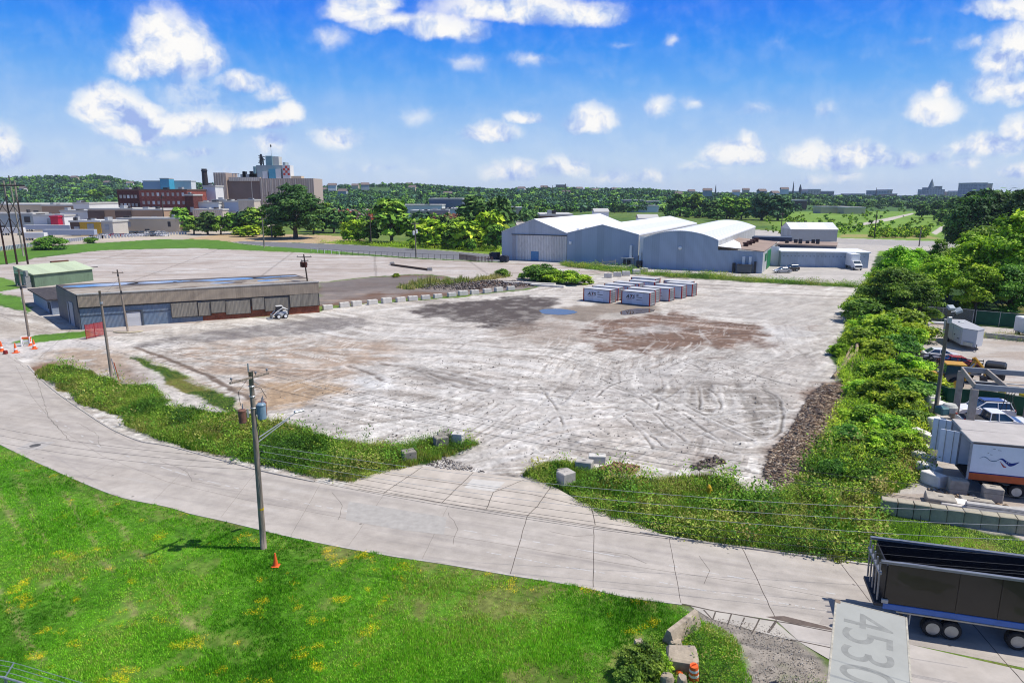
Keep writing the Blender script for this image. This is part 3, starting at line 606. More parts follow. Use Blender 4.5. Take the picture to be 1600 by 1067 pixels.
# ------------------------------------------------------------------ road, driveway, kerbs
def sheet_between(name, a, b, z, mt, sub=10):
    """surface between two edge lines, resampled so that it follows both"""
    def res(L, n):
        L = np.array(L); s = np.r_[0, np.cumsum(np.hypot(*np.diff(L, axis=0).T))]; t = np.linspace(0, s[-1], n); return np.stack([np.interp(t, s, L[:, 0]), np.interp(t, s, L[:, 1])], 1)
    n = 140; a = res(a, n); b = res(b, n); V = []; F = []
    for i in range(n):
        for k in range(sub+1):
            p = a[i]+(b[i]-a[i])*k/sub; V.append((p[0], p[1], z))
    for i in range(n-1):
        for k in range(sub): q = i*(sub+1)+k; F.append((q, q+1, q+sub+2, q+sub+1))
    V = np.array(V); t = np.tile(np.linspace(0, 1, sub+1), n); lane = 1-.10*(np.exp(-((t-.18)/.07)**2)+np.exp(-((t-.40)/.07)**2)+np.exp(-((t-.62)/.07)**2)+np.exp(-((t-.84)/.07)**2))
    lane = lane*(.94+.12*fbm(V[:, 0]/3, V[:, 1]/3, 3, 5)); return nmesh(name, V, np.array(F), mt, np.stack([lane]*3, 1)), a, b
def roadmat():
    m = bpy.data.materials.new('road_concrete'); m.use_nodes = True; n = NT(m.node_tree)
    tc = n.N('ShaderNodeTexCoord').outputs['Object']
    big = n.noise(tc, .12, 5, .6); mid = n.noise(tc, .9, 6, .65); fin = n.noise(tc, 14, 5, .7)
    al = n.noise(n.vmath('MULTIPLY', n.N('ShaderNodeMapping', i={'Vector': tc, 'Rotation': (0, 0, .32)}).outputs[0], (.09, 1.3, 1)).outputs[0], 1, 6, .6)
    c = n.ramp(big, [(.3, tuple(A((207, 196, 183)))), (.7, tuple(A((222, 212, 200))))])
    c = n.mix(n.ramp(al, [(.5, 0), (.66, .45)]), c, (*A((170, 162, 156)), 1))
    c = n.mix(n.ramp(al, [(.28, .5), (.42, 0)]), c, (*A((228, 221, 213)), 1))
    c = n.mix(1.0, c, n.ramp(mid, [(.25, .82), (.75, 1.14)]), 'MULTIPLY'); c = n.mix(1.0, c, n.ramp(fin, [(.3, .92), (.7, 1.07)]), 'MULTIPLY')
    sp = n.N('ShaderNodeTexVoronoi', i={'Vector': tc, 'Scale': .55}); sd_ = n.math('ADD', sp.outputs['Distance'], n.math('MULTIPLY', n.noise(tc, 3, 4), .12))
    c = n.mix(n.ramp(sd_, [(.09, .75), (.125, 0)]), c, (.10, .09, .08, 1))
    st = n.ramp(n.noise(tc, .35, 7, .75), [(.60, 0), (.70, .35)]); c = n.mix(st, c, (*A((150, 140, 130)), 1))
    c = n.mix(1.0, c, n.N('ShaderNodeAttribute', attribute_name='Col').outputs['Color'], 'MULTIPLY')
    p = n.N('ShaderNodeBsdfPrincipled', i={'Base Color': c, 'Roughness': .88, 'Specular IOR Level': .25})
    b = n.N('ShaderNodeBump', i={'Strength': .25, 'Distance': .02, 'Height': fin}); n.l.new(b.outputs[0], p.inputs['Normal'])
    n.l.new(p.outputs[0], n.N('ShaderNodeOutputMaterial').inputs[0]); return m
road_m = roadmat()
FARL = smooth_line(PX(ROAD_FAR), 5); NEARL = smooth_line(PX(ROAD_NEAR), 5)
def resamp(L, n):
    L = np.array(L); s = np.r_[0, np.cumsum(np.hypot(*np.diff(L, axis=0).T))]; t = np.linspace(0, s[-1], n); return np.stack([np.interp(t, s, L[:, 0]), np.interp(t, s, L[:, 1])], 1)
def road():
    o, a, b = sheet_between('road', FARL, NEARL, 0.0, road_m, 24); o['kind'] = 'structure'
    # joints and cracks, dark sealant a few mm proud
    seal = mat('joint_sealant', tuple(A((110, 100, 92))), .9, var=.3); worn = mat('worn_line_paint', tuple(A((226, 222, 216))), .8, var=.1)
    patchm = mat('new_concrete_patch', tuple(A((232, 226, 216))), .9, var=.06, vs=2); dpatch = mat('grey_concrete_patch', tuple(A((200, 194, 185))), .9, var=.1, vs=2)
    J = MB()
    def line(pts, w, z=.004, jit=.0, m=J, seed=0):
        r = random.Random(seed); P = []
        for (p, q) in zip(pts[:-1], pts[1:]):
            n = max(1, int(math.hypot(q[0]-p[0], q[1]-p[1])/.6))
            P += [(p[0]+(q[0]-p[0])*i/n+r.uniform(-jit, jit), p[1]+(q[1]-p[1])*i/n+r.uniform(-jit, jit)) for i in range(n)]
        P.append(pts[-1])
        for p, q in zip(P[:-1], P[1:]):
            d = math.hypot(q[0]-p[0], q[1]-p[1])+1e-9; nx, ny = -(q[1]-p[1])/d*w/2, (q[0]-p[0])/d*w/2
            m.quad((p[0]-nx, p[1]-ny, z), (q[0]-nx, q[1]-ny, z), (q[0]+nx, q[1]+ny, z), (p[0]+nx, p[1]+ny, z))
    for k, (p, q) in enumerate([((1045, 838), (1064, 942)), ((1160, 856), (1213, 969)), ((928, 822), (927, 917)), ((824, 806), (797, 897)), ((1312, 878), (1360, 940)), ((1480, 930), (1600, 1067))]):
        line([W(*p), W(*q)], .04 if k else .03, jit=.02, seed=k)
    for k, (p, q) in enumerate([((700, 790), (660, 872)), ((600, 772), (545, 852)), ((500, 757), (455, 835)), ((400, 737), (345, 808)), ((310, 712), (240, 782)), ((225, 692), (130, 748)), ((150, 658), (40, 710)), ((90, 615), (-10, 655)), ((55, 585), (-60, 610))]):
        line([W(*p), W(*q)], .014, jit=.02, seed=20+k)
    line(PX([(24, 571), (50, 620), (90, 668), (160, 712), (260, 752), (380, 780), (520, 806), (700, 836), (860, 862), (1000, 886), (1200, 915), (1350, 944), (1500, 975)]), .016, jit=.015, seed=50)
    line(PX([(0, 548), (40, 575), (52, 580), (60, 600), (75, 650), (110, 690)]), .03, jit=.08, seed=51)
    for k, l in enumerate([[(700, 800), (716, 826), (708, 850)], [(250, 720), (290, 735), (300, 752), (345, 760)], [(1090, 868), (1110, 890), (1100, 912)], [(520, 770), (535, 790), (528, 812)], [(120, 660), (150, 676), (158, 700)], [(860, 830), (900, 838), (926, 836)], [(930, 860), (980, 866), (1010, 880)]]): line(PX(l), .022, jit=.09, seed=300+k)
    js = J.build('road_joint', seal); js['kind'] = 'structure'
    Lm = MB(); r = random.Random(3)
    for (pts) in ([(60, 640), (160, 700), (300, 745), (420, 775), (560, 802), (700, 824), (860, 850), (1000, 875), (1170, 905), (1320, 930)],):
        L = resamp(PX(pts), 160)
        for i in range(159):
            if r.random() < .42: line([tuple(L[i]), tuple(L[i+1])], .10*r.uniform(.5, 1.2), .004, m=Lm, jit=.02, seed=i)
    L = resamp(PX([(760, 862), (880, 885), (1010, 905), (1100, 922), (1180, 935), (1300, 955)]), 120)
    for i in range(119):
        if r.random() < .55: line([tuple(L[i]), tuple(L[i+1])], .09*r.uniform(.5, 1.2), .004, m=Lm, jit=.02, seed=i+500)
    lm = Lm.build('lane_marking', worn); lm['kind'] = 'structure'
    # manhole in its square collar
    c = W(55, 696); t = thing('manhole', 'round dark manhole cover set in pale square collar in the road bend', 'manhole', (c[0], c[1], 0.004))
    MB().prism([(-1.1, -.9), (1.0, -1.0), (1.15, .9), (-1.0, 1.0)], 0, .006).build('collar', mat('collar_concrete', tuple(A((205, 198, 190))), .9), t)
    b = MB(); b.lathe([(.42, 0), (.42, .012), (.36, .014), (.0, .014)], 24); b.build('cover', mat('cast_iron', (.09, .085, .08), .7, var=.3), t)
    # driveway apron, laid as bays
    def poly(nm, px, z, mt, res=None):
        P = PX(px); b = MB(); b.quad(*[(x, y, z) for x, y in P]); o = b.build(nm, mt); o['kind'] = 'structure'; return o
    poly('driveway', [(535, 759), (560, 747), (601, 735), (640, 728), (670, 729), (740, 737), (818, 748), (862, 758), (925, 794), (1005, 821), (1040, 838), (928, 822), (824, 806), (681, 785), (560, 765)], .006, mat('driveway_concrete', tuple(A((222, 210, 195))), .9, var=.12, vs=.7, bump=.2, grime=.35, gcol=tuple(A((196, 182, 166)))))
    poly('driveway_patch', [(738, 748), (790, 753), (772, 768), (725, 762)], .012, patchm)
    poly('road_patch', [(545, 783), (698, 808), (694, 835), (628, 828), (540, 812)], .0045, dpatch)
    poly('road_patch', [(1300, 940), (1375, 952), (1385, 990), (1280, 974)], .0045, mat('dusty_patch', tuple(A((196, 186, 176))), .9, var=.1, vs=1))
    D = MB()
    for k, l in enumerate([[(660, 729), (600, 770)], [(740, 738), (690, 786)], [(862, 758), (840, 790), (824, 806)], [(925, 795), (930, 820)], [(600, 740), (700, 754), (830, 772), (940, 797)], [(820, 749), (771, 769), (760, 795)], [(560, 764), (681, 784), (824, 805), (928, 821), (1020, 836)]]):
        line(PX(l), .05, .0135, .03, D, 70+k)
    o = D.build('driveway_joint', seal); o['kind'] = 'structure'
    poly('concrete_apron', [(1213, 969), (1304, 986), (1420, 1006), (1760, 1084), (1760, 1200), (1500, 1200), (1380, 1085), (1303, 1034), (1250, 1003)], .004, mat('apron_concrete', tuple(A((214, 205, 196))), .9, var=.1, vs=.8, grime=.3, gcol=tuple(A((180, 168, 156)))))
    poly('concrete_apron', [(1078, 946), (1120, 955), (1210, 970), (1250, 1003), (1190, 988), (1110, 966)], .002, mat('broken_apron', tuple(A((216, 208, 196))), .9, var=.12, vs=.8, grime=.3, gcol=tuple(A((170, 150, 130)))))
    E2 = MB()
    for k, l in enumerate([[(1065, 943), (1120, 955), (1213, 970), (1304, 987), (1420, 1007)], [(1100, 952), (1112, 966)], [(1118, 956), (1114, 967)], [(1142, 959), (1137, 975)], [(1163, 964), (1156, 981)], [(1186, 967), (1174, 990)], [(1213, 971), (1200, 988)], [(1236, 999), (1300, 1012)], [(1304, 990), (1420, 1013)]]):
        line(PX(l), .07 if k != 6 else .12, .0085, .03, E2, 90+k)
    o = E2.build('apron_joint', seal); o['kind'] = 'structure'
    poly('mud_stain', [(1196, 963), (1225, 962), (1290, 978), (1310, 986), (1240, 974)], .0085, mat('wet_mud', tuple(A((128, 112, 98))), .5, var=.2, vs=3))
    # kerbs: pale raised lip on both sides
    def kerb(L, side, w=.16, h=.09):
        b = MB(); n = len(L)
        V = []
        for i in range(n):
            d = np.array(L[min(i+1, n-1)])-np.array(L[max(i-1, 0)]); d = d/np.hypot(*d); nn = np.array((-d[1], d[0]))*side
            p = np.array(L[i]); V.append((p, p+nn*w))
        for i in range(n-1):
            (a, a2), (c, c2) = V[i], V[i+1]
            b.quad((*a, -.1), (*c, -.1), (*c, h), (*a, h)); b.quad((*a, h), (*c, h), (*c2, h), (*a2, h)); b.quad((*a2, -.1), (*a2, h), (*c2, h), (*c2, -.1))
        o = b.build('kerb', mat('kerb_concrete', tuple(A((214, 206, 196))), .9, var=.12, vs=1.2, grime=.4, gcol=tuple(A((150, 130, 108))))); o['kind'] = 'structure'
    nl = [tuple(p) for p in smooth_line(PX([p for p in ROAD_NEAR if p[0] < 1070]), 5)]; kerb(nl, -1, .16, .018)
    fl = smooth_line(PX([p for p in ROAD_FAR if 40 < p[0] < 560]), 5); kerb(fl, 1, .16, .06)
    fr = smooth_line(PX([p for p in ROAD_FAR if p[0] > 990]), 5); kerb(fr, 1, .16, .06)
road()
def puddles():
    wm = bpy.data.materials.new('puddle_water'); wm.use_nodes = True; n = NT(wm.node_tree)
    p = n.N('ShaderNodeBsdfPrincipled', i={'Base Color': (*A((120, 108, 96)), 1), 'Roughness': .03, 'Specular IOR Level': 1.0, 'IOR': 1.6}); n.l.new(p.outputs[0], n.N('ShaderNodeOutputMaterial').inputs[0])
    for k, (nm, pts) in enumerate([('puddle', [(843, 485), (852, 483), (880, 483), (898, 486), (900, 489), (880, 492), (860, 491), (848, 490)]), ('puddle', [(968, 487), (985, 483), (1010, 482), (1024, 484), (1015, 488), (990, 491), (972, 492)]), ]):
        L = smooth_line(PX(pts+pts[:1]), 5)[:-1]; r = random.Random(k); cx = sum(q[0] for q in L)/len(L); cy = sum(q[1] for q in L)/len(L)
        L = [(cx+(a-cx)*(1+r.uniform(-.05, .05)), cy+(b-cy)*(1+r.uniform(-.05, .05))) for a, b in L]
        b = MB(); b.quad(*[(a, c, .012+.03*0) for a, c in L]); o = b.build(nm, wm); o['kind'] = 'structure'
puddles()
# ------------------------------------------------------------------ foliage
leafm = vcol('leaves', .6, 0, bump=0, spec=.25, trans=.3, objvar=.35)
weedm = vcol('weed_leaves', .7, 0, bump=0, spec=.2, trans=.3)
farleaf = vcol('far_leaves', .8, 0, bump=0, spec=.1, objvar=.25)
bark = mat('bark', (.13, .10, .075), .95, var=.3, vs=4, bump=.4)
def G_(c, k=.82): return np.array(s2l(c))/k
def leafcloud(n, blobs, size, cols, seed, aspect=1.6, up=.5, inner=.25):
    """n leaf faces over the skins of many overlapping lumps -> V, F, col"""
    r = np.random.default_rng(seed); B = np.array(blobs)                     # x y z rx rz
    wgt = B[:, 3]**2; bi = r.choice(len(B), n, p=wgt/wgt.sum()); b = B[bi]
    d = r.normal(size=(n, 3)); d /= np.linalg.norm(d, axis=1)[:, None]; d[:, 2] = np.where(d[:, 2] < -.3, -d[:, 2]*.8, d[:, 2])
    lump = 1+.34*np.sin(d[:, 0]*5+bi)*np.sin(d[:, 1]*6+bi*2)*np.cos(d[:, 2]*5)+.16*r.normal(size=len(bi))
    rad = (r.random(n)**inner)*lump
    c = b[:, :3]+d*np.stack([b[:, 3], b[:, 3], b[:, 4]], 1)*rad[:, None]
    nv = d*.8+r.normal(size=(n, 3))*.55; nv[:, 2] += up; nv /= np.linalg.norm(nv, axis=1)[:, None]
    t = np.cross(nv, r.normal(size=(n, 3))); t /= np.linalg.norm(t, axis=1)[:, None]; q = np.cross(nv, t)
    s = size*(.6+.8*r.random(n))[:, None]; a = aspect
    V = np.stack([c-t*s*a*.5, c+q*s*.38-t*s*.05, c+t*s*a*.5, c-q*s*.38+t*s*.05], 1).reshape(-1, 3)
    F = np.arange(4*n).reshape(n, 4)
    K = np.array([G_(x) for x in cols]); tone = r.random(len(B))[bi]*.55+r.random(n)*.45
    x = tone*(len(K)-1); i0 = np.clip(x.astype(int), 0, len(K)-2); fr = (x-i0)[:, None]
    col = (K[i0]*(1-fr)+K[i0+1]*fr)*(.8+.4*r.random(n))[:, None]
    return V, F, np.repeat(col, 4, 0)
def crown_blobs(R, H, z0, n, seed, shape='round'):
    r = random.Random(seed); out = [(0, 0, z0+H*.5, R*.62, H*.40)]
    for k in range(n):
        a = r.uniform(0, 6.283); h = r.uniform(.05, 1)
        prof = math.sin(math.pi*min(1, .16+h*.80))**.65 if shape == 'round' else (1-h*.7)
        rr = R*prof*r.uniform(.45, .82); br = R*r.uniform(.22, .40)*(1.05-.35*h)
        out.append((math.cos(a)*rr, math.sin(a)*rr, z0+H*h*.9+r.uniform(-.05, .05)*H, br, br*r.uniform(.6, .95)))
    return out
def trunk_mb(h, r, seed, limbs=5, R=3.0, top=1.0):
    rd = random.Random(seed); b = MB(); hs = h*top
    P = [(0, 0, -.1)]; x = y = 0
    for k in range(1, 6): x += rd.uniform(-.06, .06)*h*.3; y += rd.uniform(-.06, .06)*h*.3; P.append((x, y, hs*k/5))
    b.path(P, [r*1.25, r, r*.85, r*.7, r*.5, r*.25], 8)
    for k in range(limbs):
        a = rd.uniform(0, 6.283)+k*2.4; i = rd.choice((1, 2, 3)); p = P[i]; L = R*rd.uniform(.5, .85)
        q = [p, (p[0]+math.cos(a)*L*.4, p[1]+math.sin(a)*L*.4, p[2]+L*.35), (p[0]+math.cos(a)*L*.8, p[1]+math.sin(a)*L*.8, p[2]+L*.75), (p[0]+math.cos(a+.2)*L, p[1]+math.sin(a+.2)*L, p[2]+L*1.2)]
        b.path(q, [r*.5, r*.36, r*.22, r*.1], 6)
    return b
LIME = [(42, 72, 20), (100, 138, 34), (158, 188, 48), (212, 220, 80)]
MID = [(32, 56, 22), (66, 102, 34), (104, 140, 48), (150, 176, 70)]
DARK = [(30, 50, 28), (54, 84, 42), (84, 114, 56), (120, 148, 76)]
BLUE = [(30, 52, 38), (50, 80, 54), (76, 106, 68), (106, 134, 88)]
TREES = {}
def tree_proto(key, name, R, H, stem, n, size, cols, seed, nb=26, far=False, shape='round'):
    root = bpy.data.objects.new(name, None); root.empty_display_size = .3; root['label'] = ''; root['category'] = 'tree' if stem > .6 else 'shrub'
    V, F, c = leafcloud(n, crown_blobs(R, H, stem, nb, seed, shape), size, cols, seed)
    cr = nmesh('crown', V, F, farleaf if far else leafm, c, parent=root)
    tr = trunk_mb(stem+H*.6, max(.06, R*.07), seed, 5, R*.8).build('trunk' if stem > .6 else 'stem', bark, root, True)
    TREES[key] = (root, cr, tr, stem+H)
def put_tree(key, x, y, h, label, cat='tree', group=None, z=0, wide=1.0, rz=None):
    root, cr, tr, H0 = TREES[key]; s = h/H0
    r = bpy.data.objects.new(root.name, None); r.empty_display_size = .3; C.objects.link(r)
    r.location = (x, y, z); r.scale = (s*wide, s*wide, s); r.rotation_euler = (0, 0, random.uniform(0, 6.28) if rz is None else rz)
    r['label'] = label; r['category'] = cat
    if group: r['group'] = group
    for q in (cr, tr):
        c = q.copy(); C.objects.link(c); c.parent = r
    return r
tree_proto('lime1', 'broadleaf_tree', 3.6, 6.5, 1.2, 18000, .2, LIME, 11, 34)
tree_proto('lime2', 'broadleaf_tree', 3.2, 7.5, 1.4, 18000, .2, LIME, 12, 30)
tree_proto('mid1', 'broadleaf_tree', 4.0, 6.8, 1.5, 18000, .21, MID, 13, 34)
tree_proto('mid2', 'broadleaf_tree', 3.4, 7.2, 1.3, 16000, .21, MID, 14, 28)
tree_proto('dark1', 'dense_tree', 4.6, 8.0, 1.6, 9000, .42, DARK, 15, 36)
tree_proto('big', 'spreading_tree', 7.0, 12.0, 3.0, 16000, .55, DARK, 16, 60)
tree_proto('bush1', 'leafy_shrub', 1.7, 2.2, .1, 6500, .15, LIME, 17, 26)
tree_proto('bush2', 'leafy_shrub', 1.8, 2.0, .1, 6500, .15, MID, 18, 26)
tree_proto('bush3', 'leafy_shrub', 1.6, 2.6, .1, 6500, .15, LIME, 19, 24)
tree_proto('f1', 'distant_tree', 4.5, 8.0, 1.2, 1500, 1.0, DARK, 21, 20, True)
tree_proto('f2', 'distant_tree', 4.0, 7.5, 1.2, 1500, .95, MID, 22, 20, True)
tree_proto('f3', 'distant_tree', 4.2, 7.0, .8, 1500, .95, LIME, 23, 18, True)
tree_proto('f4', 'distant_tree', 4.4, 7.6, .8, 1500, .95, BLUE, 24, 18, True)
for _k in TREES: # prototypes themselves are not linked: unlink their parts
    for _o in TREES[_k][1:3]: C.objects.unlink(_o); _o.parent = None

# trees along the right, nearest first:  key, u, v at foot, row of the top, width factor, label
def tree_at(key, u, v, vt, label, cat='tree', group=None, wide=1.0):
    x, y = W(u, v); return put_tree(key, x, y, max(.8, HT(vt, y)), label, cat, group, wide=wide)
for a in [('lime1', 1398, 466, 386, 'leafy tree at the corner of the gravel lot near the white box truck', 'tree', None, 1.05),
          ('mid2', 1462, 452, 374, 'thin dark green tree with gaps beside the right paved area', 'tree', None, .8),
          ('lime2', 1425, 452, 384, 'yellow green tree behind the corner of the gravel lot', 'tree', None, .9),
          ('lime1', 1508, 478, 366, 'tall lime green tree behind the storage yard fence', 'tree', None, 1.05),
          ('lime2', 1580, 490, 322, 'tallest yellow green tree at the right edge above the fence', 'tree', None, 1.15),
          ('mid1', 1545, 470, 350, 'dark hearted tree between the two lime trees at the right', 'tree', None, 1.2),
          ('lime1', 1455, 490, 400, 'bright rounded tree behind the left end of the yard fence', 'tree', None, 1.1),
          ('lime2', 1522, 500, 408, 'yellow topped young tree against the yard fence', 'tree', None, 1.2),
          ('mid1', 1575, 502, 412, 'bushy green tree against the green screened fence', 'tree', None, 1.2),
          ('lime1', 1640, 500, 380, 'lime green tree just outside the right corner of the yard', 'tree', None, 1.3),
          ('mid1', 1395, 500, 416, 'broad shrubby tree at the edge of the gravel lot', 'tree', None, 1.25),
          ('lime1', 1370, 478, 424, 'low spreading tree leaning over the gravel lot edge', 'tree', None, 1.3),
          ('mid2', 1432, 512, 436, 'dense green tree left of the yard fence end', 'tree', None, 1.3),
          ('lime2', 1480, 470, 412, 'light green tree behind the fence between darker ones', 'tree', None, 1.1)]:
    tree_at(a[0], a[1], a[2], a[3], a[4], a[5], a[6], a[7])
shr = [('bush1', 1352, 520, 476), ('bush3', 1378, 536, 486), ('bush1', 1342, 548, 512), ('bush2', 1400, 562, 508), ('bush1', 1420, 590, 540), ('bush3', 1372, 566, 520), ('bush2', 1335, 535, 505), ('bush1', 1405, 615, 560),
       ('bush1', 1380, 600, 552), ('bush3', 1352, 590, 556), ('bush2', 1432, 632, 578), ('bush1', 1440, 610, 574), ('bush1', 1370, 634, 592), ('bush1', 1408, 652, 604), ('bush2', 1428, 668, 622), ('bush3', 1345, 622, 586), ('bush1', 1350, 668, 626), ('bush1', 1390, 684, 640), ('bush1', 1375, 706, 664), ('bush2', 1320, 690, 660), ('bush1', 1410, 708, 672),
       ('bush3', 1340, 720, 692), ('bush2', 1322, 646, 618), ('bush2', 1300, 742, 716), ('bush2', 1350, 752, 728), ('bush1', 1410, 530, 470), ('bush2', 1365, 505, 462), ('bush1', 1345, 492, 452), ('bush3', 1425, 552, 508), ('bush1', 1310, 555, 528)]
_sd = ['yellow green', 'mid green', 'loose light green']
_col = {'bush1': 'yellow green', 'bush2': 'deep green', 'bush3': 'upright light green'}
_far = sorted(shr, key=lambda a: a[2]); _where = ['by the tree foot at the far end', 'beside the flat truck', 'by the timber pile', 'next to the lamp pole', 'by the screened fence', 'by the brown brush heap', 'above the block retaining wall']
def _near(u, v):
    if v < 520: return 'near the trees at the far end of the bank'
    if v < 575: return 'beside the flat bed truck' if u > 1385 else 'behind the timber pile'
    if v < 640: return 'below the timber pile' if u < 1390 else 'at the end of the green screened fence'
    if v < 700: return 'beside the brown brush heap' if u < 1370 else 'beside the pale concrete blocks'
    return 'below the brush heap' if u < 1330 else 'above the block retaining wall'
_cnt = {}
for i, (k, u, v, vt) in enumerate(shr):
    x, y = W(u, v); q = (_col[k], _near(u, v)); _cnt.setdefault(q, []).append(u)
for i, (k, u, v, vt) in enumerate(shr):
    x, y = W(u, v); q = (_col[k], _near(u, v)); L = sorted(_cnt[q]); p = '' if len(L) == 1 else (', leftmost' if u == L[0] else (', rightmost' if u == L[-1] else ', middle one'))
    put_tree(k, x, y, HT(vt, y)*random.uniform(.6, .95), '%s shrub %s%s' % (q[0], q[1], p), 'shrub', 'shrubs on the bank right of the gravel lot', wide=random.uniform(1.1, 1.6))

# ---- low growth: one master tuft copied into a single mesh per patch
def tuft(n, h, w, seed, kind='weed'):
    r = np.random.default_rng(seed); V = []
    for i in range(n):
        a = r.random()*6.283; rad = w*math.sqrt(r.random()); x, y = rad*math.cos(a), rad*math.sin(a)
        hh = h*(.45+.75*r.random()); b = r.random()*6.283
        if kind == 'grass':
            lx, ly = math.cos(b)*hh*.45*r.random(), math.sin(b)*hh*.45*r.random(); ww = .10*h+.012
            px_, py = -math.sin(b)*ww, math.cos(b)*ww
            V.append([(x-px_, y-py, 0), (x+px_, y+py, 0), (x+lx+px_*.2, y+ly+py*.2, hh), (x+lx-px_*.2, y+ly-py*.2, hh)])
        else:
            z = hh*r.random(); s = (.10+.12*r.random())*(.6+h*.6); tx, ty, tz = math.cos(b)*s, math.sin(b)*s, s*(r.random()*.9-.1); px_, py = -math.sin(b)*s*.38, math.cos(b)*s*.38
            V.append([(x, y, z), (x+tx*.5+px_, y+ty*.5+py, z+tz*.6), (x+tx, y+ty, z+tz), (x+tx*.5-px_, y+ty*.5-py, z+tz*.6)])
    return np.array(V)                       # n,4,3
def scatter(name, poly, dens, hmin, hmax, cols, seed, kind='weed', n=22, w=.3, clump=.0, feather=.8, mt=None, label=None, dfun=None, z=0.0, maxn=60000):
    """fills a world polygon with tufts; one object, nobody could count them"""
    r = np.random.default_rng(seed); P = np.array(poly); x0, y0 = P.min(0); x1, y1 = P.max(0)
    N = int(min((x1-x0)*(y1-y0)*dens, 900000)); x = r.random(N)*(x1-x0)+x0; y = r.random(N)*(y1-y0)+y0
    s = psd(x, y, poly); nz = fbm(x/2.1, y/2.1, 4, seed+3); nz2 = fbm(x/6, y/6, 3, seed+5)
    keep = (s+(nz-.5)*feather*2 > 0) & (r.random(N) < (1-clump*(1-sst(.38, .6, nz)))) & (y > 12)
    if dfun is not None: keep &= r.random(N) < dfun(x, y)
    x, y, nz, nz2 = x[keep][:maxn], y[keep][:maxn], nz[keep][:maxn], nz2[keep][:maxn]; N = len(x)
    if N == 0: return
    T = [tuft(n, 1.0, 1.0, seed+k, kind) for k in range(6)]; T = np.array(T)
    k = r.integers(0, 6, N); a = r.random(N)*6.283; h = (hmin+(hmax-hmin)*np.clip((nz-.3)*2.2, 0, 1))*(.7+.6*r.random(N))
    v = T[k]                                  # N,n,4,3
    ca, sa = np.cos(a)[:, None, None], np.sin(a)[:, None, None]; ws = (w*(.7+.6*r.random(N)))[:, None, None]
    X = (v[..., 0]*ca-v[..., 1]*sa)*ws+x[:, None, None]; Yy = (v[..., 0]*sa+v[..., 1]*ca)*ws+y[:, None, None]; Z = v[..., 2]*h[:, None, None]+z
    V = np.stack([X, Yy, Z], -1).reshape(-1, 3); F = np.arange(N*n*4).reshape(-1, 4)
    K = np.array([G_(c) for c in cols]); t = np.clip(nz2*1.6-.3+r.normal(size=N)*.18, 0, .999)*(len(K)-1); i0 = t.astype(int); fr = (t-i0)[:, None]
    col = (K[i0]*(1-fr)+K[np.clip(i0+1, 0, len(K)-1)]*fr)
    cc = col[:, None, :]*(.5+1.0*r.random((N, n, 1))); cc = np.repeat(cc.reshape(-1, 3), 4, 0)
    o = nmesh(name, V, F, mt or weedm, cc); tag(o, label, None, None, 'stuff'); return o
WG = [(44, 74, 22), (62, 98, 28), (92, 134, 38), (134, 158, 52), (150, 138, 82), (78, 112, 36)]
WY = [(66, 100, 26), (108, 144, 36), (154, 184, 50), (190, 200, 74)]
scatter('weeds', PX(strip_l), 26, .15, .75, WG, 101, 'weed', 22, .34, .25, .5, label='tall green weeds growing between the curved road and the gravel lot', maxn=16000)
scatter('grass', PX(strip_l), 40, .12, .5, WG, 102, 'grass', 10, .22, .2, .6, label='long grass among the weeds by the curved road', maxn=20000)
scatter('weeds', PX(strip_m), 16, .1, .3, WG, 103, 'weed', 16, .25, .4, .5, label='narrow strip of low weeds between two bare concrete slabs', maxn=3000)
near_r = [p for p in strip_r if p[1] > 640]
poly_nr = [(820, 744), (835, 733), (870, 722), (905, 722), (940, 735), (980, 748), (1040, 752), (1100, 748), (1140, 748), (1165, 765), (1195, 777), (1225, 766), (1250, 745), (1262, 715), (1290, 690), (1440, 690), (1446, 745), (1380, 775), (1384, 797), (1600, 842), (1600, 920), (1480, 902), (1370, 882), (1230, 863), (1100, 845), (1000, 826), (925, 796), (880, 765), (850, 756)]
cut_nr = [(min(u, 1392), v) if v > 800 else (u, v) for u, v in poly_nr]
scatter('weeds', PX(cut_nr), 26, .15, .8, WG, 104, 'weed', 22, .36, .2, .5, label='thick green weeds between the gravel lot and the right part of the road', maxn=26000, dfun=lambda x, y: np.where(x > 24, .35, 1.0))
scatter('grass', PX(cut_nr), 40, .1, .5, WG, 105, 'grass', 10, .22, .2, .6, label='long grass among the weeds on the right verge', maxn=26000)
up_r = [(1290, 690), (1310, 655), (1325, 610), (1310, 570), (1325, 500), (1345, 450), (1400, 430), (1420, 500), (1412, 560), (1430, 620), (1440, 690)]
scatter('ground_vine', PX(up_r), 18, .4, 1.7, WY, 106, 'weed', 24, .6, .15, .8, label='yellow green creeping growth covering the bank between lot and storage yard', maxn=16000)
scatter('weeds', PX([(872, 411), (960, 417), (1010, 427), (1100, 429), (1200, 437), (1350, 447), (1345, 450), (1180, 442), (1050, 434), (960, 426), (880, 416)]), 3.0, .4, 1.6, WG, 107, 'weed', 26, 1.0, .5, .8, label='low weed strip between the gravel lot and the grey warehouses', maxn=5000)
scatter('weeds', PX([(500, 379), (560, 377), (800, 388), (800, 396), (700, 390), (620, 386), (560, 383)]), .7, .6, 1.8, WY, 108, 'weed', 26, 1.8, .3, 1.5, label='yellow green grass verge behind the far asphalt road', maxn=5000)
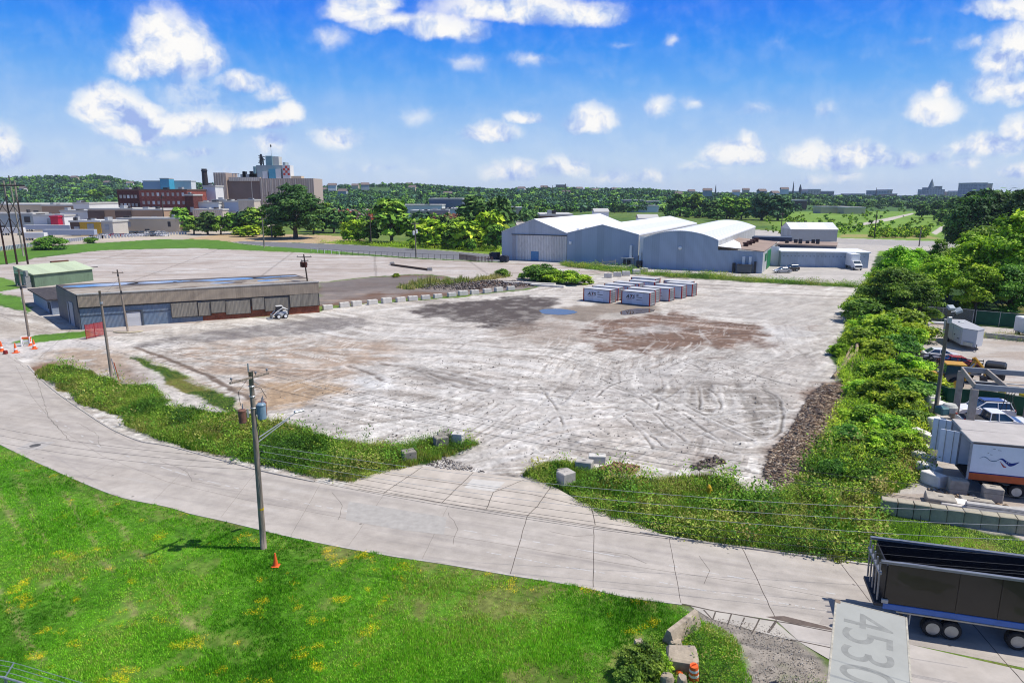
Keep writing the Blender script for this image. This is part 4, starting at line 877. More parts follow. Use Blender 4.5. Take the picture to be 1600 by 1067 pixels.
# lawn: mown turf blades, thinning with distance, and yellow flower patches
LG = [(54, 104, 18), (80, 140, 24), (108, 168, 34), (142, 188, 54), (156, 158, 88)]
lawn_w = PX(lawnx[:1]+[(u, v+3) for u, v in ROAD_NEAR if u < 1120]+[(1150, 1000), (1170, 1060), (1150, 1140), (-200, 1140)])
def lawnthin(x, y): return np.clip((26/np.maximum(y, 12))**2.2, .03, 1)*(np.abs(x) < y*.85+4)*(1-.85*sst(.56, .66, fbm(x/2.6, y/2.6, 5, 71, .62)))
scatter('turf_blades', lawn_w, 420, .05, .16, LG, 110, 'grass', 7, .13, .1, .3, label='short mown turf of the lawn', dfun=lawnthin, maxn=110000)
YEL = [(236, 190, 20), (250, 212, 20), (250, 224, 50)]
def flow(x, y): return sst(.64, .70, fbm(x/1.0, y/.9, 4, 301, .6))*sst(.44, .58, fbm(x/9, y/9, 3, 302))*(np.abs(x) < y*.85+4)
scatter('wildflowers', lawn_w, 130, .08, .13, YEL, 111, 'weed', 7, .13, 0, .3, label='patches of small yellow flowers in the lawn', dfun=flow, maxn=30000)
# rough growth in the bottom right corner
scatter('weeds', PX([(1020, 985), (1075, 985), (1130, 1005), (1165, 1060), (1150, 1110), (1000, 1110), (1010, 1040)]), 45, .12, .45, WG, 112, 'weed', 20, .25, .2, .4, label='weeds round the broken concrete at the bottom of the picture', maxn=6000)
scatter('weeds', PX([(1225, 1052), (1295, 1056), (1305, 1130), (1180, 1130)]), 30, .06, .22, WG, 113, 'weed', 14, .2, .5, .5, label='sparse low weeds on the gravel shoulder beside the apron', maxn=2500)

def clear_blocks(x, y):
    k = np.ones(len(x))
    for u, v in ((884, 757), (880, 748), (913, 733), (933, 722), (1107, 775), (905, 748), (925, 738), (958, 730)): a, b = W(u, v); k *= ((x-a)**2+(y-b)**2 > 2.2)
    return k
scatter('weeds', PX(strip_l), .9, .7, 1.5, WG, 150, 'weed', 70, .75, .6, .3, label='taller leafy clumps in the left verge', maxn=500)
scatter('weeds', PX(cut_nr), 1.3, .7, 1.7, WG, 151, 'weed', 70, .8, .5, .3, label='taller leafy clumps in the right verge', maxn=900, dfun=clear_blocks)
scatter('ground_vine', PX([(1262, 735), (1290, 690), (1320, 655), (1425, 640), (1442, 740), (1385, 772), (1300, 790)]), 3.2, .6, 1.6, WY+WG, 152, 'weed', 60, .7, .4, .4, label='uneven scrub on the bank below the shrubs', maxn=1400)
scatter('dry_brush', PX([(1395, 655), (1425, 650), (1446, 700), (1448, 745), (1410, 740), (1400, 700)]), 12, .3, .9, [(150, 122, 90), (186, 156, 118), (120, 96, 70), (160, 150, 90)], 153, 'grass', 22, .5, .3, .4, label='dry brown brush beside the tumbled pale blocks', maxn=900)

scatter('grass', PX([(1388, 800), (1440, 812), (1600, 846), (1760, 880), (1760, 945), (1600, 918), (1480, 900), (1388, 882)]), 60, .04, .15, [(96, 134, 40), (130, 168, 52), (160, 190, 76), (170, 164, 110)], 154, 'grass', 9, .16, .3, .5, label='short grass below the block retaining wall', maxn=9000)
scatter('weeds', PX([(1075, 980), (1105, 985), (1150, 1010), (1165, 1060), (1150, 1090), (1085, 1080)]), 14, .25, .7, WG+[(170, 170, 70)], 155, 'weed', 34, .35, .3, .3, label='tangled weeds between the striped drum and the gravel shoulder', maxn=900)
# ------------------------------------------------------------------ placing frames
def frame(p, q):
    a, b = W(*p), W(*q); return a, math.atan2(b[1]-a[1], b[0]-a[0]), math.hypot(b[0]-a[0], b[1]-a[1])
def colx(u, z, a, rz):                       # distance along direction rz from a where column u is met at height z
    ex, ey = math.cos(rz), math.sin(rz); k = (u-800)/FP
    # x = k * depth ; depth = y*CP + (HC-z)*SP
    return (k*(a[1]*CP+(HC-z)*SP)-a[0])/(ex-k*ey*CP)
def loc_of(a, rz, x, y):
    return (a[0]+x*math.cos(rz)-y*math.sin(rz), a[1]+x*math.sin(rz)+y*math.cos(rz))
def tolocal(a, rz, p):
    dx, dy = p[0]-a[0], p[1]-a[1]; return (dx*math.cos(rz)+dy*math.sin(rz), -dx*math.sin(rz)+dy*math.cos(rz))
def LC(c): return tuple(A(c))
def shadowed(c, k=1.0): return tuple(A(c, 1.25)*k)
# ---- the long low shed
def long_shed():
    a, rz, L = frame((127.6, 515), (500, 488)); H = 5.55
    t = thing('long_shed', 'long flat roofed metal shed with tan corrugated fascia above blue grey and brick walls', 'shed', a, rz)
    bl, br = (-4.6, 15.2), (L-2.1, 13.4)
    tan = corr('tan_sheet', LC((176, 160, 140)), .32, 0, streak=.5, grime=.35, gcol=LC((110, 92, 78))); blue = corr('blue_grey_sheet', LC((122, 140, 160)), .36, 0, streak=.6, grime=.25, gcol=LC((60, 66, 76)), wash=LC((150, 158, 168)))
    navy = corr('dark_blue_sheet', LC((78, 88, 108)), .5, 1, streak=.4, grime=.3, gcol=LC((70, 66, 66)))
    brick = brickmat('orange_brick', LC((186, 106, 76)), LC((160, 84, 60)), LC((170, 140, 120)), 1.6)
    MB().box(.05, 17.6, .02, .3, 0, 3.6).build('front_wall', blue, t)
    MB().box(17.62, L-.05, .0, .3, 0, 1.9).build('brick_wall', brick, t)
    MB().box(17.62, L-.05, .05, .3, 1.9, 3.6).build('upper_wall', corr('grey_sheet', LC((120, 112, 106)), .32, 0, streak=.5), t)
    MB().box(0, L, -.28, -.02, 3.56, H).build('fascia', tan, t)
    b = MB(); b.box(-.05, L+.05, -.36, -.2, H, H+.16); b.build('roof_edge', mat('pale_flashing', LC((232, 230, 224)), .6), t)
    ln = math.hypot(*bl); an = math.atan2(bl[1], bl[0])
    s = MB(); T = Matrix.Rotation(an, 4, 'Z')
    s.box(0, ln, -.0, .18, 0, H-.1, T=T); o = s.build('side_wall', corr('side_sheet', LC((92, 96, 108)), .5, 1, streak=.4, grime=.2), t)  # the shade on this side is put into a darker sheet colour
    d = MB(); d.box(3.2, 6.0, .2, .28, 0, 3.9, T=T).box(7.0, 7.5, .2, .28, 0, 3.6, T=T); d.build('door_panel', mat('pale_door', LC((176, 186, 200)), .5), t)
    s = MB(); s.prism([(L-.2, .3), (L, .3), (br[0], br[1]), (br[0]-.2, br[1])], 0, H-.05).prism([(bl[0], bl[1]-.2), (br[0], br[1]-.2), br, bl], 0, H-.05); s.build('rear_wall', corr('rear_sheet', LC((150, 142, 132)), .4, 0), t)
    # roof with membrane, tar and standing water
    m = bpy.data.materials.new('flat_roof'); m.use_nodes = True; n = NT(m.node_tree); tc = n.N('ShaderNodeTexCoord').outputs['Object']
    q = n.vmath('MULTIPLY', tc, (.35, 1, 1)).outputs[0]
    c = n.ramp(n.noise(tc, .5, 6, .65), [(.3, LC((176, 160, 142))), (.7, LC((206, 196, 180)))])
    c = n.mix(n.ramp(n.noise(q, .42, 7, .7, .4), [(.50, 0), (.58, .85)]), c, (*LC((96, 78, 62)), 1))
    sy = n.N('ShaderNodeSeparateXYZ', i={0: tc}).outputs[1]
    far = n.ramp(n.math('ADD', n.math('DIVIDE', sy, 14.5), n.math('MULTIPLY', n.math('SUBTRACT', n.noise(q, .5, 5), .5), .5)), [(.50, 0), (.60, .85)])
    c = n.mix(far, c, (*LC((84, 76, 76)), 1))
    p = n.N('ShaderNodeBsdfPrincipled', i={'Base Color': c, 'Roughness': .9}); n.l.new(p.outputs[0], n.N('ShaderNodeOutputMaterial').inputs[0])
    R = MB(); R.prism([(-.1, -.2), (L+.1, -.2), (br[0]+.1, br[1]+.1), (bl[0]-.1, bl[1]+.1)], H-.12, H+.06); rf = R.build('roof', m, t)
    wat = mat('roof_water', (.05, .16, .42), .06, var=.1, spec=1.0)  # reflected sky blue is put into the water's base colour
    r = random.Random(4)
    for (cx, cy, rx, ry) in [(3, 11.6, 6, 2.4), (10.5, 11.4, 4.6, 1.8), (15, 10.9, 1.6, .8), (23, 10.4, 6, 1.9), (29, 10.3, 2.8, .9), (33.5, 10.8, 1.8, .9), (21.5, 5.4, 2.2, .9), (29, 5.4, 2, 1.2)]:
        pts = [(cx+rx*math.cos(k*.37)*r.uniform(.75, 1.12), cy+ry*math.sin(k*.37)*r.uniform(.7, 1.1)) for k in range(17)]
        g = MB(); g.quad(*[(x, y, H+.066) for x, y in pts]); g.build('roof_puddle', wat, rf)
    # dark drip rail, boarded openings, loading door
    MB().box(0, 17.6, -.06, .0, 3.3, 3.54).box(0, 17.6, -.05, .0, 2.15, 2.2).build('rail', dkmet, t)
    panel = corr('boarded_sheet', LC((158, 150, 136)), .42, 0, streak=.7, grime=.35, gcol=LC((96, 84, 74)), bump=.9)
    fr_ = mat('dark_frame', LC((66, 58, 54)), .8)
    for i, (u0, u1, z0, z1) in enumerate([(268, 309, .95, 3.3), (310, 329, .9, 3.2), (330, 352, 1.25, 3.2), (353, 391, .8, 3.1), (394, 413, 1.3, 3.35), (414, 452, .9, 3.2), (453, 499, 1.35, 3.5)]):
        x0, x1 = colx(u0, 2, a, rz), min(colx(u1, 2, a, rz), L-.1)
        o = MB().box(x0, x1, -.26 if i % 2 == 0 else -.16, -.02, z0, z1).build('boarded_window', panel, t)
        g = MB(); y = -.3 if i % 2 == 0 else -.2; g.box(x0-.06, x1+.06, y, y+.08, z0-.09, z0).box(x0-.07, x0, y, y+.08, z0, z1).box(x1, x1+.07, y, y+.08, z0, z1); g.build('frame', fr_, o)
    x0, x1 = colx(198, 1.5, a, rz), colx(220, 1.5, a, rz)
    dr = MB().box(x0, x1, -.04, .0, 0, 2.3).build('roller_door', corr('white_slats', LC((225, 226, 228)), .18, 2, streak=.05, grime=.05), t)
    g = MB(); g.box(x0-.25, x1+.35, -.12, .0, 2.45, 2.62).box(x1+.1, x1+.35, -.14, .0, 0, 2.45).box(x0-.25, x0-.02, -.12, 0, 0, 2.45).box(x0, x1, -.05, .0, 2.3, 2.45); g.build('door_frame', mat('grey_frame', LC((96, 104, 112)), .7), dr)
    # low kerb pad in front of the door pole
    c = W(196, 520); kb = MB(); kb.path([(-2.0, .3, .1), (-1, -.2, .1), (.5, -.3, .1), (1.6, .2, .1), (2.2, 1.0, .1)], .14, 6); o = kb.build('kerb_ring', mat('cream_kerb', LC((226, 212, 178)), .9)); o.location = (*c, 0); tag(o, 'cream painted kerb curving round the pole base by the roller door', 'kerb')
long_shed()
def annex():
    a, rz, L = frame((80.6, 492.5), (51.6, 474)); t = thing('shed_annex', 'low lean-to with a dark flat roof at the left end of the long shed', 'annex', a, rz)
    MB().box(0, L, -6, -.2, 0, 2.6).build('wall', mat('pale_blue_wall', LC((176, 190, 208)), .7, var=.1, grime=.3, gcol=LC((110, 110, 115))), t)
    MB().box(-.6, L+.5, -6.4, .5, 2.62, 2.86).build('roof', mat('dark_felt', LC((84, 78, 78)), .9, var=.3, grime=.4, gcol=LC((150, 140, 130))), t)
    MB().box(.9, 2.2, -.19, -.1, .1, 2.1).box(2.6, 3.2, -.19, -.1, .8, 2.0).build('door', mat('navy_door', LC((50, 58, 86)), .6), t)
annex()
def green_shed():
    a, rz, L = frame((55.3, 449), (146.2, 438.5)); t = thing('green_shed', 'small green corrugated shed with a pale sloping roof behind the long shed', 'shed', a, rz)
    D = 6.5; h0, h1 = 3.0, 4.6
    MB().box(0, L, 0, D, 0, h0).build('wall', corr('green_sheet', LC((122, 146, 118)), .34, 0, streak=.5, grime=.3, gcol=LC((80, 86, 70))), t)
    b = MB(); b.quad((-.4, -.4, h0), (L+.3, -.4, h0), (L+.3, D+.3, h1), (-.4, D+.3, h1)); b.quad((-.4, -.4, h0-.12), (L+.3, -.4, h0-.12), (L+.3, -.4, h0), (-.4, -.4, h0)); b.quad((L+.3, -.4, h0-.12), (L+.3, D+.3, h0-.12), (L+.3, D+.3, h1), (L+.3, -.4, h0)); b.quad((-.4, -.4, h0-.12), (-.4, -.4, h0), (-.4, D+.3, h1), (-.4, D+.3, h0-.12)); b.quad((-.4, D+.3, 0), (L+.3, D+.3, 0), (L+.3, D+.3, h1), (-.4, D+.3, h1))
    b.build('roof', corr('pale_green_sheet', LC((196, 208, 172)), .5, 0, streak=.15, grime=.15, bump=.3), t)
    MB().box(L*.62, L*.92, D+.5, D+1.2, 0, 4.9).build('rusty_vent', mat('rust', LC((128, 84, 66)), .9), t)
    b = MB(); b.box(-1.6, -.5, .5, 1.5, 0, 2.6).box(-1.4, -.9, .4, 1.4, 2.6, 3.9); b.build('dust_collector', mat('pale_tank', LC((170, 172, 168)), .6, grime=.4), t)
    MB().box(L+.3, L+2.2, 1, 1.12, 3.1, 3.25).build('bracket', dkmet, t)
green_shed()
# ---- grey warehouses
TH = math.radians(-25.5)
def arc_roof(x0, x1, h0, h1, kind, n=14):
    P = []
    for i in range(n+1):
        s = i/n; x = x0+(x1-x0)*s
        z = h0+(h1-h0)*(1-abs(2*s-1)) if kind == 'gable' else h0+(h1-h0)*(1-(2*s-1)**2)
        P.append((x, z))
    return P
roofw = corr('white_roof_sheet', (.80, .80, .80), 1.0, 0, streak=.05, grime=.10, gcol=(.5, .47, .44), bump=.15, rough=.4)
greyw = corr('slate_blue_sheet', LC((176, 190, 206)), .6, 0, streak=.12, grime=.15, gcol=LC((136, 146, 158)), bump=.35)
def hall(name, label, a, L, D, h0, h1, kind, wallm, x_off=0):
    t = thing(name, label, 'warehouse', a, TH); P = arc_roof(0, L, h0, h1, kind)
    b = MB(); b.extr([(0, 0), (L, 0)]+[p for p in P[::-1]], 0, .25); b.build('front_wall', wallm, t)
    MB().box(0, .25, .25, D, 0, h0-.02).box(L-.25, L, .25, D, 0, h0-.02).build('side_wall', corr('side_pale_sheet', LC((188, 188, 186)), .8, 1, streak=.25, grime=.15, bump=.4), t)
    MB().extr([(0, 0), (L, 0)]+[p for p in P[::-1]], D-.25, D).build('rear_wall', wallm, t)
    r = MB()
    for (xa, za), (xb, zb) in zip(P[:-1], P[1:]):
        r.quad((xa, -.2, za+.05), (xb, -.2, zb+.05), (xb, D+.2, zb+.05), (xa, D+.2, za+.05)); r.quad((xa, -.2, za-.12), (xb, -.2, zb-.12), (xb, -.2, zb+.05), (xa, -.2, za+.05))
    r.quad((L+.06, -.2, h0+.03), (L+.06, D+.2, h0+.03), (L+.06, D+.2, h0-.35), (L+.06, -.2, h0-.35)); r.quad((L, -.2, h0+.05), (L, D+.2, h0+.05), (L+.06, D+.2, h0+.03), (L+.06, -.2, h0+.03))
    r.build('roof', roofw, t, False); return t, P
A1, A2, A3 = W(784, 405.3), W(886, 410), W(1003.7, 418.7)
t1, _ = hall('gable_warehouse', 'grey gabled warehouse, leftmost of three, with a small blue door in its sliding door', A1, 22.9, 66, 9.0, 13.2, 'gable', corr('grey_gable_sheet', LC((192, 200, 208)), .6, 0, streak=.2, grime=.15, gcol=LC((120, 126, 134)), bump=.4))
def gable_bits():
    x0, x1 = colx(802, 3, A1, TH), 22.7
    d = MB().box(x0+1.6, x1, -.18, -.02, .1, 8.1).build('sliding_door', corr('pale_door_sheet', LC((226, 222, 214)), 1.1, 0, streak=.5, grime=.4, gcol=LC((130, 116, 104))), t1)
    xa = colx(830, 2, A1, TH); MB().box(xa, xa+2.7, -.25, -.19, .15, 3.0).build('blue_door', mat('sky_blue_door', LC((110, 168, 214)), .5), d)
    MB().box(x0-.3, x0+.8, -.12, -.02, .1, 8.1).build('pale_panel', mat('pale_panel', LC((196, 196, 200)), .6, var=.05), t1)
    MB().box(x0-.5, x1+.1, -.3, -.19, 8.1, 8.35).build('door_track', dkmet, t1)
gable_bits()
t2, _ = hall('middle_warehouse', 'slate blue warehouse with a shallow gable in the middle of the row', A2, 22.6, 90, 9.2, 11.9, 'gable', greyw)
def mid_bits():
    for k in range(9):
        y = 8+k*8.2; MB().box(.0, .8, y, y+1.6, 9.6, 10.1).build('roof_vent', white, t2)
    for nm, x, y0, z0, z1, w_, m in [('flue', 20.1, -.6, 2.2, 6.0, .7, white), ('wall_light', .7, -.5, 5.7, 6.6, .8, white)]:
        MB().bbox(x, x+w_, y0, 0, z0, z1, .08).build(nm, m, t2)
    b = MB(); b.box(18.0, 21.5, -2.2, -.3, 0, .2); 
    for x in (18.0, 19.7, 21.4): b.box(x, x+.1, -2.2, -2.1, .2, 2.2).box(x, x+.1, -.4, -.3, .2, 2.2)
    b.box(18, 21.5, -2.2, -.3, 2.2, 2.3); b.build('cage', galv, t2)
    MB().box(18.6, 20.4, -1.8, -.6, .2, 1.6).build('plant_unit', mat('dark_unit', LC((74, 76, 80)), .6), t2)
    b = MB(); b.box(12.2, 16.4, -2.6, -2.5, .9, 1.05).box(12.2, 12.35, -2.6, -2.45, 0, 1.5).box(16.3, 16.45, -2.6, -2.45, 0, 1.8).box(14.2, 16.3, -1.9, -.9, 1.2, 1.35)
    b.build('loading_rack', mat('cream_steel', LC((220, 212, 190)), .6), t2)
mid_bits()
t3, _ = hall('curved_roof_warehouse', 'slate blue warehouse with a bowed white roof and a low wing on its right', A3, 20.9, 88, 8.6, 10.9, 'arc', greyw)
def wing():
    L0, L1 = 20.9, 33.2; lx = colx(1191, 2, A3, TH)
    w_ = MB().box(L0, lx, 0, .25, 0, 5.9).build('wing_wall', greyw, t3)
    e = MB(); e.box(lx-.25, lx, .25, 42, 0, 5.9); e.build('wing_side_wall', corr('pale_side', LC((196, 198, 196)), .8, 1, streak=.1), t3)
    r = MB(); r.quad((L0, -.15, 6.9), (lx+.15, -.15, 5.95), (lx+.15, 42, 5.95), (L0, 42, 6.9)); r.quad((L0, -.15, 6.7), (lx+.15, -.15, 5.75), (lx+.15, -.15, 5.95), (L0, -.15, 6.9)); r.quad((lx+.15, -.15, 5.75), (lx+.15, 42, 5.75), (lx+.15, 42, 5.95), (lx+.15, -.15, 5.95))
    rf = r.build('wing_roof', mat('brown_membrane', LC((186, 162, 146)), .9, var=.12, vs=.2, grime=.15), t3)
    MB().quad((L0+.02, 0, 6.92), (L0+6.2, 0, 6.44), (L0+3.2, 20, 6.68), (L0+.02, 30, 6.92)).build('white_membrane', white, t3)
    for x, y in ((27, 10), (27.2, 17), (27.3, 24), (27.5, 31)): MB().lathe([(.7, 6.2), (.7, 7.1), (.9, 7.15), (.9, 7.5), (.2, 7.6)], 12, Matrix.Translation((x, y, 0))).build('roof_fan', mat('dark_red_fan', LC((80, 48, 44)), .7), rf)
    g = mat('green_door', LC((40, 140, 84)), .5)
    for y0, y1, z0, z1 in ((5.5, 7, 2.7, 4.8), (8.0, 9.6, 2.7, 4.8), (11.5, 22, 0, 5.2)): MB().box(lx+.02, lx+.1, y0, y1, z0, z1).build('green_door', g, t3)
    for x in (28.0, 29.7): MB().bbox(lx-(33.2-x), lx-(33.2-x)+.7, -.5, -.02, 1.6, 4.4, .05).build('duct', white, t3)
    b = MB(); b.box(lx-6.2, lx-2.6, -2.4, -.3, .3, 2.2); b.build('air_conditioner', mat('grille', LC((120, 124, 128)), .5, .3, var=.3, vs=8), t3)
    b = MB(); b.box(lx-6.3, lx-2.5, -2.5, -.2, 2.2, 2.35).box(lx-7.6, lx-6.9, -1.2, -.2, 0, 2.6).box(lx-2.0, lx-1.5, -.9, -.1, 0, 3.2); b.build('unit_frame', dkmet, t3)
    T = Matrix.Translation((10.6, 0, 6.1)); MB().lathe([(.5, 0), (.5, .3), (.3, .5), (.05, .55)], 12, T @ Matrix.Rotation(math.pi/2, 4, 'X')).build('wall_lamp', white, t3)
    # white strip of wall and pipework between the two halls
    MB().box(-1.9, -.1, 3, 3.3, 0, 8.8).build('link_wall', white, t3)
    b = MB(); b.box(-1.6, -1.0, 1.6, 2.2, 1, 4.4); b.build('link_duct', white, t3)
    b = MB(); b.box(-1.7, -.3, -.8, 1.2, 0, 2.0); b.build('link_unit', mat('dark_unit', LC((74, 76, 80)), .6), t3)
wing()
def side_buildings():
    # cross wing with dark front, white gabled store, low slate blue depot, all right of the curved hall
    a = loc_of(A3, TH, 33.2, 37); t = thing('flat_roofed_block', 'dark walled block with a brown flat roof and rooftop units behind the green doors', 'warehouse', a, TH)
    MB().box(.1, 17, 0, 16, 0, 5.2).build('wall', mat('dark_slate_wall', LC((92, 102, 120)), .7, var=.1), t)
    MB().box(-.1, 17.2, -.2, 16.2, 5.2, 5.6).build('roof', mat('brown_membrane', LC((186, 162, 146)), .9), t)
    MB().box(-9, 3.5, 12, 19, 5.6, 6.9).build('roof_house', mat('dark_slate_wall', LC((92, 102, 120)), .7), t)
    MB().box(17.0, 17.08, 5, 9.5, 0, 4.2).build('green_door', _M['green_door'], t)
    MB().bbox(8.5, 11.0, -.9, -.0, 1.8, 4.0, .1).build('wall_unit', mat('beige_unit', LC((196, 190, 180)), .6), t)
    for k, (x, y) in enumerate([(2, 4), (4.5, 6), (6, 3), (8, 5), (9.6, 7), (11, 4)]): MB().bbox(x, x+1.1, y, y+1.0, 5.62, 6.5+.3*(k % 3), .05).build('rooftop_unit', mat('dark_unit', LC((74, 76, 80)), .6), t)
    a = W(1219, 416.5); b_ = W(1331, 418); rz = math.atan2(b_[1]-a[1], b_[0]-a[0])-.05; L = math.hypot(b_[0]-a[0], b_[1]-a[1])+4.0
    t = thing('depot_building', 'long low slate blue building with a white flat roof behind the parked cars', 'warehouse', a, rz)
    MB().box(0, L, 0, 12, 0, 4.3).build('wall', greyw, t); MB().box(-.2, L+.3, -.6, 12.3, 4.3, 4.6).build('roof', white, t)
    MB().box(-3.2, -.05, 3, 3.2, 0, 5.6).build('white_side', white, t)
    vg = mat('vent_grey', LC((170, 180, 190)), .6)
    for k in range(22): MB().box(.6+k*(L-1)/22, 1.0+k*(L-1)/22, -.06, 0, 3.0, 3.35).build('vent_slot', vg, t)
    a = W(1232, 378); t = thing('white_gabled_store', 'white roofed store with a pale gable beyond the brown flat roof', 'warehouse', (a[0]+2, a[1]+3), -.13)
    a0 = (a[0]+2, a[1]+3); Lx = colx(1309, 5, a0, -.13)
    P = [(0, 0), (Lx, 0), (Lx, 6.0), (0, 6.0)]
    MB().box(0, Lx, 0, 18, 0, 5.4).build('wall', corr('pale_side', LC((196, 198, 196)), .8, 1), t)
    b = MB(); b.quad((-.3, -.3, 5.4), (Lx+.3, -.3, 5.4), (Lx+.3, 9, 8.2), (-.3, 9, 8.2)); b.quad((-.3, 18.3, 5.4), (-.3, 9, 8.2), (Lx+.3, 9, 8.2), (Lx+.3, 18.3, 5.4)); b.quad((Lx, 0, 5.4), (Lx, 18, 5.4), (Lx, 9, 8.15)); b.quad((0, 0, 5.4), (0, 9, 8.15), (0, 18, 5.4)); b.build('roof', roofw, t)
side_buildings()
# ---- shipping containers with the printed sides
def txt(body, size, m, parent, loc, rot, name='lettering', ext=.004, bold=False, shear=0.0, sx=1.0):
    cu = bpy.data.curves.new(name, 'FONT'); cu.body = body; cu.size = size; cu.extrude = ext; cu.shear = shear
    if bold: cu.offset = size*.02
    o = bpy.data.objects.new(name, cu); C.objects.link(o)
    bpy.context.view_layer.update()
    me = bpy.data.meshes.new_from_object(o.evaluated_get(bpy.context.evaluated_depsgraph_get())); C.objects.unlink(o); bpy.data.objects.remove(o)
    me.materials.clear(); me.materials.append(m); q = bpy.data.objects.new(name, me); C.objects.link(q); q.parent = parent; q.location = loc; q.rotation_euler = rot; q.scale = (sx, 1, 1); return q
R90 = (math.pi/2, 0, 0)
def container():
    L, Wd, H = 6.06, 2.44, 2.59; t = thing('shipping_container', '', 'container')
    m = corr('container_grey', LC((218, 226, 238)), .28, 0, streak=.06, grime=.05, bump=.35)
    MB().bbox(.1, L-.1, .06, Wd-.06, .14, H-.05, .03).build('body', m, t)
    MB().bbox(.05, L-.05, .03, Wd-.03, H-.06, H, .015).build('roof', mat('container_roof', LC((228, 228, 230)), .6, var=.06), t)
    fm = mat('container_frame', LC((110, 116, 124)), .5); b = MB()
    b.box(0, L, -.01, .08, 0, .15).box(0, L, Wd-.08, Wd+.01, 0, .15).box(0, L, -.01, .07, H-.12, H-.005).box(0, L, Wd-.07, Wd+.01, H-.12, H-.005)
    for x in (0, L-.09): b.box(x, x+.09, .08, Wd-.08, 0, .15).box(x, x+.09, .08, Wd-.08, H-.12, H-.006)
    b.build('frame', fm, t)
    red = mat('red_corner_post', LC((186, 44, 40)), .5, var=.08)
    for x in (-.02, L-.16):
        for y in (-.03, Wd-.16): MB().box(x, x+.18, y, y+.19, .0, H).build('corner_post', red, t)
    d = MB(); d.box(L-.09, L-.02, .18, Wd/2-.01, .17, H-.13).box(L-.09, L-.02, Wd/2+.01, Wd-.18, .17, H-.13); dd = d.build('door', mat('door_grey', LC((214, 216, 218)), .5), t)
    b = MB()
    for y in (.5, .95, 1.5, 1.95): b.tube((L+.01, y, .15), (L+.01, y, H-.12), .035, n=6)
    for z in (.7, 1.1, 1.5, 1.9): b.box(L-.01, L+.03, .3, Wd-.3, z, z+.08)
    b.build('lock_rod', mat('rod_grey', LC((130, 134, 140)), .5, .3), dd)
    ink = mat('black_print', LC((24, 24, 26)), .6)
    lg = txt('ATS', .92, ink, t, (.95, .05, 1.28), R90, 'lettering', bold=True, shear=.25, sx=1.15); lg.data.name = 'lettering'
    b = MB(); b.quad((1.98, .045, 1.42), (2.12, .045, 1.42), (2.30, .045, 1.74), (2.16, .045, 1.74)); b.quad((1.1, .045, 1.08), (2.75, .045, 1.08), (2.75, .045, 1.12), (1.1, .045, 1.12)); b.build('logo_stroke', red, t)
    b = MB()
    for z, l in ((1.98, .55), (1.72, .45), (1.46, 1.15)):
        for k in range(int(l/.14)): b.quad((3.2+k*.15, .045, z), (3.31+k*.15, .045, z), (3.31+k*.15, .045, z+.13), (3.2+k*.15, .045, z+.13))
    b.build('small_print', ink, t)
    MB().quad((3.2, .045, 1.0), (4.5, .045, 1.0), (4.5, .045, 1.08), (3.2, .045, 1.08)).build('print_line', ink, t)
    return t
def containers():
    t = container(); RZ = math.radians(-36.5)
    P = [((911.2, 470), 'front container of the left group, its large side lettering in full view'), ((970.5, 474.5), 'nearest container of all, with full side lettering, front of the right group')]
    Lf = [(0, 'second container in the left group, just behind the front one'), (1, 'third container in the left group'), (2, 'fourth container in the left group'), (3, 'fifth container in the left group, next to the back one'), (4, 'rearmost container in the left group, nearest the warehouses')]
    a = W(911.2, 470); b = W(970.5, 474.5)
    t.location = (*a, 0); t.rotation_euler = (0, 0, RZ); t['label'] = 'grey shipping container, '+P[0][1]; g = 'printed grey shipping containers on the lot'; t['group'] = g
    step = (a, W(934, 462.5), W(953, 458.5), W(970, 456.5), W(994, 453), W(1000, 450.5))
    # back corners of each row measured at roof height
    ra = [W(925, 446.5, 2.59), W(944, 443.2, 2.59), W(958.5, 440, 2.59), W(983, 437.5, 2.59), W(986, 433, 2.59)]
    for k, p in enumerate(ra): dup(t, p, RZ, 'grey shipping container, '+Lf[k][1], group=g)
    dup(t, b, RZ, 'grey shipping container, '+P[1][1], group=g)
    rb = [(W(980, 449.5, 2.59), 'second in the right group, pressed against the nearest one'), (W(1003, 447.5, 2.59), 'third in the right group'), (W(1023, 444, 2.59), 'fourth in the right group'), (W(1040, 441, 2.59), 'rightmost one, second from the back of the right group'), (W(1037, 437.8, 2.59), 'rearmost of the right group, partly hidden')]
    for p, l in rb: dup(t, p, RZ, 'grey shipping container, '+l, group=g)
containers()
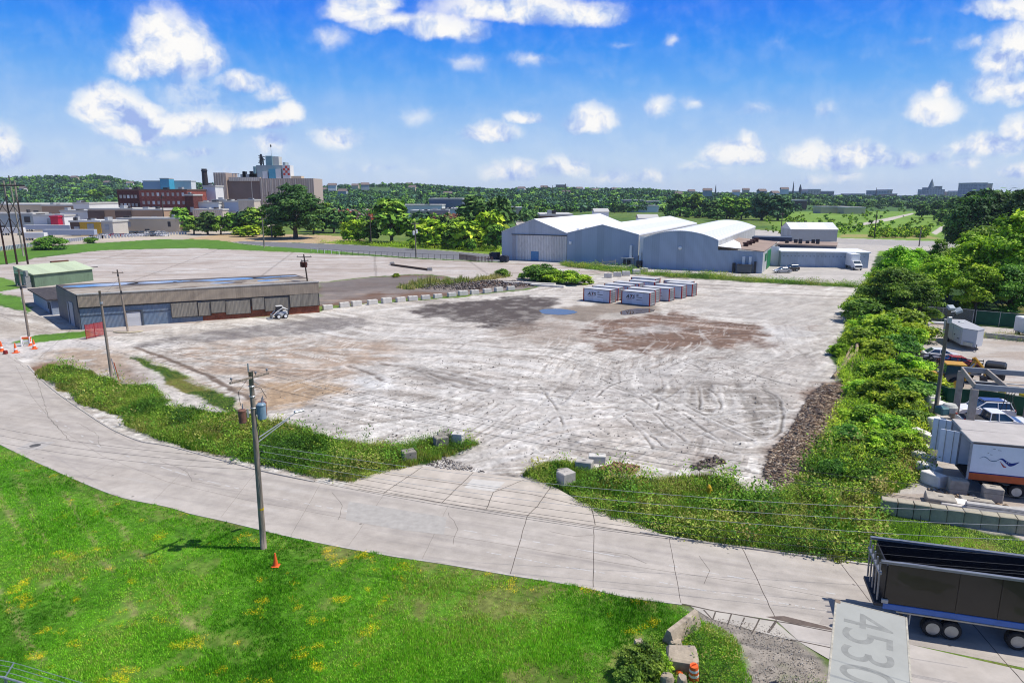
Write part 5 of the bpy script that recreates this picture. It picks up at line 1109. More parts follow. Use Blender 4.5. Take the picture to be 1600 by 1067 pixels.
# ---- concrete blocks
def block(l=1.8, w=.75, h=.75, m=None, seed=0, name='concrete_block'):
    b = MB(); b.bbox(-l/2, l/2, -w/2, w/2, 0, h, .05); b.jitter(.018, seed); 
    b.box(-.16, .16, -.05, .05, h-.01, h+.05); return b
def blocks():
    pos = [(512, 483.5), (538, 480), (557, 478), (582, 475.5), (604, 473.5), (626, 471.5), (645, 469.5), (665, 467.8), (684, 465.6), (706, 463.4), (723.5, 461.5), (741.5, 459.6), (761, 457.6), (779, 455.4), (798, 453.2), (811, 451.8)]
    ordn = ['first', 'second', 'third', 'fourth', 'fifth', 'sixth', 'seventh', 'eighth', 'ninth', 'tenth', 'eleventh', 'twelfth', 'thirteenth', 'fourteenth', 'fifteenth', 'last']
    proto = block(1.9, 1.0, 1.0).build('concrete_block', conc_lt); proto['category'] = 'concrete block'; proto['group'] = 'concrete blocks in a row across the lot'
    for i, (u, v) in enumerate(pos[:-1]):
        o = proto if i == 0 else proto.copy()
        if i: C.objects.link(o)
        x, y = W(u, v); o.location = (x, y, -.02); o.rotation_euler = (0, 0, .55+random.uniform(-.12, .12)); s = random.uniform(.9, 1.05); o.scale = (s, s, s*random.uniform(.92, 1.05))
        o['label'] = 'pale concrete block, %s in the row counting from the long shed' % ordn[i]
    for i, (u, v) in enumerate([(950, 434), (964.5, 432.3), (978, 430.8), (994, 428), (1006, 425.6)]):
        o = proto.copy(); C.objects.link(o); x, y = W(u, v); o.location = (x, y, -.02); o.rotation_euler = (0, 0, -.2+.1*i); o.scale = (1.05, 1.2, 1.2); o['group'] = 'concrete blocks behind the shipping containers'
        o['label'] = 'square concrete block behind the shipping containers, %s from the left' % ordn[i]
    near = [((639, 720), 1.05, .9, .95, .4, conc_dk, 'dark block with a pale top alone in the weeds left of the driveway'), ((689, 697), 1.15, .9, .95, .35, conc_dk, 'dark stained block with a tan top at the left of the lot entrance'), ((694, 690), 1.1, .8, .9, .3, conc_dk, 'weathered block behind the dark one left of the lot entrance'), ((716, 692), 1.0, .8, 1.0, -.3, conc_lt, 'whitish block beside tall weeds at the end of the left verge'),
            ((884, 757), 1.15, .9, 1.1, .6, conc, 'square block with stained top in the weeds at the right of the driveway'), ((880, 748), .9, .7, .8, .3, conc_dk, 'small dark block just behind the square block right of the driveway'), ((913, 733), 1.3, .9, .8, -.35, conc, 'mossy block half sunk in the weeds right of the entrance'), ((933, 722), 1.35, .8, .7, -.1, conc_lt, 'low pale block on the bare ground by the right verge')]
    for i, ((u, v), l, w_, h, rz, m, lab) in enumerate(near):
        o = block(l, w_, h, seed=i+5).build('concrete_block', m); x, y = W(u, v); o.location = (x, y, -.05); o.rotation_euler = (0, 0, rz); tag(o, lab, 'concrete block')
blocks()
# ------------------------------------------------------------------ poles and wires
def conduct(name, pts, r_, label, group='overhead wires', sag=.6, m=None, n=18):
    P = []
    for (a, b) in zip(pts[:-1], pts[1:]):
        for i in range(n):
            s = i/n; P.append((a[0]+(b[0]-a[0])*s, a[1]+(b[1]-a[1])*s, a[2]+(b[2]-a[2])*s-sag*4*s*(1-s)))
    P.append(tuple(pts[-1])); b = MB(); b.path(P, r_*.62, 5); o = b.build(name, m or wire_m); tag(o, label, 'power line', group); return o
wire_m = mat('dark_wire', (.06, .06, .065), .6, var=.05); wire_l = mat('aluminium_wire', (.42, .42, .43), .5, .3, var=.05)
def wood_pole(p, h, r0, r1, lean=(0, 0), label='', name='utility_pole', m=None, cat='utility pole', group=None):
    t = thing(name, label, cat, p, 0, group); b = MB(); k = 8
    b.path([(lean[0]*i/k, lean[1]*i/k, -.2+(h+.2)*i/k) for i in range(k+1)], [r0+(r1-r0)*i/k for i in range(k+1)], 12); b.build('pole', m or wood, t, True); return t
insul = mat('insulator', (.22, .22, .24), .3)
def arm(t, z, L, ang, m=wood, off=(0, 0), h=.12, pins=(-.47, -.2, .2, .47), tilt=0.0):
    T = Matrix.Translation((off[0], off[1], z)) @ Matrix.Rotation(ang, 4, 'Z') @ Matrix.Rotation(tilt, 4, 'Y')
    o = MB().bbox(-L/2, L/2, -.06, .06, -h/2, h/2, .015, T).build('crossarm', m, t)
    for q in pins: MB().lathe([(.02, 0), (.02, .1), (.06, .12), (.07, .2), (.03, .25)], 10, T @ Matrix.Translation((q*L, 0, h/2))).build('insulator', insul, t)
    return o
def can(t, x, y, z, r, h, m, name='transformer'):
    o = MB().lathe([(r*.9, 0), (r, .04), (r, h*.86), (r*1.06, h*.87), (r*1.06, h*.93), (r*.8, h), (r*.3, h*1.03)], 20, Matrix.Translation((x, y, z))).build(name, m, t, False)
    b = MB(); b.lathe([(.05, 0), (.035, .12), (.05, .15), (.035, .2), (.02, .34)], 10, Matrix.Translation((x+r*.2, y+.03, z+h))); b.build('bushing', insul, o)
    d = math.hypot(x, y); b = MB(); b.box(-.05, .05, -.04, .04, 0, .5, Matrix.Translation((x*.45, y*.45, z+h*.3)) @ Matrix.Rotation(math.atan2(y, x), 4, 'Z')); b.build('bracket', galv, o); return o
grey_can = mat('transformer_grey', LC((150, 180, 200)), .4, var=.12, grime=.3, gcol=LC((120, 110, 100))); rust_can = mat('transformer_rusty', LC((150, 104, 86)), .7, var=.3, grime=.6, gcol=LC((96, 110, 140)))
def front_pole():
    p = W(412, 857); t = wood_pole(p, 11.1, .19, .13, (.12, -.05), 'near wooden utility pole with crossarm, three transformers and a yellow band on the lawn edge')
    ang = math.radians(58)
    arm(t, 10.75, 2.6, ang, off=(.1, -.2), pins=(-.46, .16, .46), tilt=0)
    MB().tube((.1, -.2, 10.7), (.42, .32, 10.2), .02).build('brace', galv, t)
    MB().lathe([(.05, 0), (.04, .5)], 8, Matrix.Translation((-.02, 0, 11.05))).build('ridge_pin', galv, t)
    can(t, -.42, -.42, 8.15, .22, .8, rust_can); can(t, .5, .12, 8.2, .25, .95, grey_can); can(t, .38, .62, 8.25, .24, .85, rust_can)
    MB().lathe([(.172, 0), (.176, .01), (.176, .13), (.172, .14)], 16, Matrix.Translation((.035, -.01, 2.55))).build('yellow_band', mat('yellow_band', LC((240, 200, 20)), .6), t)
    b = MB(); b.tube((.1, -.02, 7.0), (1.9, 1.9, 8.0), .035, .025); b.build('street_light_arm', galv, t)
    MB().tube((.1, -.02, 6.75), (1.5, 1.5, 7.7), .03).build('street_light_brace', galv, t)
    MB().bbox(-.32, .32, -.12, .12, -.07, .06, .04, Matrix.Translation((2.05, 2.05, 8.05)) @ Matrix.Rotation(math.radians(45), 4, 'Z')).build('street_light_head', galv, t)
    b = MB(); b.path([(.1, .1, 10.2), (.5, .3, 10.0), (.75, .4, 9.4), (.55, .2, 9.3)], .018, 5); b.path([(-.1, -.2, 10.6), (-.5, -.5, 10.0), (-.45, -.45, 9.2)], .018, 5); b.path([(.2, 0, 8.1), (.3, .1, 7.4), (.2, 0, 6.8), (.12, 0, 5.5), (.12, -.02, 4.2)], .025, 5); b.build('jumper_wire', wire_m, t)
    for z in (10.2, 9.6, 8.9): MB().lathe([(.15, 0), (.18, .03), (.15, .06)], 12, Matrix.Translation((.1, -.04, z))).build('pole_band', galv, t)
    return p
fp = front_pole()
def other_poles():
    p2 = W(175, 592); t = wood_pole(p2, 10.3, .17, .12, (-.15, 0), 'plain weathered pole without crossarm in front of the long shed')
    b = MB()
    for z in (9.6, 9.2, 8.6, 8.0): b.lathe([(.02, -.1), (.03, 0), (.03, .15)], 6, Matrix.Translation((-.02, -.16, z)))
    MB().lathe([(.16, 0), (.17, .02), (.16, .25)], 10, Matrix.Translation((-.1, 0, 8.8))).build('pole_band', galv, t)
    p3 = W(200, 518); t = wood_pole(p3, 9.6, .16, .10, (-.75, .4), 'leaning utility pole in front of the roller door of the shed'); arm(t, 9.1, 1.6, .25, off=(-.7, .37), pins=(-.4, .4)); MB().bbox(-.1, .1, -.1, .1, 0, .3, .03, Matrix.Translation((-.55, .1, 8.6))).build('switch_box', dkmet, t)
    MB().lathe([(.12, 0), (.12, .5)], 8, Matrix.Translation((-.2, -.15, 5.9))).build('lamp_bracket', dkmet, t)
    tp = W(487, 487); t = wood_pole(tp, 10.4, .18, .11, (-.85, .2), 'leaning pole with rusty transformers at the right end of the long shed', m=wood_dk); arm(t, 9.9, 2.6, .15, off=(-.8, .2), pins=(-.45, 0, .45), m=wood_dk); arm(t, 9.2, 1.8, -.5, off=(-.75, .2), pins=(-.45, .45), m=wood_dk)
    dr = mat('dark_rust', LC((96, 52, 44)), .8, var=.2)
    for x, y in ((-.95, -.3), (-.45, -.35), (-1.35, .25)): can(t, x, y, 8.1, .26, .95, dr)
    pl = W(47, 537); t = wood_pole(pl, 10.7, .18, .12, (-.05, 0), 'dark pole with a short arm beside the traffic cones on the left'); arm(t, 10.4, .9, .1, pins=(0,), off=(0, 0)); arm(t, 8.3, 1.1, .4, pins=(-.4, .4)); can(t, .1, -.25, 7.9, .14, .5, dkmet, 'cutout')
    # tall three legged structure at the far left
    P = [W(14, 411), W(27, 413), W(38.5, 413)]
    t = thing('pylon', 'tall three legged timber transmission structure with cross bracing at the left edge', 'pylon', (*P[1], 0))
    hh = 24.6; Q = [(P[i][0]-P[1][0], P[i][1]-P[1][1]) for i in range(3)]; lean = [-2.3, -1.5, -1.2]
    Q = [(-3.2, 0), (0, 0), (3.0, .4)]
    for i, (x, y) in enumerate(Q):
        b = MB(); b.path([(x+lean[1]*k/6*.25, y, -.2+(hh+.2)*k/6) for k in range(7)], [.30-.02*k for k in range(7)], 10); b.build('leg', mat('dark_leg', LC((72, 54, 46)), .9) if i else mat('brown_leg', LC((96, 62, 48)), .9), t)
        MB().path([(x+lean[1]*.25, y, hh-6), (x+lean[1]*.25, y-.02, hh+.2)], .27, 10).build('pale_leg_top', mat('grey_leg_top', LC((170, 160, 146)), .9), t)
    for a_, b_ in ((0, 1), (1, 2)):
        for z0, z1 in ((9, 14), (15, 20)):
            for s in (0, 1): MB().tube((Q[a_][0]-.1, Q[a_][1]-.25, z1 if s else z0), (Q[b_][0]-.1, Q[b_][1]-.25, z0 if s else z1), .10).build('brace', wood_dk, t)
    MB().bbox(-6, 6, -.5, -.2, hh-1.4, hh-1.0, .03).build('crossarm', wood_dk, t)
    p4 = W(37, 400); t = wood_pole(p4, 27, .25, .2, (-1, 0), 'slim pale pole standing just behind the three legged structure', m=mat('grey_leg_top', (0, 0, 0)))
    # lamp pole in the yard
    lp = W(1461, 648); t = thing('lamp_pole', 'grey wooden pole with twin floodlights between the bank and the storage yard', 'lamp pole', lp); T_ = 10.6
    MB().path([(.0, 0, -.2), (0, 0, 5), (.05, .05, T_)], [.2, .17, .13], 12).build('pole', mat('grey_wood', LC((128, 124, 112)), .9, var=.2, stretch=(3, 3, .3)), t, True)
    for k, (x, y) in enumerate(((-.05, -.25), (.9, .1))): MB().bbox(-.3, .3, -.3, .28, -.14, .14, .04, Matrix.Translation((x, y, T_-.0-.35*k)) @ Matrix.Rotation(.5, 4, 'X') @ Matrix.Rotation(-.5*k, 4, 'Y')).build('floodlight', mat('floodlight_grey', LC((190, 202, 208)), .4), t)
    MB().tube((0, 0, T_-.5), (.75, .05, T_-.4), .05).build('lamp_arm', galv, t); MB().bbox(-.18, .18, -.34, -.1, T_-1.5, T_-.9, .03).build('meter_box', galv, t)
    # mid distance poles
    for (u, v, vt, lab, arms) in [(650, 403, 345, 'slim pole with white gear standing beside the far asphalt road', 1), (413, 387, 338, 'pale pole by the bend of the far asphalt road', 1), (425, 372, 300, 'tall grey pole standing in front of the spreading tree', 1), (863, 322, 290, 'dark pole beside a second one behind the warehouses', 0), (883, 322, 287, 'second dark pole behind the warehouses, the taller of the pair', 1),
                                   (580, 383, 330, 'dark stub pole among the bushes beyond the far road', 0), (1220, 366, 332, 'pole with a lamp head beyond the curved roof', 1), (1366, 372, 330, 'thin dark pole standing at the meadow edge', 0), (1436, 385, 356, 'short leaning pole beside the right road', 0), (1474, 390, 352, 'slim pole beside the meadow path at the right', 0),
                                   (258, 360, 305, 'tall dark pole in front of the red brick building', 1), (775, 345, 308, 'pale pole among the dark trees behind the bushes', 0), (696, 352, 333, 'short pale pole among the bushes', 0), (985, 322, 300, 'thin pole left of the three behind the middle warehouse', 0), (1010, 322, 299, 'thin pole beside the tan mill block', 0), (918, 320, 300, 'pole seen over the gabled warehouse roof', 0), (938, 320, 301, 'pole seen over the gabled roof, right of another', 0), (1040, 322, 302, 'thin dark pole before the round green trees', 0)]:
        p = W(u, v); h = HT(vt, p[1]); t = wood_pole(p, h, .16+.004*h+p[1]/4000, .11+p[1]/4000, (0, 0), lab, m=wood_dk if 'dark' in lab or p[1] > 350 else mat('grey_pole', LC((150, 142, 130)), .9))
        if arms: arm(t, h*.92, h*.22, .2, pins=(-.4, .4), h=.14+p[1]/3000, m=wood_dk if 'dark' in lab else wood)
        if u == 650: can(t, -.5, -.2, h*.62, .35, 1.3, white); can(t, .5, -.2, h*.66, .3, 1.2, white)
    return p2, p3, tp, pl, lp
p2, p3, tp, pl, lp = other_poles()
def wires():
    # spans through the pole by the road towards the right edge, and back to the next poles on the left
    def far(u, v, y): 
        z = HT(v, y); return (XY(u, v, y), y, z)
    f0 = (fp[0], fp[1])
    top = (f0[0]+.1, f0[1]-.1, 11.2)
    ends = [(1700, 822, 24), (1700, 850, 23), (1700, 870, 22), (1700, 900, 21)]
    L = [((f0[0]-.6, f0[1]-1.2, 11.0), (-62, 74, 10.4), 'left end of the crossarm'), ((f0[0]+.9, f0[1]+.8, 11.0), (-61, 75.5, 10.4), 'right end of the crossarm'), (top, (-61.5, 74.7, 11.2), 'top of the near pole')]
    for k, (a, b, w_) in enumerate(L): conduct('power_line', [a, b], .012, 'thin wire running back to the left from the %s' % w_, sag=.7)
    for k, (a, zz) in enumerate([((f0[0]+.9, f0[1]+.8, 11.0), 0), ((f0[0]-.6, f0[1]-1.2, 11.0), 1), (top, 2)]):
        e = (26+2*k, 16.5-1.6*k, 12.0); conduct('power_line', [a, e], .013, 'thin wire sagging to the right from the near pole, %s of three' % ('farthest', 'nearest', 'middle')[k], sag=1.1)
    # bundle over the driveway: from the near pole at mid height to the pole beyond the right edge
    for k, (z0, u1, v1, y1, m_) in enumerate([(6.7, 1640, 800, 33, wire_l), (6.3, 1640, 822, 31, wire_l), (5.9, 1640, 845, 30, wire_l), (5.4, 1640, 895, 27, wire_m)]):
        e = far(u1, v1, y1); conduct('cable', [(f0[0]+.1, f0[1], z0), e], .016, 'pale cable crossing above the right verge, %s counted from the top' % ('first', 'second', 'third', 'fourth')[k], sag=.9, m=m_)
    for k, (v0, v1) in enumerate([((752), 832), ((757), 842), ((764), 853)]):
        a = far(-120, 640+12*k, 60); e = far(1640, 872+14*k, 26)
        conduct('cable', [a, (f0[0], f0[1], 5.8-.35*k), e], .015, 'dark cable following the road past the near pole, %s of three' % ('upper', 'middle', 'lower')[k], sag=.75)
    q = far(175, 460, p2[1]); conduct('cable', [(p2[0], p2[1], 9.3), (pl[0], pl[1], 9.4), (pl[0]-38, pl[1]+10, 9.5)], .016, 'cable from the plain pole to the dark pole by the cones', sag=.8)
    conduct('cable', [(pl[0], pl[1], 8.3), (-86, 62, 7.5)], .02, 'drooping cable leaving the dark pole to the left edge', sag=1.0)
    conduct('guy_wire', [(p3[0]-.6, p3[1], 8.2), W3(60, 560)], .02, 'slack stay wire from the leaning pole down to the dirt verge', group='stay wires', sag=.5)
    conduct('cable', [(p3[0]-.7, p3[1]+.3, 9.1), (tp[0]-.8, tp[1]+.2, 9.8)], .014, 'wire between the two leaning poles above the long shed roof', sag=.6)
wires()
# ------------------------------------------------------------------ vehicles
def wheel(parent, x, y, r, w_, rim=None, name='wheel', spokes=0):
    T = Matrix.Translation((x, y, r)) @ Matrix.Rotation(math.pi/2, 4, 'X')
    o = MB().lathe([(r*.62, -w_/2), (r*.92, -w_/2), (r, -w_*.35), (r, w_*.35), (r*.92, w_/2), (r*.62, w_/2)], 24, T).build(name, black, parent)
    s = .52*w_; b = MB()
    b.lathe([(r*.64, -s), (r*.60, -s*.9), (r*.28, -s*.75), (r*.2, -s*.98)], 20, T); b.lathe([(r*.2, s*.98), (r*.28, s*.75), (r*.60, s*.9), (r*.64, s)], 20, T); b.build('rim', rim or galv, o); return o
def carbody(t, L, Wd, paint, kind='sedan', gl=None):
    """side profile lofted with tumblehome; x forward, y across, origin under the middle"""
    gl = gl or winglass; h = Wd/2
    lo = {'sedan': [(-L/2, .35), (-L/2+.02, .72), (-L/2+.18, .92), (-L*.30, .97), (L*.22, .94), (L/2-.25, .78), (L/2-.03, .62), (L/2, .36), (L/2-.3, .24), (-L/2+.3, .24)],
          'suv': [(-L/2, .42), (-L/2+.02, .98), (-L/2+.12, 1.08), (-L*.3, 1.10), (L*.20, 1.08), (L/2-.35, .98), (L/2-.05, .78), (L/2, .42), (L/2-.3, .3), (-L/2+.3, .3)],
          'pickup': [(-L/2, .55), (-L/2, 1.10), (-L*.3, 1.12), (-L*.12, 1.12), (L*.19, 1.14), (L/2-.3, 1.08), (L/2-.04, .9), (L/2, .5), (L/2-.3, .42), (-L/2+.3, .42)]}[kind]
    b = MB(); n = len(lo); sec = [(-h, .90), (-h+.02, 1.0), (h-.02, 1.0), (h, .90)]
    rings = []
    for y, k in ((-h+.10, .965), (-h, 1.0), (h, 1.0), (h-.10, .965)):
        base = len(b.v); rings.append(base); top = abs(y) < h
        for x, z in lo: b.v.append((x*(1.0 if not top else .985), y, z+(.04 if top and z > .6 else 0)))
    for a_, c_ in zip(rings[:-1], rings[1:]):
        for i in range(n): j = (i+1) % n; b.f.append((a_+i, a_+j, c_+j, c_+i)); b.m.append(0)
    b.f.append(tuple(rings[0]+i for i in range(n))); b.f.append(tuple(rings[-1]+i for i in reversed(range(n)))); b.m += [0, 0]
    if kind == 'pickup':                      # open bed behind the cab
        b.mi = 0
    body = b.build('body', paint, t)
    if kind == 'pickup': MB().box(-L/2+.12, -L*.16, -h+.12, h-.12, 1.12, 1.165).build('bed', mat('bed_liner', LC((66, 64, 64)), .8), t)
    cab = {'sedan': [(-L*.40, .95), (-L*.24, 1.42), (L*.04, 1.45), (L*.24, .95)], 'suv': [(-L*.46, 1.08), (-L*.40, 1.66), (L*.02, 1.72), (L*.22, 1.08)], 'pickup': [(-L*.15, 1.12), (-L*.13, 1.78), (L*.06, 1.82), (L*.22, 1.14)]}[kind]
    def loft(P, y0, y1, shrink, off=0.0):
        m = MB(); A_ = [(x, -y0, z) for x, z in P]; 
        V = []
        for x, z in P:
            q = (z-P[0][1])/(max(p[1] for p in P)-P[0][1]); yy = y0-(y0-y1)*q+off; V.append(((x, -yy, z), (x, yy, z)))
        for i in range(len(V)-1): m.quad(V[i][0], V[i+1][0], V[i+1][1], V[i][1])
        m.quad(*[v[0] for v in V]); m.quad(*[v[1] for v in V[::-1]]); return m
    loft(cab, h-.06, h-.24, 0).build('window', gl, t)
    z1 = max(z for x, z in cab); c = [p for p in cab if p[1] > 1.3]
    MB().bbox(c[0][0]-.04, c[-1][0]+.04, -h+.21, h-.21, z1-.05, z1+.04, .03).build('roof', paint, t)
    b = MB()                                  # pillars over the glass
    xs = [0, 1, 2, 3]; mid = (cab[1][0]+cab[2][0])/2+.05
    for s in (-1, 1):
        for (xa, za), (xb, zb) in ((cab[0], cab[1]), (cab[3], cab[2]), ((mid, cab[0][1]), (mid, z1))): b.tube((xa, s*(h-.05), za), (xb, s*(h-.225), zb), .045, n=6)
    b.build('pillar', paint, t)
    for s in (-1, 1):
        MB().bbox(L/2-.16, L/2-.0, s*(h-.32)-.16, s*(h-.32)+.16, lo[5][1]-.22, lo[5][1]-.05, .03).build('headlight', mat('headlight', (.75, .76, .78), .1), t)
        MB().bbox(-L/2-.01, -L/2+.12, s*(h-.16)-.1, s*(h-.16)+.1, lo[1][1]-.05, lo[1][1]+.12, .02).build('tail_light', mat('tail_light', (.35, .02, .02), .3), t)
        MB().bbox(cab[2][0]+.55, cab[2][0]+.72, s*(h+.08)-.09, s*(h+.08)+.09, cab[0][1]+.02, cab[0][1]+.2, .03).build('mirror', paint, t)
    r = {'sedan': .33, 'suv': .37, 'pickup': .41}[kind]
    for x in (-L*.31, L*.32):
        for s in (-1, 1): wheel(t, x, s*(h-.10), r, .24)
silver = mat('silver_paint', LC((226, 226, 228)), .25, .2, var=.03, coat=.6); wpaint = mat('white_car_paint', (.78, .78, .79), .25, var=.03, coat=.6); blackp = mat('black_car_paint', (.015, .016, .02), .2, coat=.8); redp = mat('red_car_paint', LC((206, 40, 60)), .25, coat=.7); greyp = mat('grey_car_paint', LC((110, 112, 118)), .3, coat=.5)
def vehicles():
    a = W(1222, 426.2); t = thing('parked_car', 'silver sedan parked in front of a dark car by the green door', 'car', a, math.pi+.12); carbody(t, 4.7, 1.85, silver, 'sedan')
    a = W(1235, 423.6); t = thing('parked_car', 'dark hatchback parked behind the silver sedan', 'car', a, math.pi+.1); carbody(t, 4.4, 1.85, blackp, 'suv')
    # white box truck facing us
    a = W(1339, 422); t = thing('box_truck', 'white box truck parked nose out at the end of the low depot', 'truck', a, -math.pi/2-.12)
    MB().bbox(-7.6, -1.9, -1.2, 1.2, .9, 4.3, .05).build('cargo_box', white, t)
    b = MB(); P = [(-1.9, .55), (-1.9, 2.5), (-.9, 2.5), (-.1, 1.75), (1.0, 1.45), (1.05, .5)]; b.extr(P, -1.05, 1.05); b.build('cab', white, t)
    b = MB(); b.quad((-.85, -.9, 2.46), (-.85, .9, 2.46), (-.03, .98, 1.76), (-.03, -.98, 1.76)); o = b.build('windshield', winglass, t); o.location = (.03, 0, .02)
    MB().box(1.03, 1.1, -.95, .95, .75, 1.25).build('grille', dkmet, t); MB().bbox(.95, 1.2, -1.05, 1.05, .45, .7, .03).build('bumper', galv, t)
    for s in (-1, 1): MB().bbox(.95, 1.08, s*.85-.14, s*.85+.14, 1.1, 1.35, .02).build('headlight', _M['headlight'], t)
    for x in (0.1, -5.6):
        for s in (-1, 1): wheel(t, x, s*.95, .45, .3)
    # right yard: white suv, pickup
    rz = -.16
    a = W(1533, 652); t = thing('parked_suv', 'white SUV with a blue and black roof rack parked along the green screened fence', 'car', a, math.pi+rz); carbody(t, 5.0, 1.95, wpaint, 'suv')
    b = MB(); 
    for y in (-.6, .6): b.tube((-1.9, y, 1.80), (.5, y, 1.84), .03)
    b.build('roof_rail', dkmet, t); MB().bbox(-1.6, .2, -.6, .6, 1.8, 1.86, .02).build('rack_panel', mat('blue_panel', LC((70, 100, 170)), .5), t)
    a = W(1553, 672); t = thing('pickup_truck', 'white crew cab pickup beside the long roof of the box trailer', 'pickup', a, rz-.02); carbody(t, 5.9, 2.0, wpaint, 'pickup')
    # red car beyond the digger
    a = W(1498, 575); t = thing('parked_car', 'red car partly hidden behind the yellow digger', 'car', a, -.35); carbody(t, 4.6, 1.8, redp, 'sedan')
    a = W(1470, 562); t = thing('parked_car', 'grey car beside the red one behind the flat bed truck', 'car', a, -.3); carbody(t, 4.5, 1.8, wpaint, 'sedan')
    # vehicle at the right edge
    a = W(1613, 528); t = thing('parked_van', 'tall white van cut by the right edge of the yard', 'van', a, -.1+math.pi/2); MB().bbox(-4, 3.0, -1.1, 1.1, .5, 2.9, .15).build('body', white, t)
    MB().box(-3.9, -1, 1.09, 1.13, 1.6, 2.4).build('window', winglass, t)
    for x in (-2.6, 2):
        for s in (-1, 1): wheel(t, x, s*.95, .42, .28)
vehicles()
def skid_steer():
    a = W(437, 497); t = thing('skid_steer', 'white and black compact loader working beside the brick base of the long shed', 'loader', a, math.pi+.55)
    MB().bbox(-1.3, .5, -.55, .55, .35, 1.25, .08).build('body', mat('loader_white', (.55, .55, .53), .4), t)
    b = MB(); b.extr([(-.5, 1.2), (-.45, 2.1), (.45, 2.05), (.6, 1.1)], -.5, .5); b.build('cab', dkmet, t); MB().bbox(-.55, .55, -.56, .56, 2.08, 2.18, .03).build('roof', _M['loader_white'], t)
    for s in (-1, 1): 
        b = MB(); b.path([(-1.25, s*.72, 1.5), (-.5, s*.72, 1.85), (.6, s*.72, 1.2), (1.35, s*.72, .5)], .10, 6); b.build('lift_arm', _M['loader_white'], t)
        for x in (-.85, .3): wheel(t, x, s*.75, .40, .28, white)
    b = MB(); b.extr([(1.3, .1), (2.1, .05), (2.1, .1), (1.4, .22), (1.35, .75), (1.25, .75)], -.9, .9); b.build('bucket', galv, t)
    MB().bbox(-1.55, -1.25, -.5, .5, .5, 1.5, .05).build('engine_door', dkmet, t)
skid_steer()
# ------------------------------------------------------------------ cones, barriers, small things by the road
def cone_mb():
    b = MB(); b.bbox(-.19, .19, -.19, .19, 0, .035, .01); b.lathe([(.15, .035), (.13, .06), (.035, .70), (.03, .71)], 20); return b
def cones():
    a = W(431, 884); t = thing('traffic_cone', 'single plain orange cone on the grass beside the near utility pole', 'cone', a); cone_mb().build('cone', orange, t); t.scale = (1.15,)*3
    for i, (u, v, s, lab) in enumerate([(3, 549, 1.6, 'orange cone with white bands at the left edge of the closed street'), (25, 551, 1.5, 'orange cone with white band right of the one at the edge'), (54, 545, 1.5, 'orange cone with white band near the foot of the dark pole'), (48, 540, 1.4, 'orange cone standing against the foot of the dark pole')]):
        p = W(u, v); c = thing('traffic_cone', lab, 'cone', p, .2*i, 'cones closing the side street'); cone_mb().build('cone', orange, c); c.scale = (s*1.25,)*2+(s*1.25,)
        MB().lathe([(.105, .22), (.108, .23), (.085, .36), (.082, .37)], 18).build('white_band', white, c)
    p = W(9, 553); b = MB(); b.lathe([(.25, 0), (.27, .05), (.26, .45), (.2, .5)], 14); o = b.build('barrel_base', mat('dark_red_rubber', LC((160, 50, 48)), .7)); o.location = (*p, 0); tag(o, 'squat dark red rubber base lying beside the banded cones', 'barrel base')
    p = W(42, 540); t = thing('barricade', 'small orange and white barricade by the dark pole', 'barricade', p, .2)
    for k in range(2): MB().bbox(-.7, .7, -.05, .05, .5+.45*k, .8+.45*k, .02).build('board', orange if k else white, t)
    for x in (-.55, .55): MB().box(x-.04, x+.04, -.3, .3, 0, 1.3).build('leg', white, t)
    # utility marker stakes beside the plain pole
    for k, (u, v) in enumerate([(186, 594), (182, 588)]):
        p = W(u, v); o = MB().bbox(-.05, .05, -.02, .02, 0, 2.2, .01).build('marker_post', mat('orange_marker', LC((226, 104, 60)), .6) if k == 0 else mat('pale_marker', LC((190, 190, 196)), .6)); o.location = (*p, 0); o.rotation_euler = (0, -.14, .3); tag(o, ('orange' if k == 0 else 'pale grey')+' marker stake leaning beside the plain weathered pole', 'marker stake')
    # red mesh fence
    p = W(135, 530); q = W(163, 524); rz = math.atan2(q[1]-p[1], q[0]-p[0]); L = math.hypot(q[0]-p[0], q[1]-p[1]); t = thing('mesh_fence', 'red plastic mesh barrier standing at the corner of the long shed', 'fence', p, rz)
    m = bpy.data.materials.new('red_mesh'); m.use_nodes = True; n = NT(m.node_tree); tc = n.N('ShaderNodeTexCoord').outputs['Object']; s = n.N('ShaderNodeSeparateXYZ', i={0: tc}).outputs
    g = n.math('MAXIMUM', n.math('GREATER_THAN', n.math('FRACT', n.math('MULTIPLY', s[0], 7)), .55), n.math('GREATER_THAN', n.math('FRACT', n.math('MULTIPLY', s[2], 7)), .55))
    pr = n.N('ShaderNodeBsdfPrincipled', i={'Base Color': (*LC((206, 70, 70)), 1), 'Roughness': .6, 'Alpha': g}); n.l.new(pr.outputs[0], n.N('ShaderNodeOutputMaterial').inputs[0])
    MB().box(0, L, -.01, .01, .1, 2.1).build('mesh', m, t)
    for x in (0, L/2, L): MB().tube((x, 0, 0), (x, 0, 2.2), .04).build('post', mat('red_post', LC((160, 50, 50)), .7), t)
    MB().tube((0, 0, 2.1), (L, 0, 2.1), .03).build('rail', _M['red_post'], t)
    # low timber wall on the slab
    p = W(612, 415); q = W(670, 423); rz = math.atan2(q[1]-p[1], q[0]-p[0]); L = math.hypot(q[0]-p[0], q[1]-p[1]); o = MB().bbox(0, L, -.3, .3, 0, .55, .05).build('low_wall', mat('dark_kerb', LC((110, 92, 76)), .9, var=.3)); o.location = (*p, 0); o.rotation_euler = (0, 0, rz); tag(o, 'long low dark kerb wall lying alone on the upper slab', 'kerb wall')
    for i, (u, v, l) in enumerate([(613, 414, 'left'), (672, 423, 'right')]):
        p = W(u, v); o = MB().bbox(-.7, .7, -.5, .5, 0, .95, .1).jitter(.08, i).build('broken_block', conc); o.location = (*p, 0); tag(o, 'broken lump at the %s end of the low kerb wall' % l, 'block')
cones()
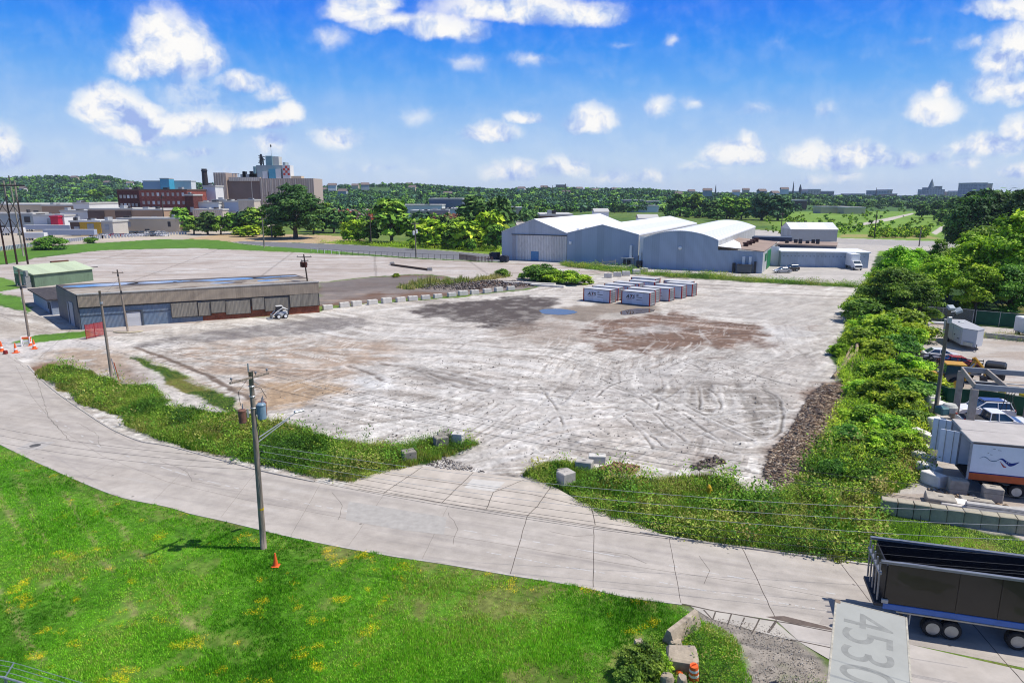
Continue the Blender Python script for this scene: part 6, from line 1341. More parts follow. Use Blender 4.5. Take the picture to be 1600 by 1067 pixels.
def rail_fence():
    # galvanised rail and chain link along the far road
    pts = PX([(486, 395), (530, 398.5), (600, 401.5), (650, 404), (700, 406.5), (740, 408)]); t = thing('roadside_fence', 'thin chain link fence along the far asphalt road beside the upper slab', 'fence', (*pts[0], 0)); o0 = pts[0]
    L = resamp(pts, 30)
    for x, y in L: MB().tube((x-o0[0], y-o0[1], 0), (x-o0[0], y-o0[1], 1.7), .05, n=6).build('post', dkmet, t)
    MB().path([(x-o0[0], y-o0[1], 1.65) for x, y in L], .035, 5).build('top_rail', dkmet, t)
    pts = PX([(486, 393), (515, 397), (530, 399)]); t = thing('white_rail', 'white pipe gate beside the far asphalt road', 'gate', (*pts[0], 0)); o0 = pts[0]; L = resamp(pts, 5)
    for x, y in L: MB().tube((x-o0[0], y-o0[1], 0), (x-o0[0], y-o0[1], 1.5), .09, n=6).build('post', white, t)
    MB().path([(x-o0[0], y-o0[1], 1.4) for x, y in L], .07, 5).build('rail', white, t)
    pts = PX([(718, 405), (745, 409), (770, 410)]); t = thing('picket_fence', 'rusty close boarded fence next to the two dark dumpsters', 'fence', (*pts[0], 0)); o0 = pts[0]; L = resamp(pts, 34)
    b = MB()
    for x, y in L: b.box(x-o0[0]-.1, x-o0[0]+.1, y-o0[1]-.04, y-o0[1]+.04, 0, 1.8)
    b.path([(x-o0[0], y-o0[1], 1.2) for x, y in L], .06, 5); b.build('pickets', mat('rust_brown', LC((140, 112, 100)), .9), t)
    dm = mat('dumpster_navy', LC((52, 58, 76)), .5, var=.2)
    for (u, v, s, lab) in [(773, 404.5, 1.15, 'large dark open dumpster against the gabled warehouse'), (788, 409.5, 1.0, 'rounded dark dumpster in front of the larger one')]:
        p = W(u, v); t = thing('dumpster', lab, 'dumpster', p, -.45); t.scale = (s, s, s)
        MB().extr([(-1.2, .2), (-1.35, 1.6), (1.35, 1.8), (1.2, .2)], -.9, .9).build('bin', dm, t)
        if s > 1.1: MB().box(-1.4, 1.4, -.95, .95, 1.75, 1.85).build('rim', dm, t)
        else: MB().extr([(-1.36, 1.55), (-1.1, 2.0), (.3, 2.15), (1.36, 1.75)], -.95, .95).build('lid', dm, t)
        for x in (-.9, .9): MB().box(x-.15, x+.15, -.8, .8, 0, .2).build('skid', dkmet, t)
rail_fence()
def rubble(name, poly, n, smin, smax, cols, seed, label, zk=.4, heap=None, asp=(.6, .9, .5, .6)):
    r = np.random.default_rng(seed); P = np.array(poly); x0, y0 = P.min(0); x1, y1 = P.max(0); x = r.random(n*4)*(x1-x0)+x0; y = r.random(n*4)*(y1-y0)+y0
    s = psd(x, y, poly); k = s > 0; x, y, s = x[k][:n], y[k][:n], s[k][:n]; n = len(x)
    oc = np.array([(1, 0, 0), (-1, 0, 0), (0, 1, 0), (0, -1, 0), (0, 0, 1), (0, 0, -1)], float); of = np.array([(0, 2, 4), (2, 1, 4), (1, 3, 4), (3, 0, 4), (2, 0, 5), (1, 2, 5), (3, 1, 5), (0, 3, 5)])
    sz = (smin+(smax-smin)*r.random(n)**2.2)[:, None, None]; V = oc[None]*(.5+r.random((n, 6, 1))*.7)*sz*np.stack([asp[0]+asp[1]*r.random((n, 1)), asp[2]+asp[3]*r.random((n, 1)), (.4+.4*r.random((n, 1)))*(asp[2]/.5)], -1)
    a = r.random(n)*6.283; ca, sa = np.cos(a)[:, None], np.sin(a)[:, None]; hz = (heap or .0)*np.clip(s/2.2, 0, 1)*(.3+.7*fbm(x/1.5, y/1.5, 3, seed))*r.random(n)**.4
    X = V[..., 0]*ca-V[..., 1]*sa+x[:, None]; Y = V[..., 0]*sa+V[..., 1]*ca+y[:, None]; Z = V[..., 2]+hz[:, None]+sz[:, 0]*.15
    F = (of[None]+np.arange(n)[:, None, None]*6).reshape(-1, 3); K = np.array([A(c) for c in cols]); cc = K[r.integers(0, len(K), n)]*(.7+.6*r.random(n))[:, None]
    o = nmesh(name, np.stack([X, Y, Z], -1).reshape(-1, 3), F, vcol('rubble_'+name, .95, .2, 3, 20, .2), np.repeat(cc, 6, 0)); tag(o, label, None, None, 'stuff'); return o
def heaps():
    rubble('rubble_heap', PX([(628, 449), (690, 442), (760, 438), (826, 440), (838, 447), (800, 450), (740, 453), (680, 453)]), 2400, .08, .42, [(96, 86, 84), (130, 120, 116), (168, 160, 156), (84, 76, 78), (150, 140, 130)], 5, 'long heap of grey broken rubble behind the row of blocks', heap=.5)
    mul = PX([(1192, 742), (1205, 705), (1236, 672), (1262, 622), (1288, 600), (1338, 604), (1326, 648), (1290, 694), (1262, 735), (1222, 772)])
    rubble('brush_heap', mul, 24000, .05, .32, [(176, 150, 126), (206, 182, 156), (136, 110, 92), (226, 208, 184), (160, 136, 116)], 6, 'long brown heap of torn brush and soil along the right edge of the lot', heap=.75, asp=(.8, 1.6, .16, .2))
    V = []
    # twigs through the brush heap
    r = random.Random(8); b = MB(); P = np.array(mul)
    for k in range(500):
        x = r.uniform(P[:, 0].min(), P[:, 0].max()); y = r.uniform(P[:, 1].min(), P[:, 1].max())
        if psd(np.array([x]), np.array([y]), mul)[0] < .2: continue
        a = r.uniform(0, 6.28); l = r.uniform(.4, 1.5); z = r.uniform(.1, .9); b.tube((x, y, z), (x+math.cos(a)*l, y+math.sin(a)*l, z+r.uniform(-.2, .4)), .025, .01, 4, False)
    o = b.build('twigs', mat('dry_twig', LC((150, 124, 100)), .9)); tag(o, 'broken twigs sticking out of the brown brush heap', None, None, 'stuff')
    rubble('stones', PX([(664, 726), (690, 712), (720, 722), (760, 738), (690, 732)]), 500, .04, .16, [(210, 204, 198), (170, 160, 152), (120, 112, 106)], 7, 'loose pale stones along the left edge of the driveway')
    rubble('stones', PX([(930, 735), (960, 722), (1000, 728), (990, 742)]), 300, .08, .3, [(160, 116, 92), (186, 150, 128), (130, 96, 80)], 9, 'small pile of reddish stones on the right verge', heap=.4)
    rubble('stones', PX([(1090, 960), (1210, 978), (1280, 1035), (1290, 1100), (1165, 1100), (1150, 1010)]), 3600, .012, .05, [(226, 220, 210), (190, 180, 168), (160, 148, 134)], 10, 'loose gravel on the shoulder beside the apron')
    rubble('stones', PX([(1075, 728), (1120, 712), (1135, 722), (1095, 736)]), 260, .05, .25, [(110, 96, 88), (150, 138, 128)], 12, 'small dark spill of stones near the right verge', heap=.3)
    rubble('stones', PX([(420, 620), (700, 560), (1100, 560), (1280, 600), (1180, 700), (940, 740), (760, 700), (560, 685)]), 2600, .02, .13, [(120, 112, 104), (216, 210, 204), (150, 142, 132)], 13, 'scattered stones on the gravel lot')
    # timbers at the edge of the lot
    logs = [((1302, 592), (1331, 566), .9, .24, 'pale squared timber lying toward the brush heap'), ((1336, 575), (1338, 548), 1.4, .22, 'upright leaning timber in the timber pile'), ((1343, 578), (1350, 562), 1.0, .22, 'short round log at the right of the timber pile'), ((1312, 578), (1330, 552), .8, .16, 'mossy timber at the back of the pile'), ((1325, 600), (1334, 565), .8, .14, 'thin grey timber across the pile')]
    for i, (p, q, h, r_, lab) in enumerate(logs):
        a_, b_ = W(*p), W(*q); b = MB(); b.path([(0, 0, r_), ((b_[0]-a_[0])*.5, (b_[1]-a_[1])*.5, r_+h*.45), (b_[0]-a_[0], b_[1]-a_[1], r_+h)], [r_, r_*.97, r_*.9], 8 if i != 0 else 4); o = b.build('timber', mat('old_timber', LC((186, 164, 134)), .9, var=.3, vs=3)); o.location = (*a_, 0); tag(o, lab, 'timber', 'timbers piled at the edge of the lot')
    # bushes on the rubble and slab
    for i, (k, u, v, vt, wd, lab) in enumerate([('bush2', 843, 438, 414, 1.6, 'tall leafy bush at the left of the clump beside the slab end'), ('bush1', 866, 441, 422, 1.7, 'yellow green bush in the middle of the clump beside the slab end'), ('bush1', 892, 444, 423, 1.7, 'brightest bush of the clump, second from the right'), ('bush3', 914, 444, 430, 1.9, 'low bush at the right end of the clump by the slab'), ('bush2', 784, 432, 420, 1.2, 'thin grey green bush at the right of the rubble heap'), ('bush1', 619, 433.5, 427, 1.3, 'tiny lone bush on the dark edge of the slab'), ('bush1', 815, 435, 427, 1.4, 'small round bush left of the leafy clump')]):
        p = W(u, v); put_tree(k, p[0], p[1], HT(vt, p[1]), lab, 'shrub', 'bushes at the rubble heap', wide=wd)
    scatter('weeds', PX([(615, 450), (660, 441), (740, 437), (790, 428), (800, 432), (760, 440), (690, 447), (640, 453)]), 1.2, .4, 1.5, [(110, 130, 60), (150, 150, 90), (170, 160, 110)], 130, 'grass', 22, .8, .3, .8, label='dry yellowish weeds along the rubble heap')
    for i, (u, v, l, rz_, lab) in enumerate([(805, 442, 22, -.12, 'long pale slab edge beside the rubble heap'), (850, 446, 14, -.25, 'pale slab edge in front of the leafy clump')]):
        p = W(u-20, v); o = MB().bbox(0, l*.6, -.6, .6, 0, .4, .05).build('slab_edge', conc_lt); o.location = (*p, 0); o.rotation_euler = (0, 0, rz_-.2); tag(o, lab, 'slab edge')
heaps()
# ------------------------------------------------------------------ storage yard on the right
def open_box_trailer(name, label, a, rz, L, logo, z0=1.15, h=4.0):
    t = thing(name, label, 'trailer', a, rz); Wd = 2.5
    wall = mat('trailer_white', (.78, .80, .84), .45, var=.04, vs=1.2, grime=.12, gcol=LC((170, 160, 150)))
    MB().box(.05, L, 0, .05, z0+(.55 if logo else .2), h-.12).build('side_wall', wall, t); MB().box(.05, L, Wd-.05, Wd, z0+.2, h-.12).build('far_wall', wall, t)
    MB().box(L-.06, L, .05, Wd-.05, z0+.2, h-.12).build('front_wall', wall, t)
    MB().bbox(0, L, -.03, Wd+.03, h-.1, h, .02).build('roof', mat('dusty_roof', LC((214, 206, 198)), .7, var=.08, vs=1, grime=.25, gcol=LC((180, 165, 150))), t)
    MB().box(.02, L, .06, Wd-.06, z0, z0+.15).build('floor', mat('trailer_floor', LC((70, 56, 50)), .8), t)
    b = MB(); b.box(-.02, .1, -.04, .08, z0, h-.02).box(-.02, .1, Wd-.08, Wd+.04, z0, h-.02).box(-.02, .1, .08, Wd-.08, h-.2, h-.01); b.build('door_frame', mat('frame_grey', LC((200, 200, 204)), .5, grime=.3, gcol=LC((120, 90, 70))), t)
    b = MB(); b.box(-.0, L, -.02, .0, h-.2, h-.1); b.build('top_rail', mat('rail_dark', LC((120, 104, 98)), .6), t)
    # open doors folded back along the sides
    d = MB(); d.bbox(-.55, -.49, -1.25, 0, z0+.1, h-.2, .01, Matrix.Rotation(-1.15, 4, 'Z') @ Matrix.Translation((.5, 0, 0))) if False else None
    for s, y in ((1, Wd), ):
        T = Matrix.Translation((0, y, 0)) @ Matrix.Rotation(math.radians(158), 4, 'Z'); o = MB().bbox(0, 1.22, -.03, .03, z0+.1, h-.2, .01, T).build('door', wall, t)
        b = MB()
        for x in (.35, .85): b.tube(tuple(T @ Vector((x, .05, z0+.1))), tuple(T @ Vector((x, .05, h-.2))), .025)
        b.build('lock_rod', galv, o)
    if logo:
        MB().box(.05, L, -.005, .05, z0, z0+.5).build('orange_band', mat('orange_band', LC((232, 112, 60)), .5, var=.1), t); MB().box(.05, L, -.008, .05, z0+.5, z0+.58).build('blue_line', mat('blue_line', LC((40, 60, 150)), .5), t)
        navy = mat('logo_blue', LC((28, 60, 156)), .5); red = mat('logo_red', LC((214, 84, 70)), .5); teal = mat('logo_teal', LC((70, 120, 150)), .5)
        def ribbon(pts, wd, m, nm):
            c = smooth_line(pts, 8); b = MB(); n = len(c)
            for i in range(n-1):
                w0 = np.interp(i/n, [q[0] for q in wd], [q[1] for q in wd])/2; w1 = np.interp((i+1)/n, [q[0] for q in wd], [q[1] for q in wd])/2
                b.quad((c[i][0], -.012, c[i][1]-w0), (c[i+1][0], -.012, c[i+1][1]-w1), (c[i+1][0], -.012, c[i+1][1]+w1), (c[i][0], -.012, c[i][1]+w0))
            b.build(nm, m, t)
        o = z0+1.55
        ribbon([(.62, o+.08), (.85, o+.22), (1.05, o+.16), (1.3, o-.02), (1.6, o-.02), (1.85, o+.16)], [(0, .02), (.4, .05), (1, .04)], teal, 'logo_tail')
        ribbon([(1.80, o+.14), (2.0, o+.16), (2.25, o-.03), (2.5, o-.18), (2.75, o-.12), (3.02, o+.06)], [(0, .03), (.25, .16), (.55, .26), (.8, .16), (1, .02)], navy, 'logo_wave')
        ribbon([(1.88, o-.02), (2.02, o-.22), (2.15, o-.36), (2.3, o-.38)], [(0, .03), (.5, .16), (1, .04)], red, 'logo_stroke')
        for cx, cz in ((2.28, o-.02), (2.4, o-.09)):
            b = MB(); b.quad(*[(cx+math.cos(math.pi/2+k*math.pi/5)*(.05 if k % 2 == 0 else .02), -.016, cz+math.sin(math.pi/2+k*math.pi/5)*(.05 if k % 2 == 0 else .02)) for k in range(10)]); b.build('logo_star', white, t)
        for k, (cx, cz, rr) in enumerate(((1.28, o+.42, .09), (1.1, o+.52, .05), (1.75, o+.78, .12), (1.42, o+.86, .09))):
            b = MB(); b.quad((cx-rr, -.01, cz-.012), (cx+rr, -.01, cz-.012), (cx+rr*.8, -.01, cz+.02), (cx-rr*.7, -.01, cz+.02)); b.build('scuff', mat('scuff_grey', LC((130, 134, 140)), .7), t)
    for x in (1.9, 3.2):
        for y in (.3, Wd-.3): wheel(t, x, y, .5, .4)
    MB().box(.6, L-.3, .5, .65, z0-.3, z0-.02).box(.6, L-.3, Wd-.65, Wd-.5, z0-.3, z0-.02).build('chassis', dkmet, t); return t
R17 = math.radians(-17)
open_box_trailer('box_trailer', 'white box trailer with blue wave logo and orange band, its dark rear standing open', W(1518.6, 688.7, 4), R17, 9.0, True)
open_box_trailer('box_trailer', 'plain grey roofed box trailer behind the one with the wave logo', W(1503, 670, 4), math.radians(-18.5), 9.5, False)
def yard_blocks():
    # block retaining wall
    p, q = (24.9, 42.75), (34.6, 38.9); L = math.hypot(q[0]-p[0], q[1]-p[1]); rz = math.atan2(q[1]-p[1], q[0]-p[0]); n = 11
    nm = ['first', 'second', 'third', 'fourth', 'fifth', 'sixth', 'seventh', 'eighth', 'ninth', 'tenth', 'eleventh']
    m = mat('mossy_block', LC((206, 196, 172)), .9, var=.2, vs=1.2, bump=.3, grime=.5, gcol=LC((134, 138, 114)))
    for i in range(n):
        l = L/n; o = MB().bbox(.015, l-.015, -.35, .35, -.3, 1.0, .03).jitter(.012, i).build('wall_block', m); x, y = loc_of(p, rz, l*i, 0); o.location = (x, y, random.uniform(-.03, .03)); o.rotation_euler = (0, 0, rz+random.uniform(-.03, .03))
        tag(o, 'big mossy block of the low retaining wall, %s from its left end' % nm[i], 'concrete block', 'blocks of the low retaining wall')
    jb = [  # u, v, l, w, h, rot, label
        (1443, 690, 2.2, .8, .9, 1.9, 'pale block at the top of the line of tumbled blocks left of the trailers'), (1437, 706, 1.6, .8, .75, 1.8, 'pale block second from the top of the tumbled line'), (1443, 724, 1.8, .8, .8, 1.8, 'pale block in the middle of the tumbled line'), (1450, 742, 1.7, .85, .85, 1.85, 'pale block with dark chips near the bottom of the tumbled line'), (1458, 757, 1.6, .9, .9, 1.9, 'lowest pale block of the tumbled line left of the trailers'),
        (1462, 712, 1.3, .9, .8, .9, 'rounded pale block leaning between the two block lines'), (1478, 713, 1.5, 1.0, 1.0, .1, 'square pale block against the open trailer door'), (1477, 684, 1.1, 3.2, 1.5, .18, 'tall pale block stack with chipped tops beside the plain trailer'), (1452, 640, 1.3, 1.0, 1.5, .2, 'white block stack against the green screened fence'), (1463, 643, 1.5, 1.1, 1.0, .2, 'lower white block beside the stack at the screened fence'),
        (1494, 770, 1.15, .8, 1.1, -.3, 'grey square block standing on the rubble behind the retaining wall, left one'), (1548, 783, 1.15, .8, 1.1, -.3, 'grey square block standing behind the retaining wall, right one'), (1468, 785, 1.8, 1.2, .5, -.4, 'flat tan slab behind the retaining wall'), (1490, 790, 1.6, 1.3, .35, -.5, 'thin pinkish slab lying before the square blocks'), (1525, 786, 2.0, .8, .35, -.3, 'buff slab between the two square grey blocks')]
    for i, (u, v, l, w_, h, rz, lab) in enumerate(jb):
        x, y = W(u, v); o = block(l, w_, h, seed=50+i).build('concrete_block', mat('grey_block', LC((206, 196, 180)), .9, var=.2, vs=1.6, bump=.3, grime=.4, gcol=LC((120, 110, 98))) if 'grey' in lab or 'tan' in lab else mat('white_block', (.72, .68, .62), .9, var=.12, vs=1.6, bump=.3, grime=.4, gcol=LC((170, 150, 132)))); o.location = (x, y, 0); o.rotation_euler = (random.uniform(-.05, .05), random.uniform(-.06, .06), rz); tag(o, lab, 'concrete block')
    p = W(1508, 800); t = o = MB().extr([(-.4, 0), (-.4, .25), (-.2, .75), (.2, .75), (.4, .25), (.4, 0)], 0, 5.2).build('jersey_barrier', mat('pale_barrier', LC((214, 210, 204)), .8, var=.08, grime=.2)); o.location = (*p, 0); o.rotation_euler = (0, 0, math.radians(-20-90)); tag(o, 'long pale concrete barrier lying behind the retaining wall', 'barrier')
    rubble('stones', PX([(1446, 760), (1500, 768), (1600, 800), (1600, 818), (1470, 792)]), 500, .05, .3, [(186, 160, 136), (150, 130, 110), (206, 190, 170)], 61, 'broken rubble behind the retaining wall', heap=.3)
    p = W(1474, 661); t = thing('tub', 'teal and white plastic tub on the tall block stack', 'tub', (*p, .9), .2); MB().bbox(-.8, .1, -.5, .5, 0, .75, .12).build('base', mat('teal_plastic', LC((96, 140, 146)), .5), t); MB().lathe([(.35, .1), (.62, .2), (.68, .7), (.5, .95)], 16, Matrix.Translation((.45, 0, 0))).build('lid', mat('cream_plastic', LC((226, 224, 212)), .5), t)
    p = W(1598, 640); t = thing('yellow_tank', 'yellow tank at the right edge beside the green screened fence', 'tank', p); MB().bbox(-.4, .8, -.4, .4, .1, 1.7, .1).build('tank', mat('safety_yellow', LC((240, 214, 40)), .5), t); MB().box(-.4, .8, -.4, .4, 0, .1).build('base', dkmet, t)
    p = W(1562, 636); t = thing('yellow_drum', 'yellow capped drum in front of the green fence above the SUV', 'drum', p); MB().lathe([(.3, 0), (.3, 1.4), (.25, 1.5)], 16).build('drum', mat('cream_plastic', (0, 0, 0)), t); MB().lathe([(.33, 1.5), (.33, 1.75), (.1, 1.85)], 16).build('cap', _M['safety_yellow'], t)
yard_blocks()
def screen_fence(name, label, pts, h, m, postm, step=3.0):
    P = PX(pts); o0 = P[0]; t = thing(name, label, 'fence', (*o0, 0)); L = resamp(P, 40); b = MB()
    for i in range(39): b.quad((L[i][0]-o0[0], L[i][1]-o0[1], .05), (L[i+1][0]-o0[0], L[i+1][1]-o0[1], .05), (L[i+1][0]-o0[0], L[i+1][1]-o0[1], h), (L[i][0]-o0[0], L[i][1]-o0[1], h))
    if m: b.build('screen', m, t)
    tot = sum(math.hypot(*(L[i+1]-L[i])) for i in range(39)); n = max(2, int(tot/step)+1)
    for x, y in resamp(P, n): MB().tube((x-o0[0], y-o0[1], 0), (x-o0[0], y-o0[1], h+.12), .045).build('post', postm, t)
    MB().path([(x-o0[0], y-o0[1], h+.04) for x, y in L], .03, 5).build('rail', postm, t); return t
gs = mat('green_screen', LC((30, 96, 72)), .7, var=.25, vs=.6)
screen_fence('screened_fence', 'dark green screened fence between the digger and the parked white cars', [(1422, 613), (1440, 622), (1480, 636), (1540, 640), (1600, 652), (1650, 662)], 1.95, gs, mat('green_post', LC((150, 170, 150)), .5))
link = bpy.data.materials.new('chain_link'); link.use_nodes = True; _n = NT(link.node_tree); _s = _n.N('ShaderNodeSeparateXYZ', i={0: _n.N('ShaderNodeTexCoord').outputs['Object']}).outputs
_u = _n.math('ADD', _n.math('MULTIPLY', _s[0], 9), _n.math('MULTIPLY', _s[2], 9)); _v = _n.math('SUBTRACT', _n.math('MULTIPLY', _s[0], 9), _n.math('MULTIPLY', _s[2], 9))
_g = _n.math('MAXIMUM', _n.math('GREATER_THAN', _n.math('FRACT', _u), .86), _n.math('GREATER_THAN', _n.math('FRACT', _v), .86))
_p = _n.N('ShaderNodeBsdfPrincipled', i={'Base Color': (.35, .36, .37, 1), 'Roughness': .5, 'Metallic': .3, 'Alpha': _g}); _n.l.new(_p.outputs[0], _n.N('ShaderNodeOutputMaterial').inputs[0])
screen_fence('chain_link_fence', 'open chain link fence behind the cargo trailer, left of the green screens', [(1425, 500), (1519, 507)], 2.4, link, galv)
screen_fence('screened_fence', 'green screened stretch of fence in front of the trees behind the yard', [(1523, 507), (1600, 514), (1680, 522)], 2.3, gs, galv)
def yard_things():
    # low wall, planks
    p, q = W(1538, 527), W(1600, 533); rz = math.atan2(q[1]-p[1], q[0]-p[0]); o = MB().bbox(0, 14, -.25, .25, 0, .75, .04).build('low_wall', conc); o.location = (*p, 0); o.rotation_euler = (0, 0, rz); tag(o, 'low concrete wall along the back of the storage yard', 'kerb wall')
    for i, (p0, q0, lab) in enumerate([((1420, 504), (1452, 511), 'white pipe lying at the back left of the yard'), ((1455, 506), (1487, 508), 'white beam lying right of the white pipe')]):
        a_, b_ = W(*p0), W(*q0); o = MB().path([(0, 0, .25), (b_[0]-a_[0], b_[1]-a_[1], .25)], .22, 8).build('pipe', white); o.location = (*a_, 0); tag(o, lab, 'pipe')
    for i, (u, lab) in enumerate([(1424, 'left of three dark steel ramps lying on the yard'), (1430, 'middle of three dark steel ramps lying on the yard'), (1434, 'right of three dark steel ramps lying on the yard')]):
        a_, b_ = W(u, 517), W(u+9, 528); rz = math.atan2(b_[1]-a_[1], b_[0]-a_[0]); o = MB().bbox(0, math.hypot(b_[0]-a_[0], b_[1]-a_[1]), -.15, .15, 0, .12, .02).build('steel_ramp', mat('rust_dark', LC((70, 50, 44)), .8)); o.location = (*a_, 0); o.rotation_euler = (0, 0, rz); tag(o, lab, 'ramp', 'steel ramps on the yard')
    gr = PX([(1525, 520), (1560, 522), (1620, 528), (1620, 536), (1560, 532), (1530, 528)]); scatter('weeds', gr, 6, .3, .8, WG, 140, 'weed', 20, .5, .3, .5, label='grass strip behind the low yard wall')
    # cargo trailer
    a = (64.3, 95.3); rz = math.radians(-104); t = thing('cargo_trailer', 'white enclosed cargo trailer with a side door standing in the storage yard', 'trailer', a, rz)
    wh = mat('trailer_shell', LC((230, 232, 236)), .4, var=.03); H = 2.9
    MB().prism([(-4.0, -1.3), (3.2, -1.3), (4.6, 0), (3.2, 1.3), (-4.0, 1.3)], .55, H-.06).build('body', wh, t)
    MB().prism([(-4.05, -1.35), (3.22, -1.35), (4.67, 0), (3.22, 1.35), (-4.05, 1.35)], H-.06, H+.03).build('roof', mat('trailer_roof', LC((212, 212, 214)), .5, var=.05), t)
    MB().box(3.1, 3.16, -1.335, -1.3, .5, H-.1).box(-.2, -.14, -1.335, -1.3, .5, H-.1).build('corner_trim', galv, t)
    d = MB().box(.4, 2.6, -1.35, -1.3, .75, H-.45).build('side_door', mat('door_light', LC((222, 226, 232)), .4), t); MB().box(.5, .9, -1.39, -1.35, 1.5, 1.62).box(1.9, 2.4, -1.39, -1.35, 1.2, 1.3).build('door_handle', dkmet, d)
    T2 = Matrix.Translation((3.95, -.68, 0)) @ Matrix.Rotation(math.radians(43), 4, 'Z'); MB().box(-.6, .6, -.1, -.02, .6, 1.1, T2).build('stone_guard', galv, t)
    MB().bbox(-1.6, -1.1, -.3, .3, H+.03, H+.16, .03).build('roof_vent', galv, t)
    for x in (-2.9, -1.9):
        for s in (-1, 1): wheel(t, x, s*1.25, .38, .24)
    MB().tube((3.6, 0, .5), (5.4, 0, .5), .07).build('drawbar', dkmet, t); MB().lathe([(.05, 0), (.05, 1.0), (.09, 1.02)], 10, Matrix.Translation((4.9, 0, 0))).build('jack', dkmet, t)
    # flat bed with racks
    a = W(1426, 586); rz = math.radians(-38); t = thing('rack_truck', 'black flat bed truck with slatted side racks beside the yellow digger', 'truck', a, rz); L = 6.6
    MB().box(-2, L, 0, 2.3, .95, 1.15).build('deck', dkmet, t)
    bm = mat('black_steel', (.02, .02, .022), .5)
    for y in (0, 2.25):
        b = MB()
        for z in (1.3, 1.6, 1.9, 2.2): b.box(-2, L, y, y+.05, z, z+.1)
        for k in range(9): b.box(-2+k*(L+1.9)/8, -1.92+k*(L+1.9)/8, y-.02, y+.07, 1.15, 2.4)
        b.build('side_rack', bm, t)
    MB().box(-2, L, -.04, 0, .98, 1.1).build('side_rail', mat('pale_rail', LC((210, 210, 206)), .5), t)
    for x in (.3, 1.5, 5.4):
        for y in (.25, 2.05): wheel(t, x, y, .48, .28)
    MB().bbox(L+.2, L+2.2, .1, 2.2, .6, 2.5, .2).build('cab', bm, t)
    # backhoe
    a = W(1478, 606); rz = math.radians(162); t = thing('backhoe_loader', 'yellow backhoe digger with dark cab behind the green screened fence', 'digger', a, rz); ye = mat('digger_yellow', LC((236, 178, 60)), .45, var=.1, grime=.2)
    MB().bbox(.3, 2.6, -.5, .5, .9, 1.75, .1).build('bonnet', ye, t); b = MB(); b.extr([(-1.3, .9), (-1.25, 2.75), (.35, 2.75), (.5, 1.2), (.3, .9)], -.75, .75); b.build('cab', mat('cab_glass', LC((60, 84, 100)), .1, spec=.8), t)
    MB().bbox(-1.5, .5, -.85, .85, 2.75, 2.92, .05).build('cab_roof', ye, t)
    for s in (-1, 1):
        wheel(t, -.7, s*.85, .72, .42, ye); wheel(t, 2.0, s*.8, .48, .32, ye)
        MB().path([(.6, s*.65, 1.5), (2.2, s*.65, 1.3), (3.3, s*.65, .5)], .12, 6).build('loader_arm', ye, t)
    MB().extr([(3.2, .1), (4.0, .1), (3.9, .2), (3.4, .3), (3.35, .95), (3.2, .95)], -1.1, 1.1).build('front_bucket', ye, t)
    MB().path([(-1.6, 0, 1.0), (-2.4, 0, 3.2), (-2.2, 0, 3.6)], [.2, .22, .16], 6).build('boom', ye, t); MB().path([(-2.3, 0, 3.6), (-3.2, 0, 2.6), (-3.5, 0, 1.6)], [.16, .16, .12], 6).build('dipper', ye, t)
    MB().extr([(-3.8, .9), (-3.2, .9), (-3.1, 1.6), (-3.6, 1.7)], -.35, .35).build('rear_bucket', dkmet, t); MB().path([(-1.5, .2, 1.8), (-2.3, .2, 3.0)], .07, 6).build('ram', galv, t)
    # open portal frame
    a = (39.64, 56.31); rz = math.radians(-19.5); t = thing('portal_frame', 'open frame of pale posts and beams with hanging chains over the yard', 'frame structure', a, rz)
    cb = mat('precast_beam', LC((196, 184, 172)), .85, var=.12, vs=2, grime=.3, gcol=LC((130, 110, 100))); gb = mat('grey_beam', LC((176, 180, 184)), .6, var=.08)
    far = [tolocal(a, rz, (42.31, 62.24)), tolocal(a, rz, (51.0, 59.2))]
    near = [(0, 0), (8.6, 0)]
    for (x, y), h, r_ in ((far[0], 5.0, .24), (near[0], 5.0, .26), ((4.6, .0), 4.9, .24), ((far[1][0], far[1][1]), 5.0, .2), ((far[0][0]+5.6, far[0][1]), 5.0, .2)): MB().bbox(x-r_, x+r_, y-r_, y+r_, -.1, h-.3, .03).build('post', cb, t)
    for (p0, p1, r_) in ((far[0], far[1], .2), (near[0], near[1], .22), (near[0], far[0], .16), ((2.4, 0), (far[0][0]+2.0, far[0][1]), .16), ((7.0, 0), (far[0][0]+6.2, far[0][1]), .16)):
        d = math.hypot(p1[0]-p0[0], p1[1]-p0[1]); T = Matrix.Translation((p0[0], p0[1], 4.9)) @ Matrix.Rotation(math.atan2(p1[1]-p0[1], p1[0]-p0[0]), 4, 'Z'); MB().bbox(0, d, -r_*.5, r_*.5, -.26, .22, .02, T).build('beam', gb if r_ > .17 else cb, t)
    for dy in (1.6, 3.2): MB().tube((far[0][0]*dy/6, dy, 4.6), (9, dy, 4.6), .05).build('tie_rod', galv, t)
    for k in range(4): MB().path([(3.0+.25*k, 2.2, 4.6), (3.0+.18*k, 2.3, 3.4), (2.8+.4*k, 2.3, 2.4)], .03, 5).build('chain', dkmet, t)
    MB().bbox(2.8, 3.9, 1.9, 2.4, 4.3, 4.6, .03).build('hoist', dkmet, t)
yard_things()
